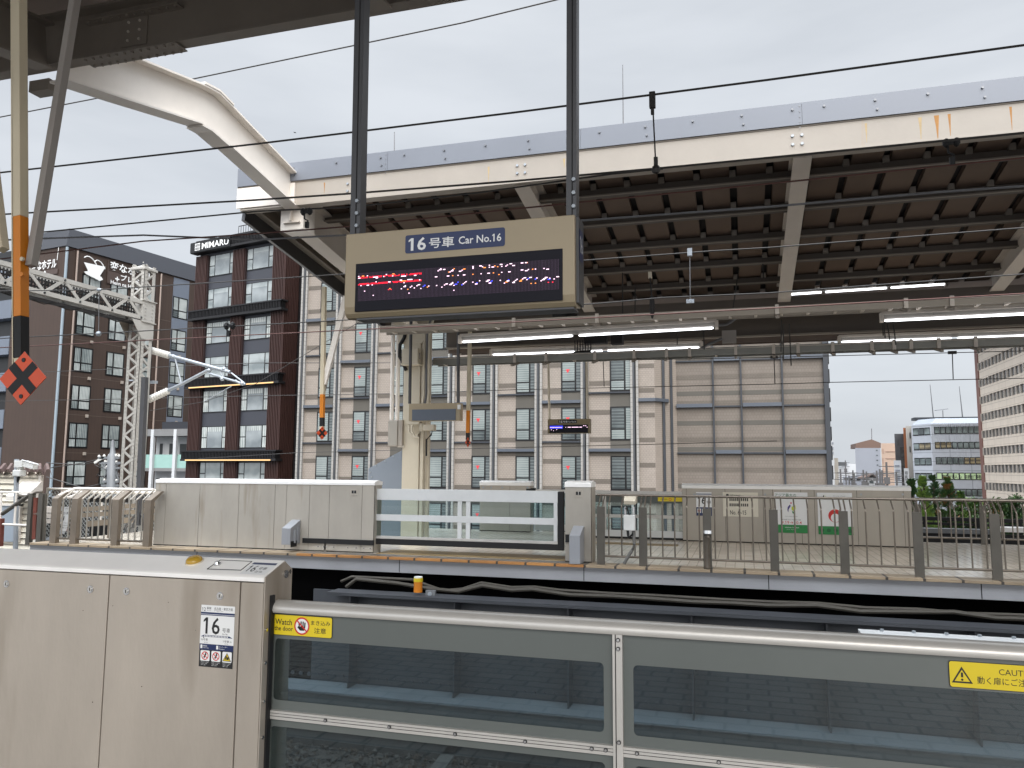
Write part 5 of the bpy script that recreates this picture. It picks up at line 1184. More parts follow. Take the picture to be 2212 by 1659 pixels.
# insulators and tubular cantilever behind the mast
def insulator(p, q, r, n, nm):
    b = MB(); d = (q-p); 
    pts, rs = [], []
    for i in range(n*2+1):
        pts.append(p+d*(i/(n*2))); rs.append(r if i % 2 else r*.68)
    b.tube(pts, rs, PORC, 14); return b.build(nm, ga, smooth=True)
Yi = 16.6
P_ = lambda x, y: S(x, y, Y=Yi)
i1 = insulator(P_(324,756), P_(366,768), .095, 9, 'insulator'); i2 = insulator(P_(320,864), P_(364,844), .095, 9, 'insulator')
b = MB(); b.tube([P_(366,768),P_(497,804)], .045, GALV, 10); b.tube([P_(364,843),P_(390,831),P_(453,798)], .042, GALV, 10); b.tube([P_(449,806),P_(530,830)], .028, GALV, 8)
b.tube([P_(378,772),P_(392,830)], .022, GALV, 8); b.tube([P_(500,806),P_(526,826)], .02, GALV, 8); b.tube([P_(475,800),P_(482,815)], .018, GALV, 8); b.tube([P_(508,822),P_(522,830)], .03, GALV, 8); b.tube([P_(440,868),P_(500,834)], .012, GALV, 6); b.tube([P_(453,798),P_(484,794)], .02, GALV, 6)
for x, y in ((374,770),(452,800),(484,797),(480,818),(524,828)): b.ball(P_(x,y), .06, GALV, (1,1,1), 8)
b.build('cantilever_tubes', ga, smooth=True)
b = MB(); b.tube([P_(278,822),P_(300,822)], .02, GALV, 6); b.box(P_(287,826), P_(312,820)+V((0,.12,0)), GALV); b.box(P_(318,828), P_(334,822)+V((0,.12,0)), GALV); b.build('clamp_plates', ga)
# grey steel post standing in front of the mast
gp = thing('grey_post', 'slim grey steel post with splayed foot behind the left railing', 'post', S(296,1142,Y=14.6))
b = MB(); p, q = S(313,815,Y=14.6), S(299,1135,Y=14.6); b.bar(p, q, .11, .11, POSTGREY, up=(0,1,0)); b.build('shaft', gp)
b = MB(); 
for dx in (-.35,-.15,.15,.35): b.bar(q+V((dx*.2,0,.25)), q+V((dx,.0,-.06)), .02, .08, POSTGREY, up=(0,1,0))
b.build('splayed_foot', gp)
# ================================================================ BUILDINGS
class Fac:
    """a facade: origin c, direction e along it, outward normal n; s metres along, d metres proud"""
    def __init__(s, c, e): s.c = V(c); s.e = V(e).normalized(); s.n = V((s.e.y, -s.e.x, 0)); s.c.z = 0
    def P(s, u, z, d=0): return s.c+s.e*u+s.n*d+V((0,0,z))
    def box(s, b, u0, u1, z0, z1, d0, d1, m): b.hexa([s.P(u0,z0,d0), s.P(u1,z0,d0), s.P(u1,z0,d1), s.P(u0,z0,d1), s.P(u0,z1,d0), s.P(u1,z1,d0), s.P(u1,z1,d1), s.P(u0,z1,d1)], m)
    def sz(s, x, y): p = S(x, y, pl=(s.c, s.n)); return (p-s.c).dot(s.e), p.z
def winmat(name, rgb, stripes, rough=.12, c2=None, axis='Z', alb=1):
    m = bpy.data.materials.new(name); m.use_nodes = True; t = m.node_tree; b = t.nodes['Principled BSDF']
    b.inputs['Roughness'].default_value = rough; b.inputs['Specular IOR Level'].default_value = .8
    g = t.nodes.new('ShaderNodeNewGeometry'); sp = t.nodes.new('ShaderNodeSeparateXYZ'); t.links.new(g.outputs['Position'], sp.inputs[0])
    mu = t.nodes.new('ShaderNodeMath'); mu.operation = 'MULTIPLY'; mu.inputs[1].default_value = stripes
    if axis == 'Z': t.links.new(sp.outputs[2], mu.inputs[0])
    else:
        ad = t.nodes.new('ShaderNodeMath'); t.links.new(sp.outputs[0], ad.inputs[0]); t.links.new(sp.outputs[1], ad.inputs[1]); t.links.new(ad.outputs[0], mu.inputs[0])
    si = t.nodes.new('ShaderNodeMath'); si.operation = 'SINE'; t.links.new(mu.outputs[0], si.inputs[0])
    n = t.nodes.new('ShaderNodeTexNoise'); n.inputs['Scale'].default_value = .8; t.links.new(g.outputs['Position'], n.inputs[0])
    a2 = t.nodes.new('ShaderNodeMath'); a2.operation = 'MULTIPLY_ADD'; a2.inputs[1].default_value = .25; t.links.new(si.outputs[0], a2.inputs[0]); t.links.new(n.outputs[0], a2.inputs[2])
    r = t.nodes.new('ShaderNodeValToRGB'); e = r.color_ramp.elements; e[0].position = .25; e[1].position = .8
    c = tuple(lin(v)*alb for v in rgb); d = tuple(lin(v)*alb for v in (c2 or rgb)) if c2 else tuple(v*.6 for v in c)
    e[0].color = d+(1,); e[1].color = c+(1,); t.links.new(a2.outputs[0], r.inputs[0]); t.links.new(r.outputs[0], b.inputs['Base Color']); return m
FRAMEBK = mat('black window frame', (11,11,13), .4, .2, 0)
BLINDW = winmat('window with pale blind', (128,135,132), 40, c2=(100,108,106))
BLINDD = winmat('window with dark room', (88,95,94), 30, c2=(52,58,59))
CURT = winmat('window with white curtain', (178,182,178), 34, c2=(120,127,125), axis='H')
CURT2 = winmat('window with half curtain', (150,156,153), 30, c2=(92,100,100), axis='H')
ROOMW = winmat('bright room window', (150,156,155), 4, c2=(104,112,113))
ROOMG = winmat('grey room window', (136,142,143), 3, c2=(98,105,108))
def win_copies(proto_list, places):
    """proto_list: built parts at local offset (0, 0); places: (dx vector, dz, index)"""
    used = set()
    for dv, k in places:
        o = proto_list[k]
        if k in used:
            tr = o; o = tr.copy(); COL.objects.link(o); o.parent = tr.parent
            for ch in tr.children: c = ch.copy(); COL.objects.link(c); c.parent = o
        used.add(k); o.location = dv
# ---------------------------------------------------------------- brown hotel
a = math.radians(8.6); c0 = S(125,800,Y=60); 
FR = Fac(c0, (math.sin(a), math.cos(a), 0)); FL = Fac(c0, (-math.cos(a), math.sin(a), 0)); FL.n = -FL.n
if FL.n.y > 0: FL.n = -FL.n
if FR.n.x < 0: FR.n = -FR.n
BROWN = tiles('brown ribbed siding', (56,41,32), (58,43,34), (51,37,29), .45, 40, .03, .7, 'XYZ', 0, var=.06, bump=.15)
ROOFG = mat('charcoal standing roof', (44,46,52), .6, .1, .08, .5)
BLUEGR = mat('blue grey panel', (96,103,114), .55, 0, .06, .6)
ht = thing('brown_hotel', 'brown sided hotel with dark roof, cup logo and black framed windows at the left', 'building', (c0.x,c0.y,-12))
b = MB(); H = 23.25; P0_, P1_, P2_ = FR.P(0,-12), FR.P(34,-12), FL.P(7.7,-12); P3_ = P2_+(P1_-P0_)
b.prism([P0_,P1_,P3_,P2_], (0,0,12+H), BROWN)
for z in (20.94,17.17,13.46,9.67,5.91,2.17): FR.box(b, 0, 34, z-3.02, z-2.97, 0, .012, mat('siding joint',(80,68,60),.7,0,0) if 'siding joint' not in bpy.data.materials else bpy.data.materials['siding joint'])
b.build('wall', ht)
b = MB(); q = [FR.P(-.15,H,.18), FR.P(34,H,.18), FR.P(34,H,-9), FL.P(8,H,.18)]
p = [q[0], q[1], FR.P(34,H,-8.2), FL.P(8,H,.15)]; tp_ = [FR.P(.55,H+2.0,-.45), FR.P(34,H+2.0,-.45), FR.P(34,H+2,-7.5), FL.P(8,H+2.0,-.45)]
b.hexa(p+tp_, ROOFG); b.build('roof', ht)
for s0, m in ((-.02,WIRELT),): 
    b = MB(); b.tube([FR.P(.02,-12,.12), FR.P(.02,H-.1,.12)], .13, mat('blue grey downpipe',(130,142,150),.5,0,.05,1), 8); b.build('downpipe', ht, smooth=True)
PINKP = mat('taupe downpipe', (150,134,124), .5, 0, .05, 1)
for s0 in (1.15, 11.3): b = MB(); b.tube([FR.P(s0,-12,.14), FR.P(s0,H-.2,.14)], .09, PINKP, 8); b.build('downpipe', ht, smooth=True)
def hotel_window(F, mt1, mt2, w=2.12, h=2.5):
    b = MB(); F.box(b, 0, w, 0, h, -.1, .04, FRAMEBK)
    f = .14; xm_ = w*.34; zm_ = h*.36
    for u0, u1 in ((f, xm_), (xm_+f*1.3, w-f)):
        for z0, z1 in ((f, zm_-f*.4), (zm_+f*.6, h-f)): F.box(b, u0, u1, z0, z1, .03, .05, mt1 if u0 > f or z0 > f else mt2)
    return b
protos = []
for k, (m1, m2) in enumerate(((CURT,BLINDD),(CURT2,CURT),(CURT,CURT2))):
    F_ = Fac(c0, FR.e); F_.n = FR.n; protos.append(hotel_window(F_, m1, m2).build('window', ht))
pl = []; R_ = random.Random(3)
for z in (17.17,13.46,9.67,5.91,2.17,-1.55):
    for s0 in (1.5,5.15,8.6,13.13): pl.append((FR.e*s0+V((0,0,z-2.5)), R_.randrange(3)))
for s0 in (1.9,5.1,8.6,13.13): pl.append((FR.e*s0+V((0,0,20.94-2.5)), R_.randrange(3)))
win_copies(protos, pl)
b = MB(); FR.box(b, 13.1, 15.35, -10, 23.1, 0, .03, BLUEGR); b.build('panel_strip', ht)
for z in (17.17,13.46,9.67,5.91,2.17):
    for s0 in (3.2,7.0,14.3): b = MB(); FR.box(b, s0, s0+.26, z-3.2, z-2.9, 0, .16, mat('vent hood',(150,140,130),.5,0,0) if 'vent hood' not in bpy.data.materials else bpy.data.materials['vent hood']); b.build('vent_hood', ht)
# left neighbour: blue grey balconies
b = MB(); FL.box(b, 7.7, 16, -12, 21, -8, -1.2, BLUEGR)
for k in range(7):
    z = -2.2+k*3.77; FL.box(b, 7.75, 16, z, z+1.9, -1.2, .05, BLUEGR); FL.box(b, 7.72, 16, z+1.9, z+3.77, -1.25, -1.0, FRAMEBK)
tag(b.build('balcony_block', loc=FL.P(9,-12)), 'blue grey balcony block at the far left edge behind the diamond marker', 'building')
LETW = mat('white sign letters', (222,222,220), .5, 0, 0); SGBK = mat('dark sign backing', (70,56,50), .6, 0, .05, 2)
def ftext(b, F, t, u0, u1, z0, z1, m, d=.12, bold=.0):
    if u0 < u1 and F is FL: pass
    b.text(t, F.P(u0,z1,d), F.P(u1,z1,d), F.P(u0,z0,d), m, bold)
b = MB(); ftext(b, FL, '変なホテル', 4.75, 1.05, 21.1, 22.15, LETW, .2, .02); ftext(b, FL, '+', 2.9, 2.55, 20.7, 21.0, LETW, .2, .03); FL.box(b, .95, 4.9, 20.55, 21.05, .02, .1, SGBK); b.build('hotel_sign', ht, recalc=False)
b = MB(); 
for (u,z) in ((.9,23.0),): b.tube([FL.P(1.0,23.2,.1), FL.P(1.05,21.9,.15)], .03, LETW, 5)
FR.box(b, 4.7, 9.6, 21.95, 22.0, .05, .12, SGBK); b.build('sign_backing', ht); b = MB(); FR.box(b, 4.62, 9.7, 20.55, 20.62, .05, .12, SGBK); FR.box(b, 4.6, 9.7, 20.55, 21.9, .04, .08, SGBK); FR.box(b, 4.62, 4.7, 20.5, 23.0, .05, .12, SGBK); b.build('sign_backing', ht); b = MB()
ftext(b, FR, '変なホテル', 4.8, 10.1, 22.0, 22.95, LETW, .16, .025); ftext(b, FR, '+', 5.5, 6.0, 20.95, 21.45, LETW, .16, .03); ftext(b, FR, 'プレミア', 6.15, 9.4, 21.15, 21.8, LETW, .16, .02); ftext(b, FR, 'Henn na Hotel Premier', 5.0, 10.4, 20.55, 20.95, LETW, .16, .02); b.build('hotel_sign', ht, recalc=False)
b = MB(); d = .3
def fr(pts): return [FR.P(u,z,d) for u, z in pts]
b.prism(fr([(1.75,22.0),(4.15,22.1),(3.55,20.95),(2.5,20.85)]), FR.n*.06, LETW); b.prism(fr([(1.8,21.05),(2.05,20.85),(3.6,20.5),(3.95,20.7),(3.75,20.95),(2.2,21.2)]), FR.n*.07, LETW)
for u0, u1, hh in ((1.75,3.2,22.6),(2.9,4.15,22.45)):
    b.tube([FR.P(u0+.0,hh-.1,d)]+[FR.P(u0+(u1-u0)*t, hh+.28*math.sin(math.pi*t*.8)-t*t*.75, d) for t in (.2,.4,.6,.75,.9,1)], .055, LETW, 6)
b.build('cup_logo', ht)

# ---------------------------------------------------------------- dark slatted hotel tower (next to it)
a = math.radians(12.5); FM = Fac(S(422,800,Y=62), (math.cos(a), -math.sin(a), 0))
if FM.n.y > 0: FM.n = -FM.n
LOUV = mat('red brown louvre', (54,32,27), .6, 0, .1, 1); LOUVD = mat('dark louvre gap', (40,24,24), .8, 0, 0); SPAN = mat('slate spandrel', (52,54,61), .5, 0, .05, .8); DKMET = mat('black metal balcony', (24,23,25), .55, .2, .08, 2)
ms = thing('slatted_hotel', 'narrow dark hotel tower with red brown slats and black balcony bands', 'building', FM.P(5.5,-12))
b = MB(); FM.box(b, -.1, 11.3, -12, 22.6, -10, 0, SPAN); b.build('wall', ms)
b = MB(); FM.box(b, 11.3, 13.15, -12, 21.9, -10, -1.5, DKMET); b.build('side_wall', ms)
for u0, u1 in ((-.25,1.28),(4.78,6.3),(9.88,11.3)):
    b = MB(); u = u0
    FM.box(b, u0, u1, -12, 21.6, 0, .2, LOUVD)
    while u < u1-.05: FM.box(b, u, u+.09, -12, 21.6, .2, .34, LOUV); u += .19
    b.build('louvre_column', ms)
b = MB(); u = -1.35                                             # slats of the right flank
F2 = Fac(FM.P(11.3,0,.3), -FM.n); F2.n = FM.e
for i in range(16): F2.box(b, i*.2, i*.2+.09, -12, 21.6, .0, .12, LOUV)
F2.box(b, 0, 3.2, -12, 21.6, -.1, 0, LOUVD); b.build('louvre_column', ms)
def mimaru_win(m1, m2):
    b = MB(); w_, h_ = 3.5, 2.05; FM2 = Fac(FM.c, FM.e); FM2.n = FM.n
    FM2.box(b, 0, w_, 0, h_, -.1, .06, FRAMEBK)
    for u0, u1 in ((.08,.72),(.82,2.72),(2.84,3.42)):
        if u1-u0 > 1: FM2.box(b, u0, u1, .07, h_-.07, .05, .075, m1); FM2.box(b, u0+.02, u1-.02, h_-.5, h_-.09, .075, .08, m2)
        else: FM2.box(b, u0, u1, .07, h_*.47, .05, .075, m2); FM2.box(b, u0, u1, h_*.47+.09, h_-.07, .05, .075, m2)
    return b.build('window', ms)
pr = [mimaru_win(ROOMG, ROOMW), mimaru_win(ROOMW, ROOMW), mimaru_win(ROOMG, CURT)]
pl = []
for i, z in enumerate((21.55,18.3,15.08,11.8,8.65,5.33,2.05,-1.2)):
    for k, u in enumerate((1.33,6.34)): pl.append((FM.e*u+V((0,0,z-2.05)), 0 if i < 2 else (1 if i in (3,6) else 2)))
win_copies(pr, pl)
for z0, z1, wide, lit in ((21.8,22.85,0,0),(15.3,16.25,1,0),(8.85,9.8,1,1),(2.15,3.1,1,1)):
    b = MB(); FM.box(b, -.5, 11.6, z1-.12, z1, 0, .8, DKMET); FM.box(b, -.5, 11.6, z0, z0+.2, 0, .8, DKMET); FM.box(b, -.4, 11.5, z0+.2, z1-.12, .2, .6, FRAMEBK)
    u = -.45
    while u < 11.5: FM.box(b, u, u+.07, z0+.2, z1-.12, .62, .76, DKMET); u += .19
    bb = b.build('balcony_band', ms)
    if lit:
        b = MB(); FM.box(b, .2, 11.0, z0+.02, z0+.12, .8, .83, WARM); b.build('strip_light', bb)
b = MB(); FM.box(b, -.5, 3.3+1.6, 21.85, 22.8, .8, .86, FRAMEBK); ftext(b, FM, 'MIMARU', 1.15, 4.75, 22.03, 22.62, LETW, .9, .02)
FM.box(b, .18, .85, 22.0, 22.68, .87, .88, LETW); FM.box(b, .25, .78, 22.07, 22.61, .881, .886, FRAMEBK)
for u in (.33,.5,.66): FM.box(b, u, u+.05, 22.1, 22.6, .887, .892, LETW)
FM.box(b, .22, .8, 22.3, 22.35, .887, .892, LETW); b.build('tower_sign', ms, recalc=False)
b = MB(); FM.box(b, -.3, 11.5, 22.85, 23.1, -9, .4, DKMET); b.build('roof', ms)
b = MB()
for i in range(24): u = 4.3+i*.32; b.tube([FM.P(u,23.1,-.6), FM.P(u,24.2,-.6)], .025, DKMET, 5)
b.tube([FM.P(4.3,24.2,-.6), FM.P(12,24.2,-.6)], .04, DKMET, 6); b.build('roof_railing', ms)

# ---------------------------------------------------------------- white galleried house between the two
FW_ = Fac(S(320,1000,Y=66.5), (1,0,0)); FW_.n = V((0,-1,0))
wh = thing('white_house', 'white galleried house with green glass balustrade between the two dark hotels', 'building', FW_.P(2,-12))
WALLW = mat('white house wall', (190,192,194), .7, 0, .06, .8); GREENG = mat('green balcony glass', (142,176,168), .2, 0, .05, 1)
L_ = FW_.sz(425,1000)[0]+1.2; z5 = lambda y: FW_.sz(360,y)[1]
b = MB(); FW_.box(b, -.5, L_, -12, z5(928), -6, -1.6, WALLW); FW_.box(b, -.5, L_, z5(1018), z5(1011), -1.6, .1, mat('grey balcony slab',(118,118,118),.8,0,.08,1)); b.build('wall', wh)
b = MB(); FW_.box(b, -.6, L_, z5(942), z5(927), -1.6, .3, bpy.data.materials['grey balcony slab']); FW_.box(b, 1.2, L_, z5(927), z5(911), -6, -.3, ROOFG); b.build('roof', wh)
b = MB(); FW_.box(b, -.3, L_, z5(1011), z5(982), -.02, .02, GREENG); b.build('balustrade', wh)
for px in (333,382): 
    u = FW_.sz(px,960)[0]; b = MB(); FW_.box(b, u-.17, u+.17, -12, z5(928), .05, .35, WALLW); b.build('pillar', wh)
for px0, px1, y0_, y1_ in ((343,353,957,1010),(366,380,958,1010),(322,328,957,1010),(343,352,1034,1070),(318,326,1034,1070)):
    u0, u1 = FW_.sz(px0,960)[0], FW_.sz(px1,960)[0]; b = MB(); FW_.box(b, u0, u1, z5(y1_), z5(y0_), -1.6, -1.55, mat('dark doorway',(62,66,68),.5,0,.05,1) if 'dark doorway' not in bpy.data.materials else bpy.data.materials['dark doorway']); b.build('door', wh)

# ---------------------------------------------------------------- beige tiled hotel
YT = 52.0; FT = Fac((0,YT,0), (1,0,0)); FT.n = V((0,-1,0))
TILEB = tiles('beige facade tile', (138,128,118), (143,133,123), (122,113,104), .2, .13, .012, .6, 'XYZ', .5, var=.06, bump=.1)
TILEG = tiles('taupe facade tile', (108,99,90), (112,103,94), (96,88,80), .2, .2, .012, .6, 'XYZ', .5, var=.06, bump=.1)
TILES = tiles('darker tile course', (92,84,75), (96,88,79), (84,76,68), .2, .13, .012, .6, 'XYZ', .5, var=.06, bump=.1)
SPANB = mat('taupe spandrel', (78,74,67), .6, 0, .07, .7)
PILW = tiles('pale pilaster tile', (142,139,134), (147,144,139), (120,117,113), .2, .3, .02, .55, 'XYZ', 0, var=.05, bump=.1)
PILG = mat('grey metal mullion', (74,76,79), .45, .2, .06, .7); LEDG = mat('blue grey ledge', (80,85,93), .45, .2, .05, .7); LEDT = mat('dark thin ledge', (52,55,60), .5, .2, .05, .7)
bt = thing('beige_hotel', 'tall beige tiled hotel with grey ledges filling the background centre', 'building', (-14,YT,-12))
TOP = 22.8
b = MB(); b.box((-32,YT,-12), (-5.42,YT+14,TOP), TILEB); b.prism([V((-5.42,YT+.0,-12)), V((-4.15,YT+2.0,-12)), V((-4.15,YT+14,-12)), V((-5.42,YT+14,-12))], (0,0,12+TOP), TILEB)
pil = [-31.75,-28.75,-25.78,-22.74,-19.7,-16.5,-13.3,-10.08,-6.73]
for i in range(8):
    w1 = pil[i+1]-.26; w0 = pil[i+1]-1.64
    for k in range(-2, 6):
        t0 = 2.47+3.28*k
        for dz, hh in ((-.08,.32),(-1.9,.32)):
            zz0 = t0+dz-.25+(.3 if (i+k) % 2 else -.2); FT.box(b, pil[i]+.3, w0, zz0, zz0+hh, 0, .012, TILES)
for k in range(-2, 6):
    for dz in (.9,-.75): z = 2.47+3.28*k+dz; FT.box(b, -6.45, -5.43, z, z+.3, 0, .012, TILES)
b.build('wall', bt)
b = MB()
for i in range(8):
    w1 = pil[i+1]-.26; w0 = pil[i+1]-1.64; FT.box(b, w0, w1, -12, TOP-.5, 0, .03, SPANB)
b.build('spandrel_panels', bt)
for x in pil:
    b = MB(); FT.box(b, x-.27, x-.12, -12, TOP, 0, .16, PILW); FT.box(b, x-.12, x+.0, -12, TOP, 0, .10, PILG); FT.box(b, x, x+.1, -12, TOP, 0, .06, FRAMEBK); FT.box(b, x+.1, x+.26, -12, TOP, 0, .18, PILW); b.build('pilaster', bt)
for i in range(8):
    for k in range(-1, 5):
        z = 2.47+3.28*k+.28; th = (i+k) % 2; b = MB()
        z = z if th else 2.47+3.28*(k+1)-2.26-.13
        FT.box(b, pil[i]+.28, pil[i+1]-.27, z, z+(.2 if th else .1), 0, .28 if th else .2, LEDG if th else LEDT); b.build('ledge', bt)
for k in range(-1, 5):
    z = 2.47+3.28*k+.3; th = k % 2; b = MB()
    if th: FT.box(b, -6.45, -5.35, z, z+.22, 0, .25, LEDG); b.prism([V((-5.35,YT-.25,z)), V((-4.6,YT+.85,z)), V((-4.6,YT+1.2,z)), V((-5.42,YT,z))], (0,0,.22), LEDG); b.build('ledge', bt)
REDT = mat('red rescue triangle', (200,52,60), .5, 0, 0)
def tower_win(m1, m2, tri):
    b = MB(); w_, h_ = 1.38, 2.26; FT.box(b, 0, w_, 0, h_, -.02, .06, FRAMEBK)
    FT.box(b, .10, w_*.68, .10, h_*.31, .05, .075, m2); FT.box(b, .10, w_*.68, h_*.31+.10, h_-.10, .05, .075, m1); FT.box(b, w_*.68+.12, w_-.03, .10, h_-.10, .05, .075, BLINDD if m1 is BLINDW else m2)
    if tri: b.face([FT.P(w_*.34+u,z,.085) for u, z in ((-.14,h_*.70),(.14,h_*.70),(0,h_*.58))], REDT)
    o = b.build('window', bt); return o
pr = [tower_win(BLINDW, BLINDW, 0), tower_win(BLINDW, BLINDD, 1), tower_win(BLINDD, BLINDD, 0), tower_win(BLINDD, BLINDW, 0)]
pl = []
for i in range(8):
    for k in range(-2, 6):
        z = 2.47+3.28*k-2.26; kk = 1 if i in (1,5,6) else (0 if i != 7 else 3)
        if (i, k) in ((0,-1),(7,0),(7,-1)): kk = 2
        if i == 5 : kk = 0
        if i == 4: kk = 1
        pl.append((V((pil[i+1]-1.64,0,z)), kk))
win_copies(pr, pl)
b = MB()
for px in (2212+1318, 2212+1392): 
    pass
for (x_, y_) in ((-4.95,YT+.72),(-4.5,YT+1.45)): b.box((x_-.02,y_-.15,-12), (x_+.13,y_+.15,TOP), LEDT)
b.build('corner_strips', bt)
YW = 54.0; FWg = Fac((0,YW,0), (1,0,0)); FWg.n = V((0,-1,0))
b = MB(); b.box((-4.15,YW,-12), (5.35,YW+12,TOP), TILEG)
for j, (u0, u1) in enumerate(((-4.15,-1.8),(-1.64,0),(.14,2.6),(2.73,5.27))):
    for k in range(-3, 6):
        for dz in (.75,-1.25,1.0+2.2): z = (5.8 if j % 2 == 0 else 2.7)+3.1*k+dz; FWg.box(b, u0, u1, z, z+.3, 0, .012, TILES if (j+k) % 2 else SPANB)
b.build('wing_wall', bt)
b = MB()
for u in (-1.8,0,2.6): FWg.box(b, u+.02, u+.13, -12, TOP, 0, .2, LEDT)
FWg.box(b, 5.2, 5.5, -12, TOP, -.1, .25, LEDT); b.build('mullion_strips', bt)
for j, (u0, u1) in enumerate(((-4.15,-1.8),(-1.65,0),(.15,2.6),(2.75,5.2))):
    for k in range(-3, 4):
        z = 5.75+3.1*k; th = (k+j) % 2 == 0; b = MB(); FWg.box(b, u0, u1, z, z+(.24 if th else .1), 0, .28 if th else .15, LEDG if th else LEDT); b.build('ledge', bt)
b = MB()
for k in range(24): z = -9+k*1.25; b.box((5.5,YW+.3,z), (5.62,YW+.8,z+.9), FRAMEBK)
b.box((5.35,YW,-12), (5.5,YW+12,TOP), LEDT); b.build('side_wall', bt)
b = MB(); b.box((-32.1,YT-.2,TOP), (-5.3,YT+14,TOP+.4), SPANB); b.build('roof', bt)
for px, ytop, lab in ((852,285,'short thin lightning rod above the fascia left of the right sign post'),(1345,140,'tall thin lightning rod rising above the canopy right of the sign')):
    p, q = S(px,ytop,Y=56), S(px+2,330,Y=56); q.z = TOP+.4; b = MB(); b.tube([q, q.lerp(p,.45), q.lerp(p,.46), p], [.07,.07,.05,.03], WIRELT, 6); tag(b.build('lightning_rod', loc=q), lab, 'rod')

# ---------------------------------------------------------------- distant buildings at the right
def block(name, label, px0, px1, ptop, Y, dpt, m, zbase=-12, roof=None, pref=None):
    yr = 1000; x0, x1 = S(px0,yr,Y=Y).x, S(px1,yr,Y=Y).x; zt_ = S((px0+px1)/2,ptop,Y=Y).z
    t = thing(name, label, 'building', ((x0+x1)/2,Y,zbase)); b = MB(); b.box((x0,Y,zbase), (x1,Y+dpt,zt_), m); b.build('wall', t); return t, x0, x1, zt_
g3 = lambda x, y: G(3,2,x,y)
# cream office tower seen along its window side
Yn, Yf = 92, 160; CREAMT = tiles('cream tile panels', (214,200,183), (218,204,187), (186,171,155), 3.9, 3.05, .05, .6, 'YZ', 0, var=.05, bump=.1)
xf = S(*g3(1838,500),Y=Yf).x
FO = Fac((xf,Yf,0), (0,-1,0)); FO.n = V((-1,0,0))
ot = thing('cream_office', 'tall cream office tower with rows of narrow dark windows at the right edge', 'building', (xf+15,120,-12))
zto = FO.sz(*G(3,1,1800,1130))[1]
b = MB(); b.box((xf,30,-12), (xf+30,Yf,zto), CREAMT); b.build('wall', ot)
b = MB(); b.box((xf-.15,Yf-1.5,-12), (xf+.3,Yf+.3,zto), mat('red brown corner strip',(120,84,74),.6,0,.05,.5)); b.build('corner_strip', ot)
b = MB(); b.box((xf-6,28,zto), (xf+30,Yf+3,zto+1.2), mat('dark roof overhang',(60,58,58),.7,0,.05,1)); b.build('roof', ot)
rows = [FO.sz(*g3(1865,y))[1] for y in (400,560,700)]
bw_, bh_ = 1.0, 1.28; pitch = 1.95
zr = [FO.sz(*g3(1875,y))[1] for y in (252,400,548,698,850)]; dz_ = (zr[0]-zr[-1])/4
OFFW = winmat('office window', (96,94,92), 2, c2=(58,56,56)); TRIMW = mat('white window trim', (196,186,174), .6, 0, 0)
b = MB(); FO.box(b, 0, bw_, 0, bh_, -.05, .0, FRAMEBK); FO.box(b, .16, bw_-.02, .06, bh_-.06, 0, .02, OFFW); FO.box(b, -.06, 0, -.05, bh_+.05, 0, .22, TRIMW); FO.box(b, -.06, bw_+.06, bh_, bh_+.06, 0, .22, TRIMW); wp = b.build('window', ot)
pl = []; u0 = 1.74
for r in range(-6, 13):
    z = zr[0]+r*dz_-bh_
    if z+bh_ > zto: continue
    for i in range(26): 
        if len(pl) < 100 or 1: pl.append((r, i, z))
vis = []
for r, i, z in pl:
    p = FO.P(u0+i*pitch+.6, z+1, 0); v = p-EYE; px = 1106+FPX*v.dot(RT)/v.dot(FW); py = 829.5-FPX*v.dot(UP)/v.dot(FW)
    if px < 2235 and 675 < py < 1085: vis.append((i, z))
vis.sort(key=lambda q: -q[0])
for n_, (i, z) in enumerate(vis[:100]):
    o = wp if n_ == 0 else wp.copy()
    if n_: COL.objects.link(o); o.parent = ot
    o.location = FO.e*(u0+i*pitch)+V((0,0,z))
if len(vis) > 100:
    b = MB()
    for i, z in vis[100:]:
        u = u0+i*pitch; FO.box(b, u, u+bw_, z, z+bh_, -.05, .0, FRAMEBK); FO.box(b, u+.16, u+bw_-.02, z+.06, z+bh_-.06, 0, .02, OFFW); FO.box(b, u-.06, u, z-.05, z+bh_+.05, 0, .22, TRIMW)
    o = b.build('windows', ot); o['kind'] = 'stuff'
b = MB()
for r in range(-6, 13): z = zr[0]+r*dz_-bh_-.45; FO.box(b, 0, 130, z, z+.05, 0, .01, mat('panel joint',(150,136,122),.7,0,0) if 'panel joint' not in bpy.data.materials else bpy.data.materials['panel joint'])
b.build('panel_joints', ot)
# grey office with cut corner
Yo = 170; FG = Fac((0,Yo,0), (1,0,0)); FG.n = V((0,-1,0)); GREYP = tiles('grey aluminium panels', (176,179,184), (181,184,189), (138,141,147), 3.6, 1.75, .06, .45, 'XYZ', 0, var=.04, bump=.1)
go = thing('grey_office', 'grey panelled office block with cut corner and green lettered window band', 'building', (S(*g3(1650,600),Y=Yo).x,Yo,-12))
zs = lambda y: S(*g3(1600,y),Y=Yo).z; xs = lambda x: S(*g3(x,600),Y=Yo).x
xc = xs(1420); xe_ = xs(2100)
foot = [V((xc,Yo,-12)), V((xe_,Yo,-12)), V((xe_,Yo+30,-12)), V((S(*g3(1242,600),Y=Yo+30).x,Yo+30,-12)), V((xs(1295),Yo+4.5,-12))]
b = MB(); b.prism(foot, (0,0,12+zs(340)), GREYP); b.build('wall', go)
b = MB(); ins = [V((xc+1.2,Yo+1.2,zs(292))), V((xe_,Yo+1.2,zs(292))), V((xe_,Yo+30,zs(292))), V((S(*g3(1242,600),Y=Yo+30).x+1.5,Yo+30,zs(292))), V((xs(1295)+1.4,Yo+5.5,zs(292)))]
base = [V((p.x,p.y,zs(340))) for p in foot]
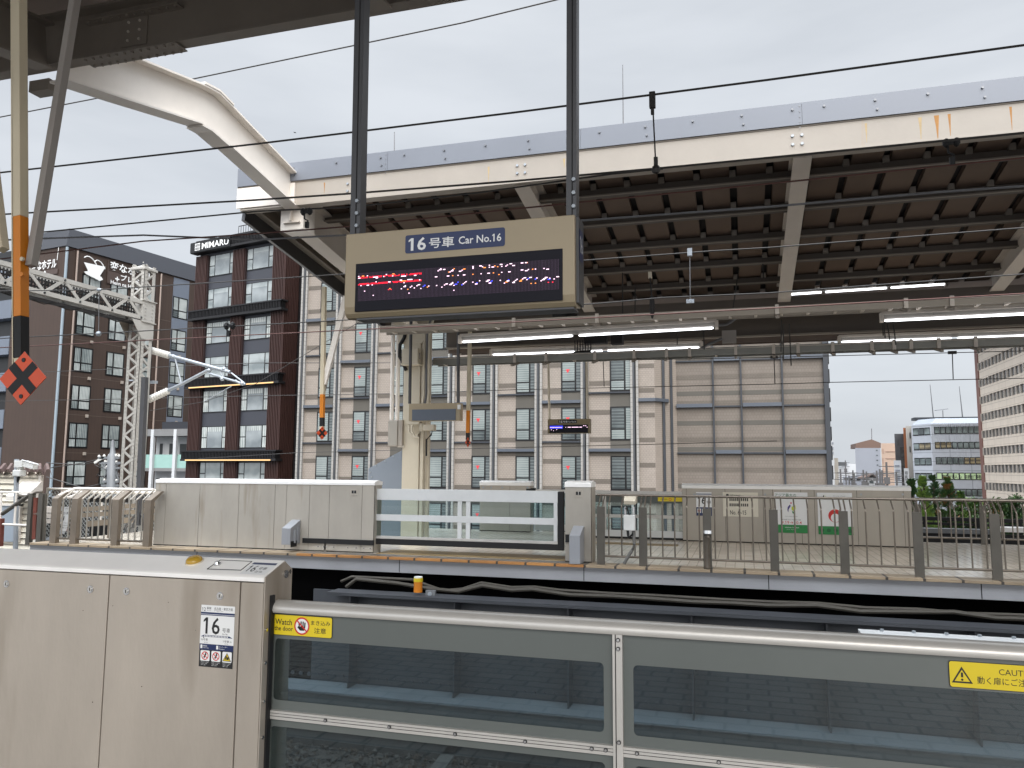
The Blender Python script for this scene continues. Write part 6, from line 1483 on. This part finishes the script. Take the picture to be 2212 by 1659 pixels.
b.add(base+ins, [(0,1,6,5),(1,2,7,6),(2,3,8,7),(3,4,9,8),(4,0,5,9),(5,6,7,8,9)], mat('pale metal roof',(150,155,162),.4,.2,.05,.5)); b.build('roof', go)
b = MB(); b.box((xs(1335),Yo+6,zs(292)), (xe_,Yo+9,zs(268)), mat('dark roof parapet',(58,60,64),.7,0,0)); b.build('parapet', go)
OFF2 = winmat('pale office glass', (128,138,136), 3, c2=(84,93,91)); OFF3 = winmat('brown blind office glass', (150,136,104), 8, c2=(84,76,60)); GRNB = mat('green lit window banner', (196,218,170), .4, 0, .05, 1)
FC = Fac((xs(1295),Yo+4.5,0), (xc-xs(1295),-4.5,0)); FC.n = V((-4.5,-(xc-xs(1295)),0)).normalized()
Lc = math.hypot(xc-xs(1295),4.5)
for r, (y0_, y1_) in enumerate(((367,430),(500,560),(632,695),(766,828),(905,968))):
    for i in range(10):
        x = 1445+i*49; u0 = xs(x); u1 = xs(x+46); m = OFF3 if (r, i) in ((1,0),(1,1),(1,2),(2,5),(2,6),(2,7)) else GRNB if r == 3 else OFF2
        b = MB(); FG.box(b, u0, u1, zs(y1_), zs(y0_), -.1, .05, FRAMEBK); FG.box(b, u0+.12, u1-.06, zs(y1_)+.15, zs(y0_)-.15, .05, .08, m); b.build('window', go)
    for i in range(3):
        u0 = Lc*(.06+i*.3); b = MB(); FC.box(b, u0, u0+Lc*.28, zs(y1_)-.2, zs(y0_)-.1, -.1, .05, FRAMEBK); FC.box(b, u0+.1, u0+Lc*.27, zs(y1_), zs(y0_)-.3, .05, .08, OFF3 if (r,i) in ((1,1),(1,2)) else (BLINDD if (r,i) == (0,1) else OFF2)); b.build('window', go)
b = MB(); z0, z1 = zs(818), zs(782)
b.text('弁護士法人 心', V((xs(1495),Yo-.1,z1)), V((xs(1660),Yo-.1,z1)), V((xs(1495),Yo-.1,z0)), INK, .02); b.text('京都法律事務所', V((xs(1690),Yo-.1,z1)), V((xs(1850),Yo-.1,z1)), V((xs(1690),Yo-.1,z0)), INK, .01); b.build('window_lettering', go, recalc=False)
for px, pt in ((1400,5),(1652,20)):
    p = S(*g3(px,pt),Y=Yo+8); q = V((p.x+.3,Yo+8,zs(270))); b = MB(); b.tube([q,p], [.12,.05], WIRELT, 6); tag(b.build('lightning_rod', loc=q), 'thin lightning rod %s on the roof of the grey office' % ('at the left' if px < 1500 else 'at the right'), 'rod')
b = MB(); p = S(*g3(1510,228),Y=Yo+6); b.tube([V((p.x,Yo+6,zs(272))), p], .08, WIRELT, 5); b.tube([p+V((-1.5,0,.0)),p+V((1,0,.3))], .07, WIRELT, 5); tag(b.build('roof_aerial', loc=p), 'small branched aerial on the grey office roof', 'aerial')
# its left side: cream strip, orange strip, dark block
def simple(name, label, x0_, x1_, ytop, Y, dpt, m, extra=None):
    a_, c_ = S(*g3(x0_,700),Y=Y), S(*g3(x1_,700),Y=Y); zt_ = S(*g3((x0_+x1_)/2,ytop),Y=Y).z
    t = thing(name, label, 'building', ((a_.x+c_.x)/2,Y,-12)); b = MB(); k_ = dpt/Y; b.prism([V((a_.x,Y,-12)), V((c_.x,Y,-12)), V((c_.x*(1+k_),Y+dpt,-12)), V((a_.x*(1+k_),Y+dpt,-12))], (0,0,zt_+12), m); b.build('wall', t)
    if extra: extra(t, a_.x, c_.x, zt_, Y)
    return t
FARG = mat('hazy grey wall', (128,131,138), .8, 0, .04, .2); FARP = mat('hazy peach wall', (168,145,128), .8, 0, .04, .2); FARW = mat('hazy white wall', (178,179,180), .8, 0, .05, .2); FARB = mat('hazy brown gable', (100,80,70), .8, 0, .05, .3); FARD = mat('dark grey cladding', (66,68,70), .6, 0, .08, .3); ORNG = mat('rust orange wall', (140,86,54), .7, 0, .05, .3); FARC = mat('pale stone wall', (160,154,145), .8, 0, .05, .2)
def wins(t, pts, Y, m):
    for x0_, y0_, x1_, y1_ in pts:
        a_, c_ = S(*g3(x0_,y0_),Y=Y), S(*g3(x1_,y1_),Y=Y); b = MB(); b.box((a_.x,Y-.12,c_.z), (c_.x,Y+.05,a_.z), m); b.build('window', t)
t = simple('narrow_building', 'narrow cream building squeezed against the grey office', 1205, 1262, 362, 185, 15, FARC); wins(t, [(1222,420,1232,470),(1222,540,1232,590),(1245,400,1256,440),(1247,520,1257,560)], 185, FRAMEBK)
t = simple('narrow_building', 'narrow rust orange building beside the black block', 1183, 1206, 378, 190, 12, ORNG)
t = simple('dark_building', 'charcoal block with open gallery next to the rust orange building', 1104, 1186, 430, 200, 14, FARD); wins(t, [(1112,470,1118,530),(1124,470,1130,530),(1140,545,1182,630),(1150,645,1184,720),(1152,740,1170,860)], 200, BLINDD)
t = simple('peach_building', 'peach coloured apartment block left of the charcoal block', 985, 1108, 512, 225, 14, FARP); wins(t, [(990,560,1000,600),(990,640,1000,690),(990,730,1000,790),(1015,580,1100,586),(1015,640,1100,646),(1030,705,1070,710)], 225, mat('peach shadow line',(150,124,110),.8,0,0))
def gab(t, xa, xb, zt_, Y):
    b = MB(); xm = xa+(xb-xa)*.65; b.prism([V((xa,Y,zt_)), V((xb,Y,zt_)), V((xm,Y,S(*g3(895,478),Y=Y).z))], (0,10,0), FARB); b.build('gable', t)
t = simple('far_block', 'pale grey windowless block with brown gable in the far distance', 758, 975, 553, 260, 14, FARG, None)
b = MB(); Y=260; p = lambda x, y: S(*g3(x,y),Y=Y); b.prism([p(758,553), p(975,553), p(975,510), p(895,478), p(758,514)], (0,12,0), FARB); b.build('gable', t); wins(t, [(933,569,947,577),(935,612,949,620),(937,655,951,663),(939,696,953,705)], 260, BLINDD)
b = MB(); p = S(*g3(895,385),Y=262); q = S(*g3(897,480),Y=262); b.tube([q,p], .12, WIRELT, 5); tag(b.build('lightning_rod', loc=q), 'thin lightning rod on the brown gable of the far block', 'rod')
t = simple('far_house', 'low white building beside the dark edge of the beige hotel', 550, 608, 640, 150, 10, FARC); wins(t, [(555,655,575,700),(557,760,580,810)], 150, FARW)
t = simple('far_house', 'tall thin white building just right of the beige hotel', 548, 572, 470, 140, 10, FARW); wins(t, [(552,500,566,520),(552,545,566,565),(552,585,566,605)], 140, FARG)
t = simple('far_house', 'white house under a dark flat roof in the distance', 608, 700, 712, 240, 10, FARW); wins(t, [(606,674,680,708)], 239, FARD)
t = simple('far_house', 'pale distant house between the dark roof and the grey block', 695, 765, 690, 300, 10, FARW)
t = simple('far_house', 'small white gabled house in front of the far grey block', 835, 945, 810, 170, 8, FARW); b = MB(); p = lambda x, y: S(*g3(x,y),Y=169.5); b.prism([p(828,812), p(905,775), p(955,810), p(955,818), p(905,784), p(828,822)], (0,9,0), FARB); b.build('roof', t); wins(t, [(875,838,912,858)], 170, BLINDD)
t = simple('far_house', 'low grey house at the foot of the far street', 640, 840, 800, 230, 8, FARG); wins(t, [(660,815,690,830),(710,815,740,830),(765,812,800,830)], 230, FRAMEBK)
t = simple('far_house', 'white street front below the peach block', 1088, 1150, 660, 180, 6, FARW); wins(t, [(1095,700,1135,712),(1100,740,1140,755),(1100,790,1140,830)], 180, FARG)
t = simple('banner_sign', 'tall white vertical shop sign at the foot of the grey office', 1172, 1214, 728, 150, 1, FARW); t['category'] = 'sign'
b = MB(); p = lambda x, y: S(*g3(x,y),Y=149.9)
for k, ch in enumerate('相鉄フレ'):
    b.text(ch, p(1182,752+k*36), p(1206,752+k*36), p(1182,782+k*36), FARD, .01)
b.build('sign_lettering', t, recalc=False)
R_ = random.Random(9); POLE = mat('utility pole concrete', (92,90,90), .8, 0, .05, 1)
for i, (x, yt, Yp) in enumerate(((625,735,120),(733,745,150),(745,770,160),(822,742,140),(938,748,130),(965,735,120),(1022,675,110),(1108,760,120),(668,660,200),(850,755,150),(700,790,160),(985,745,125))):
    p = S(*g3(x,yt),Y=Yp); q = V((p.x,Yp,-12)); t = thing('utility_pole', 'far utility pole number', 'pole', q, 'utility poles in the far street')
    b = MB(); b.tube([q,p], [.2,.13], POLE, 6); b.build('shaft', t)
    b = MB()
    for k in range(2): b.box(p+V((-.9,-.05,-.6-k*.9)), p+V((.9,.05,-.5-k*.9)), POLE)
    b.box(p+V((-.3,-.3,-2.8)), p+V((.3,.3,-1.9)), POLE); b.build('crossarm', t)
    t['label'] = 'thin utility pole in the jumble of wires along the far street'
for k in range(5):
    b = MB(); y_ = 765+k*16; p = [S(*g3(x, y_+8*math.sin(x/60)+R_.random()*6),Y=135) for x in range(600, 1180, 40)]; b.tube(p, .035, WIRE, 4); tag(b.build('street_wire', loc=p[0]), 'thin dark utility wire strung through the far street', 'wire', 'utility wires in the far street')
# ================================================================ LEFT END OF THE FAR PLATFORM
SIDING = mat('cream clapboard', (226,218,200), .65, 0, .08, 1.2, streak=((140,84,60), .72, 3, 1.2)); RUST = mat('rusty steel', (110,58,46), .75, .1, .25, 5); BROWNROOF = mat('brown corrugated sheet', (92,72,66), .6, .1, .12, 2)
SIDSHADE = mat('siding lap shade', (74,66,58), .9, 0, 0); Ysh = 14.6; sh = thing('station_shed', 'cream clapboard shed with brown corrugated roof at the left platform end', 'shed', S(40,1180,Y=Ysh))
xL, xR = S(-120,1100,Y=Ysh).x, S(85,1100,Y=Ysh).x; zR_ = S(40,1025,Y=Ysh).z; zB0 = -.4
b = MB(); b.prism([V((xL,Ysh+.02,zB0)), V((xR-.02,Ysh+.02,zB0)), V((xR-2.6,Ysh+2.0,zB0)), V((xL,Ysh+2.0,zB0))], (0,0,zR_-zB0), SIDING); z = zB0
while z < zR_: b.prism([V((xL,Ysh+.02,z+.012)), V((xL,Ysh-.022,z+.012)), V((xL,Ysh+.016,z+.14))], (xR-xL-.05,0,0), SIDING); b.box((xL,Ysh-.02,z), (xR-.06,Ysh+.018,z+.012), SIDSHADE); z += .14  # dark strip under each board paints the shadow of the lap
b.box((xR-.06,Ysh-.03,zB0), (xR+.01,Ysh+.05,zR_), PAINTWH); b.build('wall', sh)
b = MB(); x = xL
while x < xR+.35:
    b.prism([V((x,Ysh-.14,zR_+.0)), V((x+.08,Ysh-.14,zR_+.13)), V((x+.16,Ysh-.14,zR_+.13)), V((x+.24,Ysh-.14,zR_+.0)), V((x+.24,Ysh-.14,zR_-.02)), V((x+.165,Ysh-.14,zR_+.11)), V((x+.075,Ysh-.14,zR_+.11)), V((x,Ysh-.14,zR_-.02))], (-2.4,2.2,.15), BROWNROOF); x += .24
b.build('roof', sh)
b = MB(); xd = S(45,1100,Y=Ysh).x; b.box((xL,Ysh-.05,-.2), (xd,Ysh-.02,S(20,1092,Y=Ysh).z), mat('pale blue door',(150,160,170),.5,0,.05,1)); b.box((xd,Ysh-.08,-.2), (xd+.07,Ysh,S(20,1088,Y=Ysh).z), PAINTWH); b.box((xL,Ysh-.08,S(20,1092,Y=Ysh).z), (xd+.07,Ysh,S(20,1088,Y=Ysh).z), PAINTWH); b.build('door', sh)
b = MB(); a_, c_ = S(50,1034,Y=Ysh), S(89,1082,Y=Ysh); b.prism([V((a_.x,y,z)) for y, z in ((Ysh,a_.z-.05),(Ysh-.42,c_.z+.12),(Ysh-.42,c_.z+.02),(Ysh,c_.z))], (c_.x-a_.x,0,0), PAINTWH); b.build('vent_hood', sh)
# camera pole
cp = thing('security_camera', 'white security camera on a grey pole in front of the cream shed', 'camera', S(35,1190,Y=13.9))
pz = lambda x, y: S(x, y, Y=13.9)
b = MB(); b.tube([pz(33,1230), pz(36,992)], .05, GALV, 8); b.build('pole', cp, smooth=True)
b = MB(); q, r = pz(42,995), pz(50,1010); b.box((q.x-.04,13.8,r.z), (r.x+.06,14.0,q.z), WHBOX); b.box((q.x-.02,13.85,r.z-.1), (q.x+.1,13.95,r.z), WHBOX); b.build('mount', cp, bevel=.01)
b = MB(); b.bar(pz(52,1001), pz(77,1008), .13, .14, WHBOX, up=(0,1,0)); b.bar(pz(53,995), pz(79,1003), .18, .02, WHITE, up=(0,.2,1)); b.build('camera_body', cp, bevel=.015)
b = MB(); q, r = pz(37,1015), pz(52,1029); b.box((q.x,13.78,r.z), (r.x,13.95,q.z), WHBOX); b.build('junction_box', cp, bevel=.015)
b = MB(); b.tube([pz(42,1028),pz(37,1042),pz(32,1058),pz(33,1072),pz(42,1077),pz(48,1070)], .03, BLACK, 7); b.build('cable', cp, smooth=True)
# old gate: frame of pale rails and steel posts
gt = thing('platform_gate', 'worn steel gate and frame between the shed and the left railing', 'gate', S(70,1178,Y=13.6))
pz = lambda x, y: S(x, y, Y=13.6)
def bars(nm, L, r, m):
    b = MB()
    for pts in L: b.tube([pz(*p) for p in pts], r, m, 7)
    return b.build(nm, gt, smooth=True)
bars('gate_frame', [[(0,1063),(66,1064)],[(66,1062),(60,1178)],[(3,1063),(0,1180)],[(36,1064),(31,1132)],[(0,1132),(60,1135)]], .024, PAINTWH)
bars('brace', [[(5,1110),(66,1068)]], .045, POSTM)
b = MB(); 
for (x0_,y0_),(x1_,y1_),w_ in (((70,1066),(62,1176),.10),((93,1066),(86,1175),.12),((98,1068),(94,1172),.05)): b.bar(pz(x0_,y0_), pz(x1_,y1_), w_, w_, POSTM, up=(0,1,0))
b.build('gate_post', gt)
bars('hand_rail', [[(72,1075),(73,1066),(80,1063),(92,1063)],[(74,1110),(88,1110)],[(40,1070),(52,1072),(64,1072)]], .03, RAILM)
b = MB(); b.bar(pz(78,1075), pz(74,1165), .09, .05, RUST, up=(0,1,0)); b.bar(pz(3,1120), pz(0,1180), .09, .09, RUST, up=(0,1,0)); b.build('rusty_upright', gt)
b = MB(); Yb = 14.0
for y0_, y1_ in ((1094,1107),(1109,1119),(1121,1130)): b.box((S(94,y0_,Y=Yb).x,Yb,S(94,y1_,Y=Yb).z), (S(128,y0_,Y=Yb).x,Yb+.06,S(94,y0_,Y=Yb).z), STEELMID)
b.build('steel_slats', gt)
b = MB(); b.box((S(108,1166,Y=13.4).x,13.4,S(108,1172,Y=13.4).z), (S(118,1066,Y=13.4).x,13.45,S(108,1066,Y=13.4).z), POSTM)
for k in (1075,1100,1124,1150): q = S(120,k,Y=13.25); b.box(q+V((-.1,0,-.03)), q+V((.14,.1,.03)), GALV)
b.build('clamped_panel', gt)
# notice on the railing
nt_ = thing('warning_notice', 'white no entry notice fixed behind the left railing bars', 'notice', S(141,1126,Y=13.15))
TL, TR, BL = S(137,1095,Y=13.15), S(153.5,1094.5,Y=13.15), S(133,1147,Y=13.15); BL = V((TL.x-.04,13.15,BL.z)); TR = V((TR.x,13.15,TL.z))
b = MB(); d = Decal(b, TL, TR, BL, (0,-1,0), .002); d.rect(0,0,1,1,WHITE); d.text('お知らせ',.3,.03,.85,.10,GREYHANG); d.text('立入禁止',.15,.2,.95,.31,INK,2,.01)
d.disc(.27,.42,.07,INK,2); d.line(.27,.46,.2,.56,.14,INK,2); d.text('ここに入ると',.1,.62,.95,.69,INK); d.text('罰せられます',.1,.73,.95,.79,INK); d.text('お願いします',.1,.83,.9,.89,INK); d.poly([(.9,.6),(1,.5),(1,1),(.8,1)],ORSUN,1); b.build('printed_sheet', nt_, recalc=False)
# beige steel beams and wire mesh behind the left railing
bm_ = thing('steel_barrier', 'beige horizontal steel beams behind the left railing', 'barrier', S(230,1140,Y=15.5))
Yb = 15.2
BEAMB = mat('buff painted beam', (124,112,96), .6, 0, .1, 2)
for (x0_,y0_),(x1_,y1_),h in (((118,1105),(345,1088),.10),((118,1117),(345,1102),.10),((190,1132),(345,1117),.13)):
    b = MB(); p, q = S(x0_,y0_,Y=Yb), S(x1_,y1_,Y=Yb); p2, q2 = V((p.x,Yb,p.z)), V((q.x,Yb+.3,q.z)); b.bar(p2, q2, .08, h, BEAMB); b.build('beam', bm_)
b = MB(); p = S(192,1070,Y=15.6); q = S(270,1084,Y=15.6); b.box((p.x,15.6,q.z-.02), (q.x,15.7,p.z-.05), FRAMEBK); b.box((S(195,1120,Y=15.6).x,15.6,S(195,1160,Y=15.6).z), (S(240,1120,Y=15.6).x,15.65,S(195,1128,Y=15.6).z), BLACK); b.build('dark_plate', bm_)
mf = thing('mesh_fence', 'grey diamond wire mesh fence behind the left railing', 'fence', S(250,1160,Y=16.4))
WM = mat('galvanised mesh wire', (150,152,150), .5, .3, .05, 5)
b = MB(); Yb = 16.4; x0_, x1_ = S(100,1100,Y=Yb).x, S(345,1100,Y=Yb).x; z0, z1 = -.3, S(250,1058,Y=Yb).z; st_ = .11
x = x0_-(z1-z0)
while x < x1_:
    for s in (1,-1):
        xa, xb_ = (x, x+(z1-z0)); za, zb2 = (z0, z1) if s > 0 else (z1, z0)
        t0 = max(0, (x0_-xa)/(xb_-xa)); t1 = min(1, (x1_-xa)/(xb_-xa))
        if t1 > t0: b.bar((xa+(xb_-xa)*t0,Yb+.004*s,za+(zb2-za)*t0), (xa+(xb_-xa)*t1,Yb+.004*s,za+(zb2-za)*t1), .012, .012, WM)
    x += st_
b.build('wire_mesh', mf)
b = MB()
for x in (x0_, (x0_+x1_)/2, x1_): b.tube([(x,Yb,-.3),(x,Yb,z1+.03)], .03, PAINTWH, 7)
b.tube([(x0_,Yb,z1),(x1_,Yb,z1)], .03, PAINTWH, 7); b.build('fence_frame', mf)
b = MB(); b.box((-32,16.5,-.6), (S(335,1100,Y=16.5).x,30,-.35), GIRDERLT); tag(b.build('lower_deck'), None, None, None, 'structure')
b = MB(); b.box((S(100,1100,Y=17.2).x,17.2,-.35), (S(345,1100,Y=17.2).x,17.3,S(250,1076,Y=17.2).z), mat('dark hoarding',(46,44,42),.8,0,.15,2)); tag(b.build('dark_hoarding'), 'low dark hoarding behind the wire mesh fence at the left', 'wall')
# second white rail further back
b = MB(); Yb = 14.2; b.tube([S(156,1063,Y=Yb), S(336,1064,Y=Yb)], .03, PAINTWH, 7); b.tube([S(147,1075,Y=Yb), S(176,1064,Y=Yb)], .03, PAINTWH, 7)
for x in (240,330): b.tube([S(x,1064,Y=Yb), V((S(x,1064,Y=Yb).x,Yb,0))], .03, RAILM, 7)
tag(b.build('inner_rail', smooth=True), 'second white handrail running behind the left railing', 'railing', 'stainless railings')
# utility pole with transformers in front of the hotel
PGREY = mat('grey pole hardware', (112,114,116), .5, .3, .1, 3)
up_ = thing('transformer_pole', 'crowded grey utility pole with insulators and wires left of the lattice mast', 'pole', S(243,1064,Y=34))
pz = lambda x, y: S(x, y, Y=34)
b = MB(); b.tube([pz(241,1120), pz(243,985), pz(243.5,978), pz(243.5,962)], [.28,.25,.14,.1], PGREY, 10); b.tube([pz(243.6,963), pz(243.8,950)], [.1,.05], PGREY, 8); b.build('pole_shaft', up_, smooth=True)
b = MB()
for y, xa, xb_ in ((989,213,258),(1000,222,262),(1011,224,260),(1040,222,258),(1049,220,258)): b.bar(pz(xa,y), pz(xb_,y), .12, .12, PGREY, up=(0,1,0))
for xa, ya, xb_, yb in ((215,1000,240,1012),(222,1005,238,1030),(248,1012,258,1040),(230,1018,262,1000),(226,1030,240,1000),(250,990,232,1045)): b.bar(pz(xa,ya), pz(xb_,yb), .05, .05, PGREY, up=(0,1,0))
b.build('crossarms', up_)
b = MB()
for x, y in ((214,986),(225,985),(236,984),(250,984),(257,985),(228,997),(233,997),(240,1008),(252,998),(232,1008),(226,1037),(233,1037),(252,1038),(229,1011)): b = MB(); b.ball(pz(x,y), .075, PORC, (1,1,1.2), 8); b.build('insulator', up_)
b = MB(); b.bar(pz(205,1000), pz(226,987), .12, .12, PORC, up=(0,1,0)); b.build('strain_insulator', up_)
b = MB(); R_ = random.Random(4)
for k in range(16):
    x0_, y0_ = 210+R_.random()*50, 990+R_.random()*55; b.tube([pz(x0_,y0_), pz(x0_+R_.uniform(-10,10),y0_+R_.uniform(-4,16)), pz(x0_+R_.uniform(-16,16),y0_+R_.uniform(-8,20))], .03, WIRE, 4)
for y0_, y1_ in ((992,1012),(996,1000),(1046,1030)): b.tube([pz(214,y0_), pz(180,y0_+8), pz(100,y1_)], .025, WIRE, 4)
b.build('pole_wires', up_)

# ================================================================ RIGHT END: black wall, coping, trees
b = MB(); Yw = 21.0; q0, q1 = S(1972,1150,Y=Yw), S(2212,1150,Y=Yw); zt_ = S(2100,1145,Y=Yw).z
b.box((q0.x-1,Yw,-1), (q1.x+8,Yw+.3,S(2100,1138,Y=Yw).z-.18), BLACK)
tag(b.build('black_wall', loc=(q0.x,Yw,-1)), 'black wall behind the distant railing at the right', 'wall')
b = MB(); q = S(1860,1128,Y=Yw); zc2 = S(2050,1137,Y=Yw-.1).z
b.box((S(2150,1130,Y=Yw).x-.55*0,Yw-.15,zc2-.10), (q1.x+8,Yw+.35,zc2), CAPST); b.box((q0.x-1,Yw-.1,zc2-.16), (S(2150,1130,Y=Yw).x,Yw+.2,zc2-.06), GIRDERLT); tag(b.build('wall_coping', loc=(q1.x,Yw,zc2)), 'bright white coping on the black wall', 'coping')
b = MB(); p, q = S(1972,1119,Y=22), S(2230,1127,Y=22); b.bar(p, q, .1, .09, BLACK); b.bar(p+V((0,0,-.12)), q+V((0,0,-.12)), .06, .06, BLACK)
for u in (.1,.55,.9): pp_ = p.lerp(q,u); b.bar(pp_+V((0,0,.05)), pp_+V((0,0,-.9)), .07, .07, BLACK, up=(0,1,0))
tag(b.build('dark_rail'), 'dark pipe rail above the white coping in front of the shrubs', 'railing')
LEAFM = [mat('leaf '+n, c, .6, 0, .25, 6) for n, c in (('dark green',(70,98,64)),('mid green',(92,120,66)),('light green',(138,164,82)),('autumn',(150,112,70)))]
TRUNK = mat('bark', (80,66,54), .9, 0, .2, 4)
def tree(name, label, px, ptop, pbase, pw, Y, kind, cols, seed):
    R_ = random.Random(seed); base = S(px,pbase,Y=Y); top = S(px,ptop,Y=Y); h = top.z-base.z; rad = (S(px+pw/2,pbase,Y=Y).x-S(px-pw/2,pbase,Y=Y).x)/2
    t = thing(name, label, 'tree', base, 'trees beyond the right railing')
    b = MB(); b.tube([base-V((0,0,.6)), base+V((0,0,h*.5)), base+V((.03,0,h*.93))], [.09,.06,.02], TRUNK, 7)
    for k in range(7):
        z = h*(.15+.1*k); an = R_.random()*6.28; rr = rad*(1-z/h)*.8+.1; b.tube([base+V((0,0,z)), base+V((rr*math.cos(an),rr*math.sin(an),z+.2))], [.03,.01], TRUNK, 5)
    b.build('trunk', t)
    b = MB(); n = 5200 if kind == 'cone' else 3600
    clumps = []
    for k in range(90):
        z = R_.random()**.9; 
        r = rad*(1-z)+.01 if kind == 'cone' else rad*math.sqrt(max(.05, 1-(2*z-1)**2))
        an = R_.random()*6.28; q = math.sqrt(R_.random())*r; clumps.append((V((q*math.cos(an), q*math.sin(an), z*h*.97)), .30*rad*(1.05-z)+.03 if kind == 'cone' else .4*rad, R_.randrange(10)))
    for k in range(n):
        c, cr, ci = clumps[R_.randrange(len(clumps))]
        d = V((R_.gauss(0,1),R_.gauss(0,1),R_.gauss(0,.8)))*cr*.42; p = base+c+d
        a_ = V((R_.gauss(0,1),R_.gauss(0,1),R_.gauss(0,1))).normalized(); e_ = a_.cross(V((R_.random(),R_.random(),1))).normalized(); s = .03+.03*R_.random()
        if kind == 'cone': a_ = (V((d.x+c.x,d.y+c.y,.0)).normalized()*.7+V((0,0,.7)))
        b.face([p, p+a_*s*.9+e_*s*.4, p+a_*s*1.9, p+a_*s*.9-e_*s*.4], LEAFM[cols[ci % len(cols)]])
    b.build('crown', t, recalc=False); return t
tree('conifer_tree', 'dark pointed conifer just right of the poster cabinet', 1976, 1031, 1200, 96, 25, 'cone', (0,0,1), 1)
tree('conifer_tree', 'bright green narrow conifer between two darker ones', 2001, 1027, 1200, 76, 24.5, 'cone', (1,2,2), 2)
tree('conifer_tree', 'dark bluish conifer in front of the lettered window band', 2023, 1024, 1200, 92, 25.5, 'cone', (0,0,1), 3)
tree('leafy_tree', 'loose leafy tree with reddish lower leaves beside the conifers', 2055, 1030, 1200, 116, 25, 'cone', (0,1,1,3), 4)
tree('leafy_tree', 'small loose green tree just right of the reddish leafy tree', 2082, 1062, 1190, 60, 25.4, 'cone', (0,1,2), 7)
tree('leafy_tree', 'low dark green shrub at the right frame edge under the cream office', 2198, 1074, 1165, 60, 24.9, 'round', (0,0,1), 8)
tree('leafy_tree', 'low spreading green shrub in front of the cream office', 2108, 1080, 1165, 62, 24.6, 'round', (0,1,2), 5)
tree('leafy_tree', 'low shrub with brownish leaves in front of the cream office base', 2162, 1078, 1165, 56, 25.2, 'round', (0,1,3), 6)
# birds in the sky
for i, (x, y, lab) in enumerate(((637,286,'tiny dark bird in the sky left of the left sign post'),(3072*.54+594/2.16*.54,(768+1136/2.16)*.54,'tiny dark bird in the sky gap at the right'))):
    q = S(x,y,Y=60); b = MB(); s = .12
    b.face([q+V((-s*1.6,0,s*.9)), q+V((0,0,.1*s)), q+V((0,s*.4,-s*.4))], INK); b.face([q+V((s*1.6,0,-s*.6)), q+V((0,0,.1*s)), q+V((0,s*.4,-s*.4))], INK); b.tube([q+V((-s,0,0)), q, q+V((s*.9,0,-s*.3))], [.02,.05,.02], INK, 6)
    tag(b.build('bird', loc=q, recalc=False), lab, 'bird', 'birds in the sky')
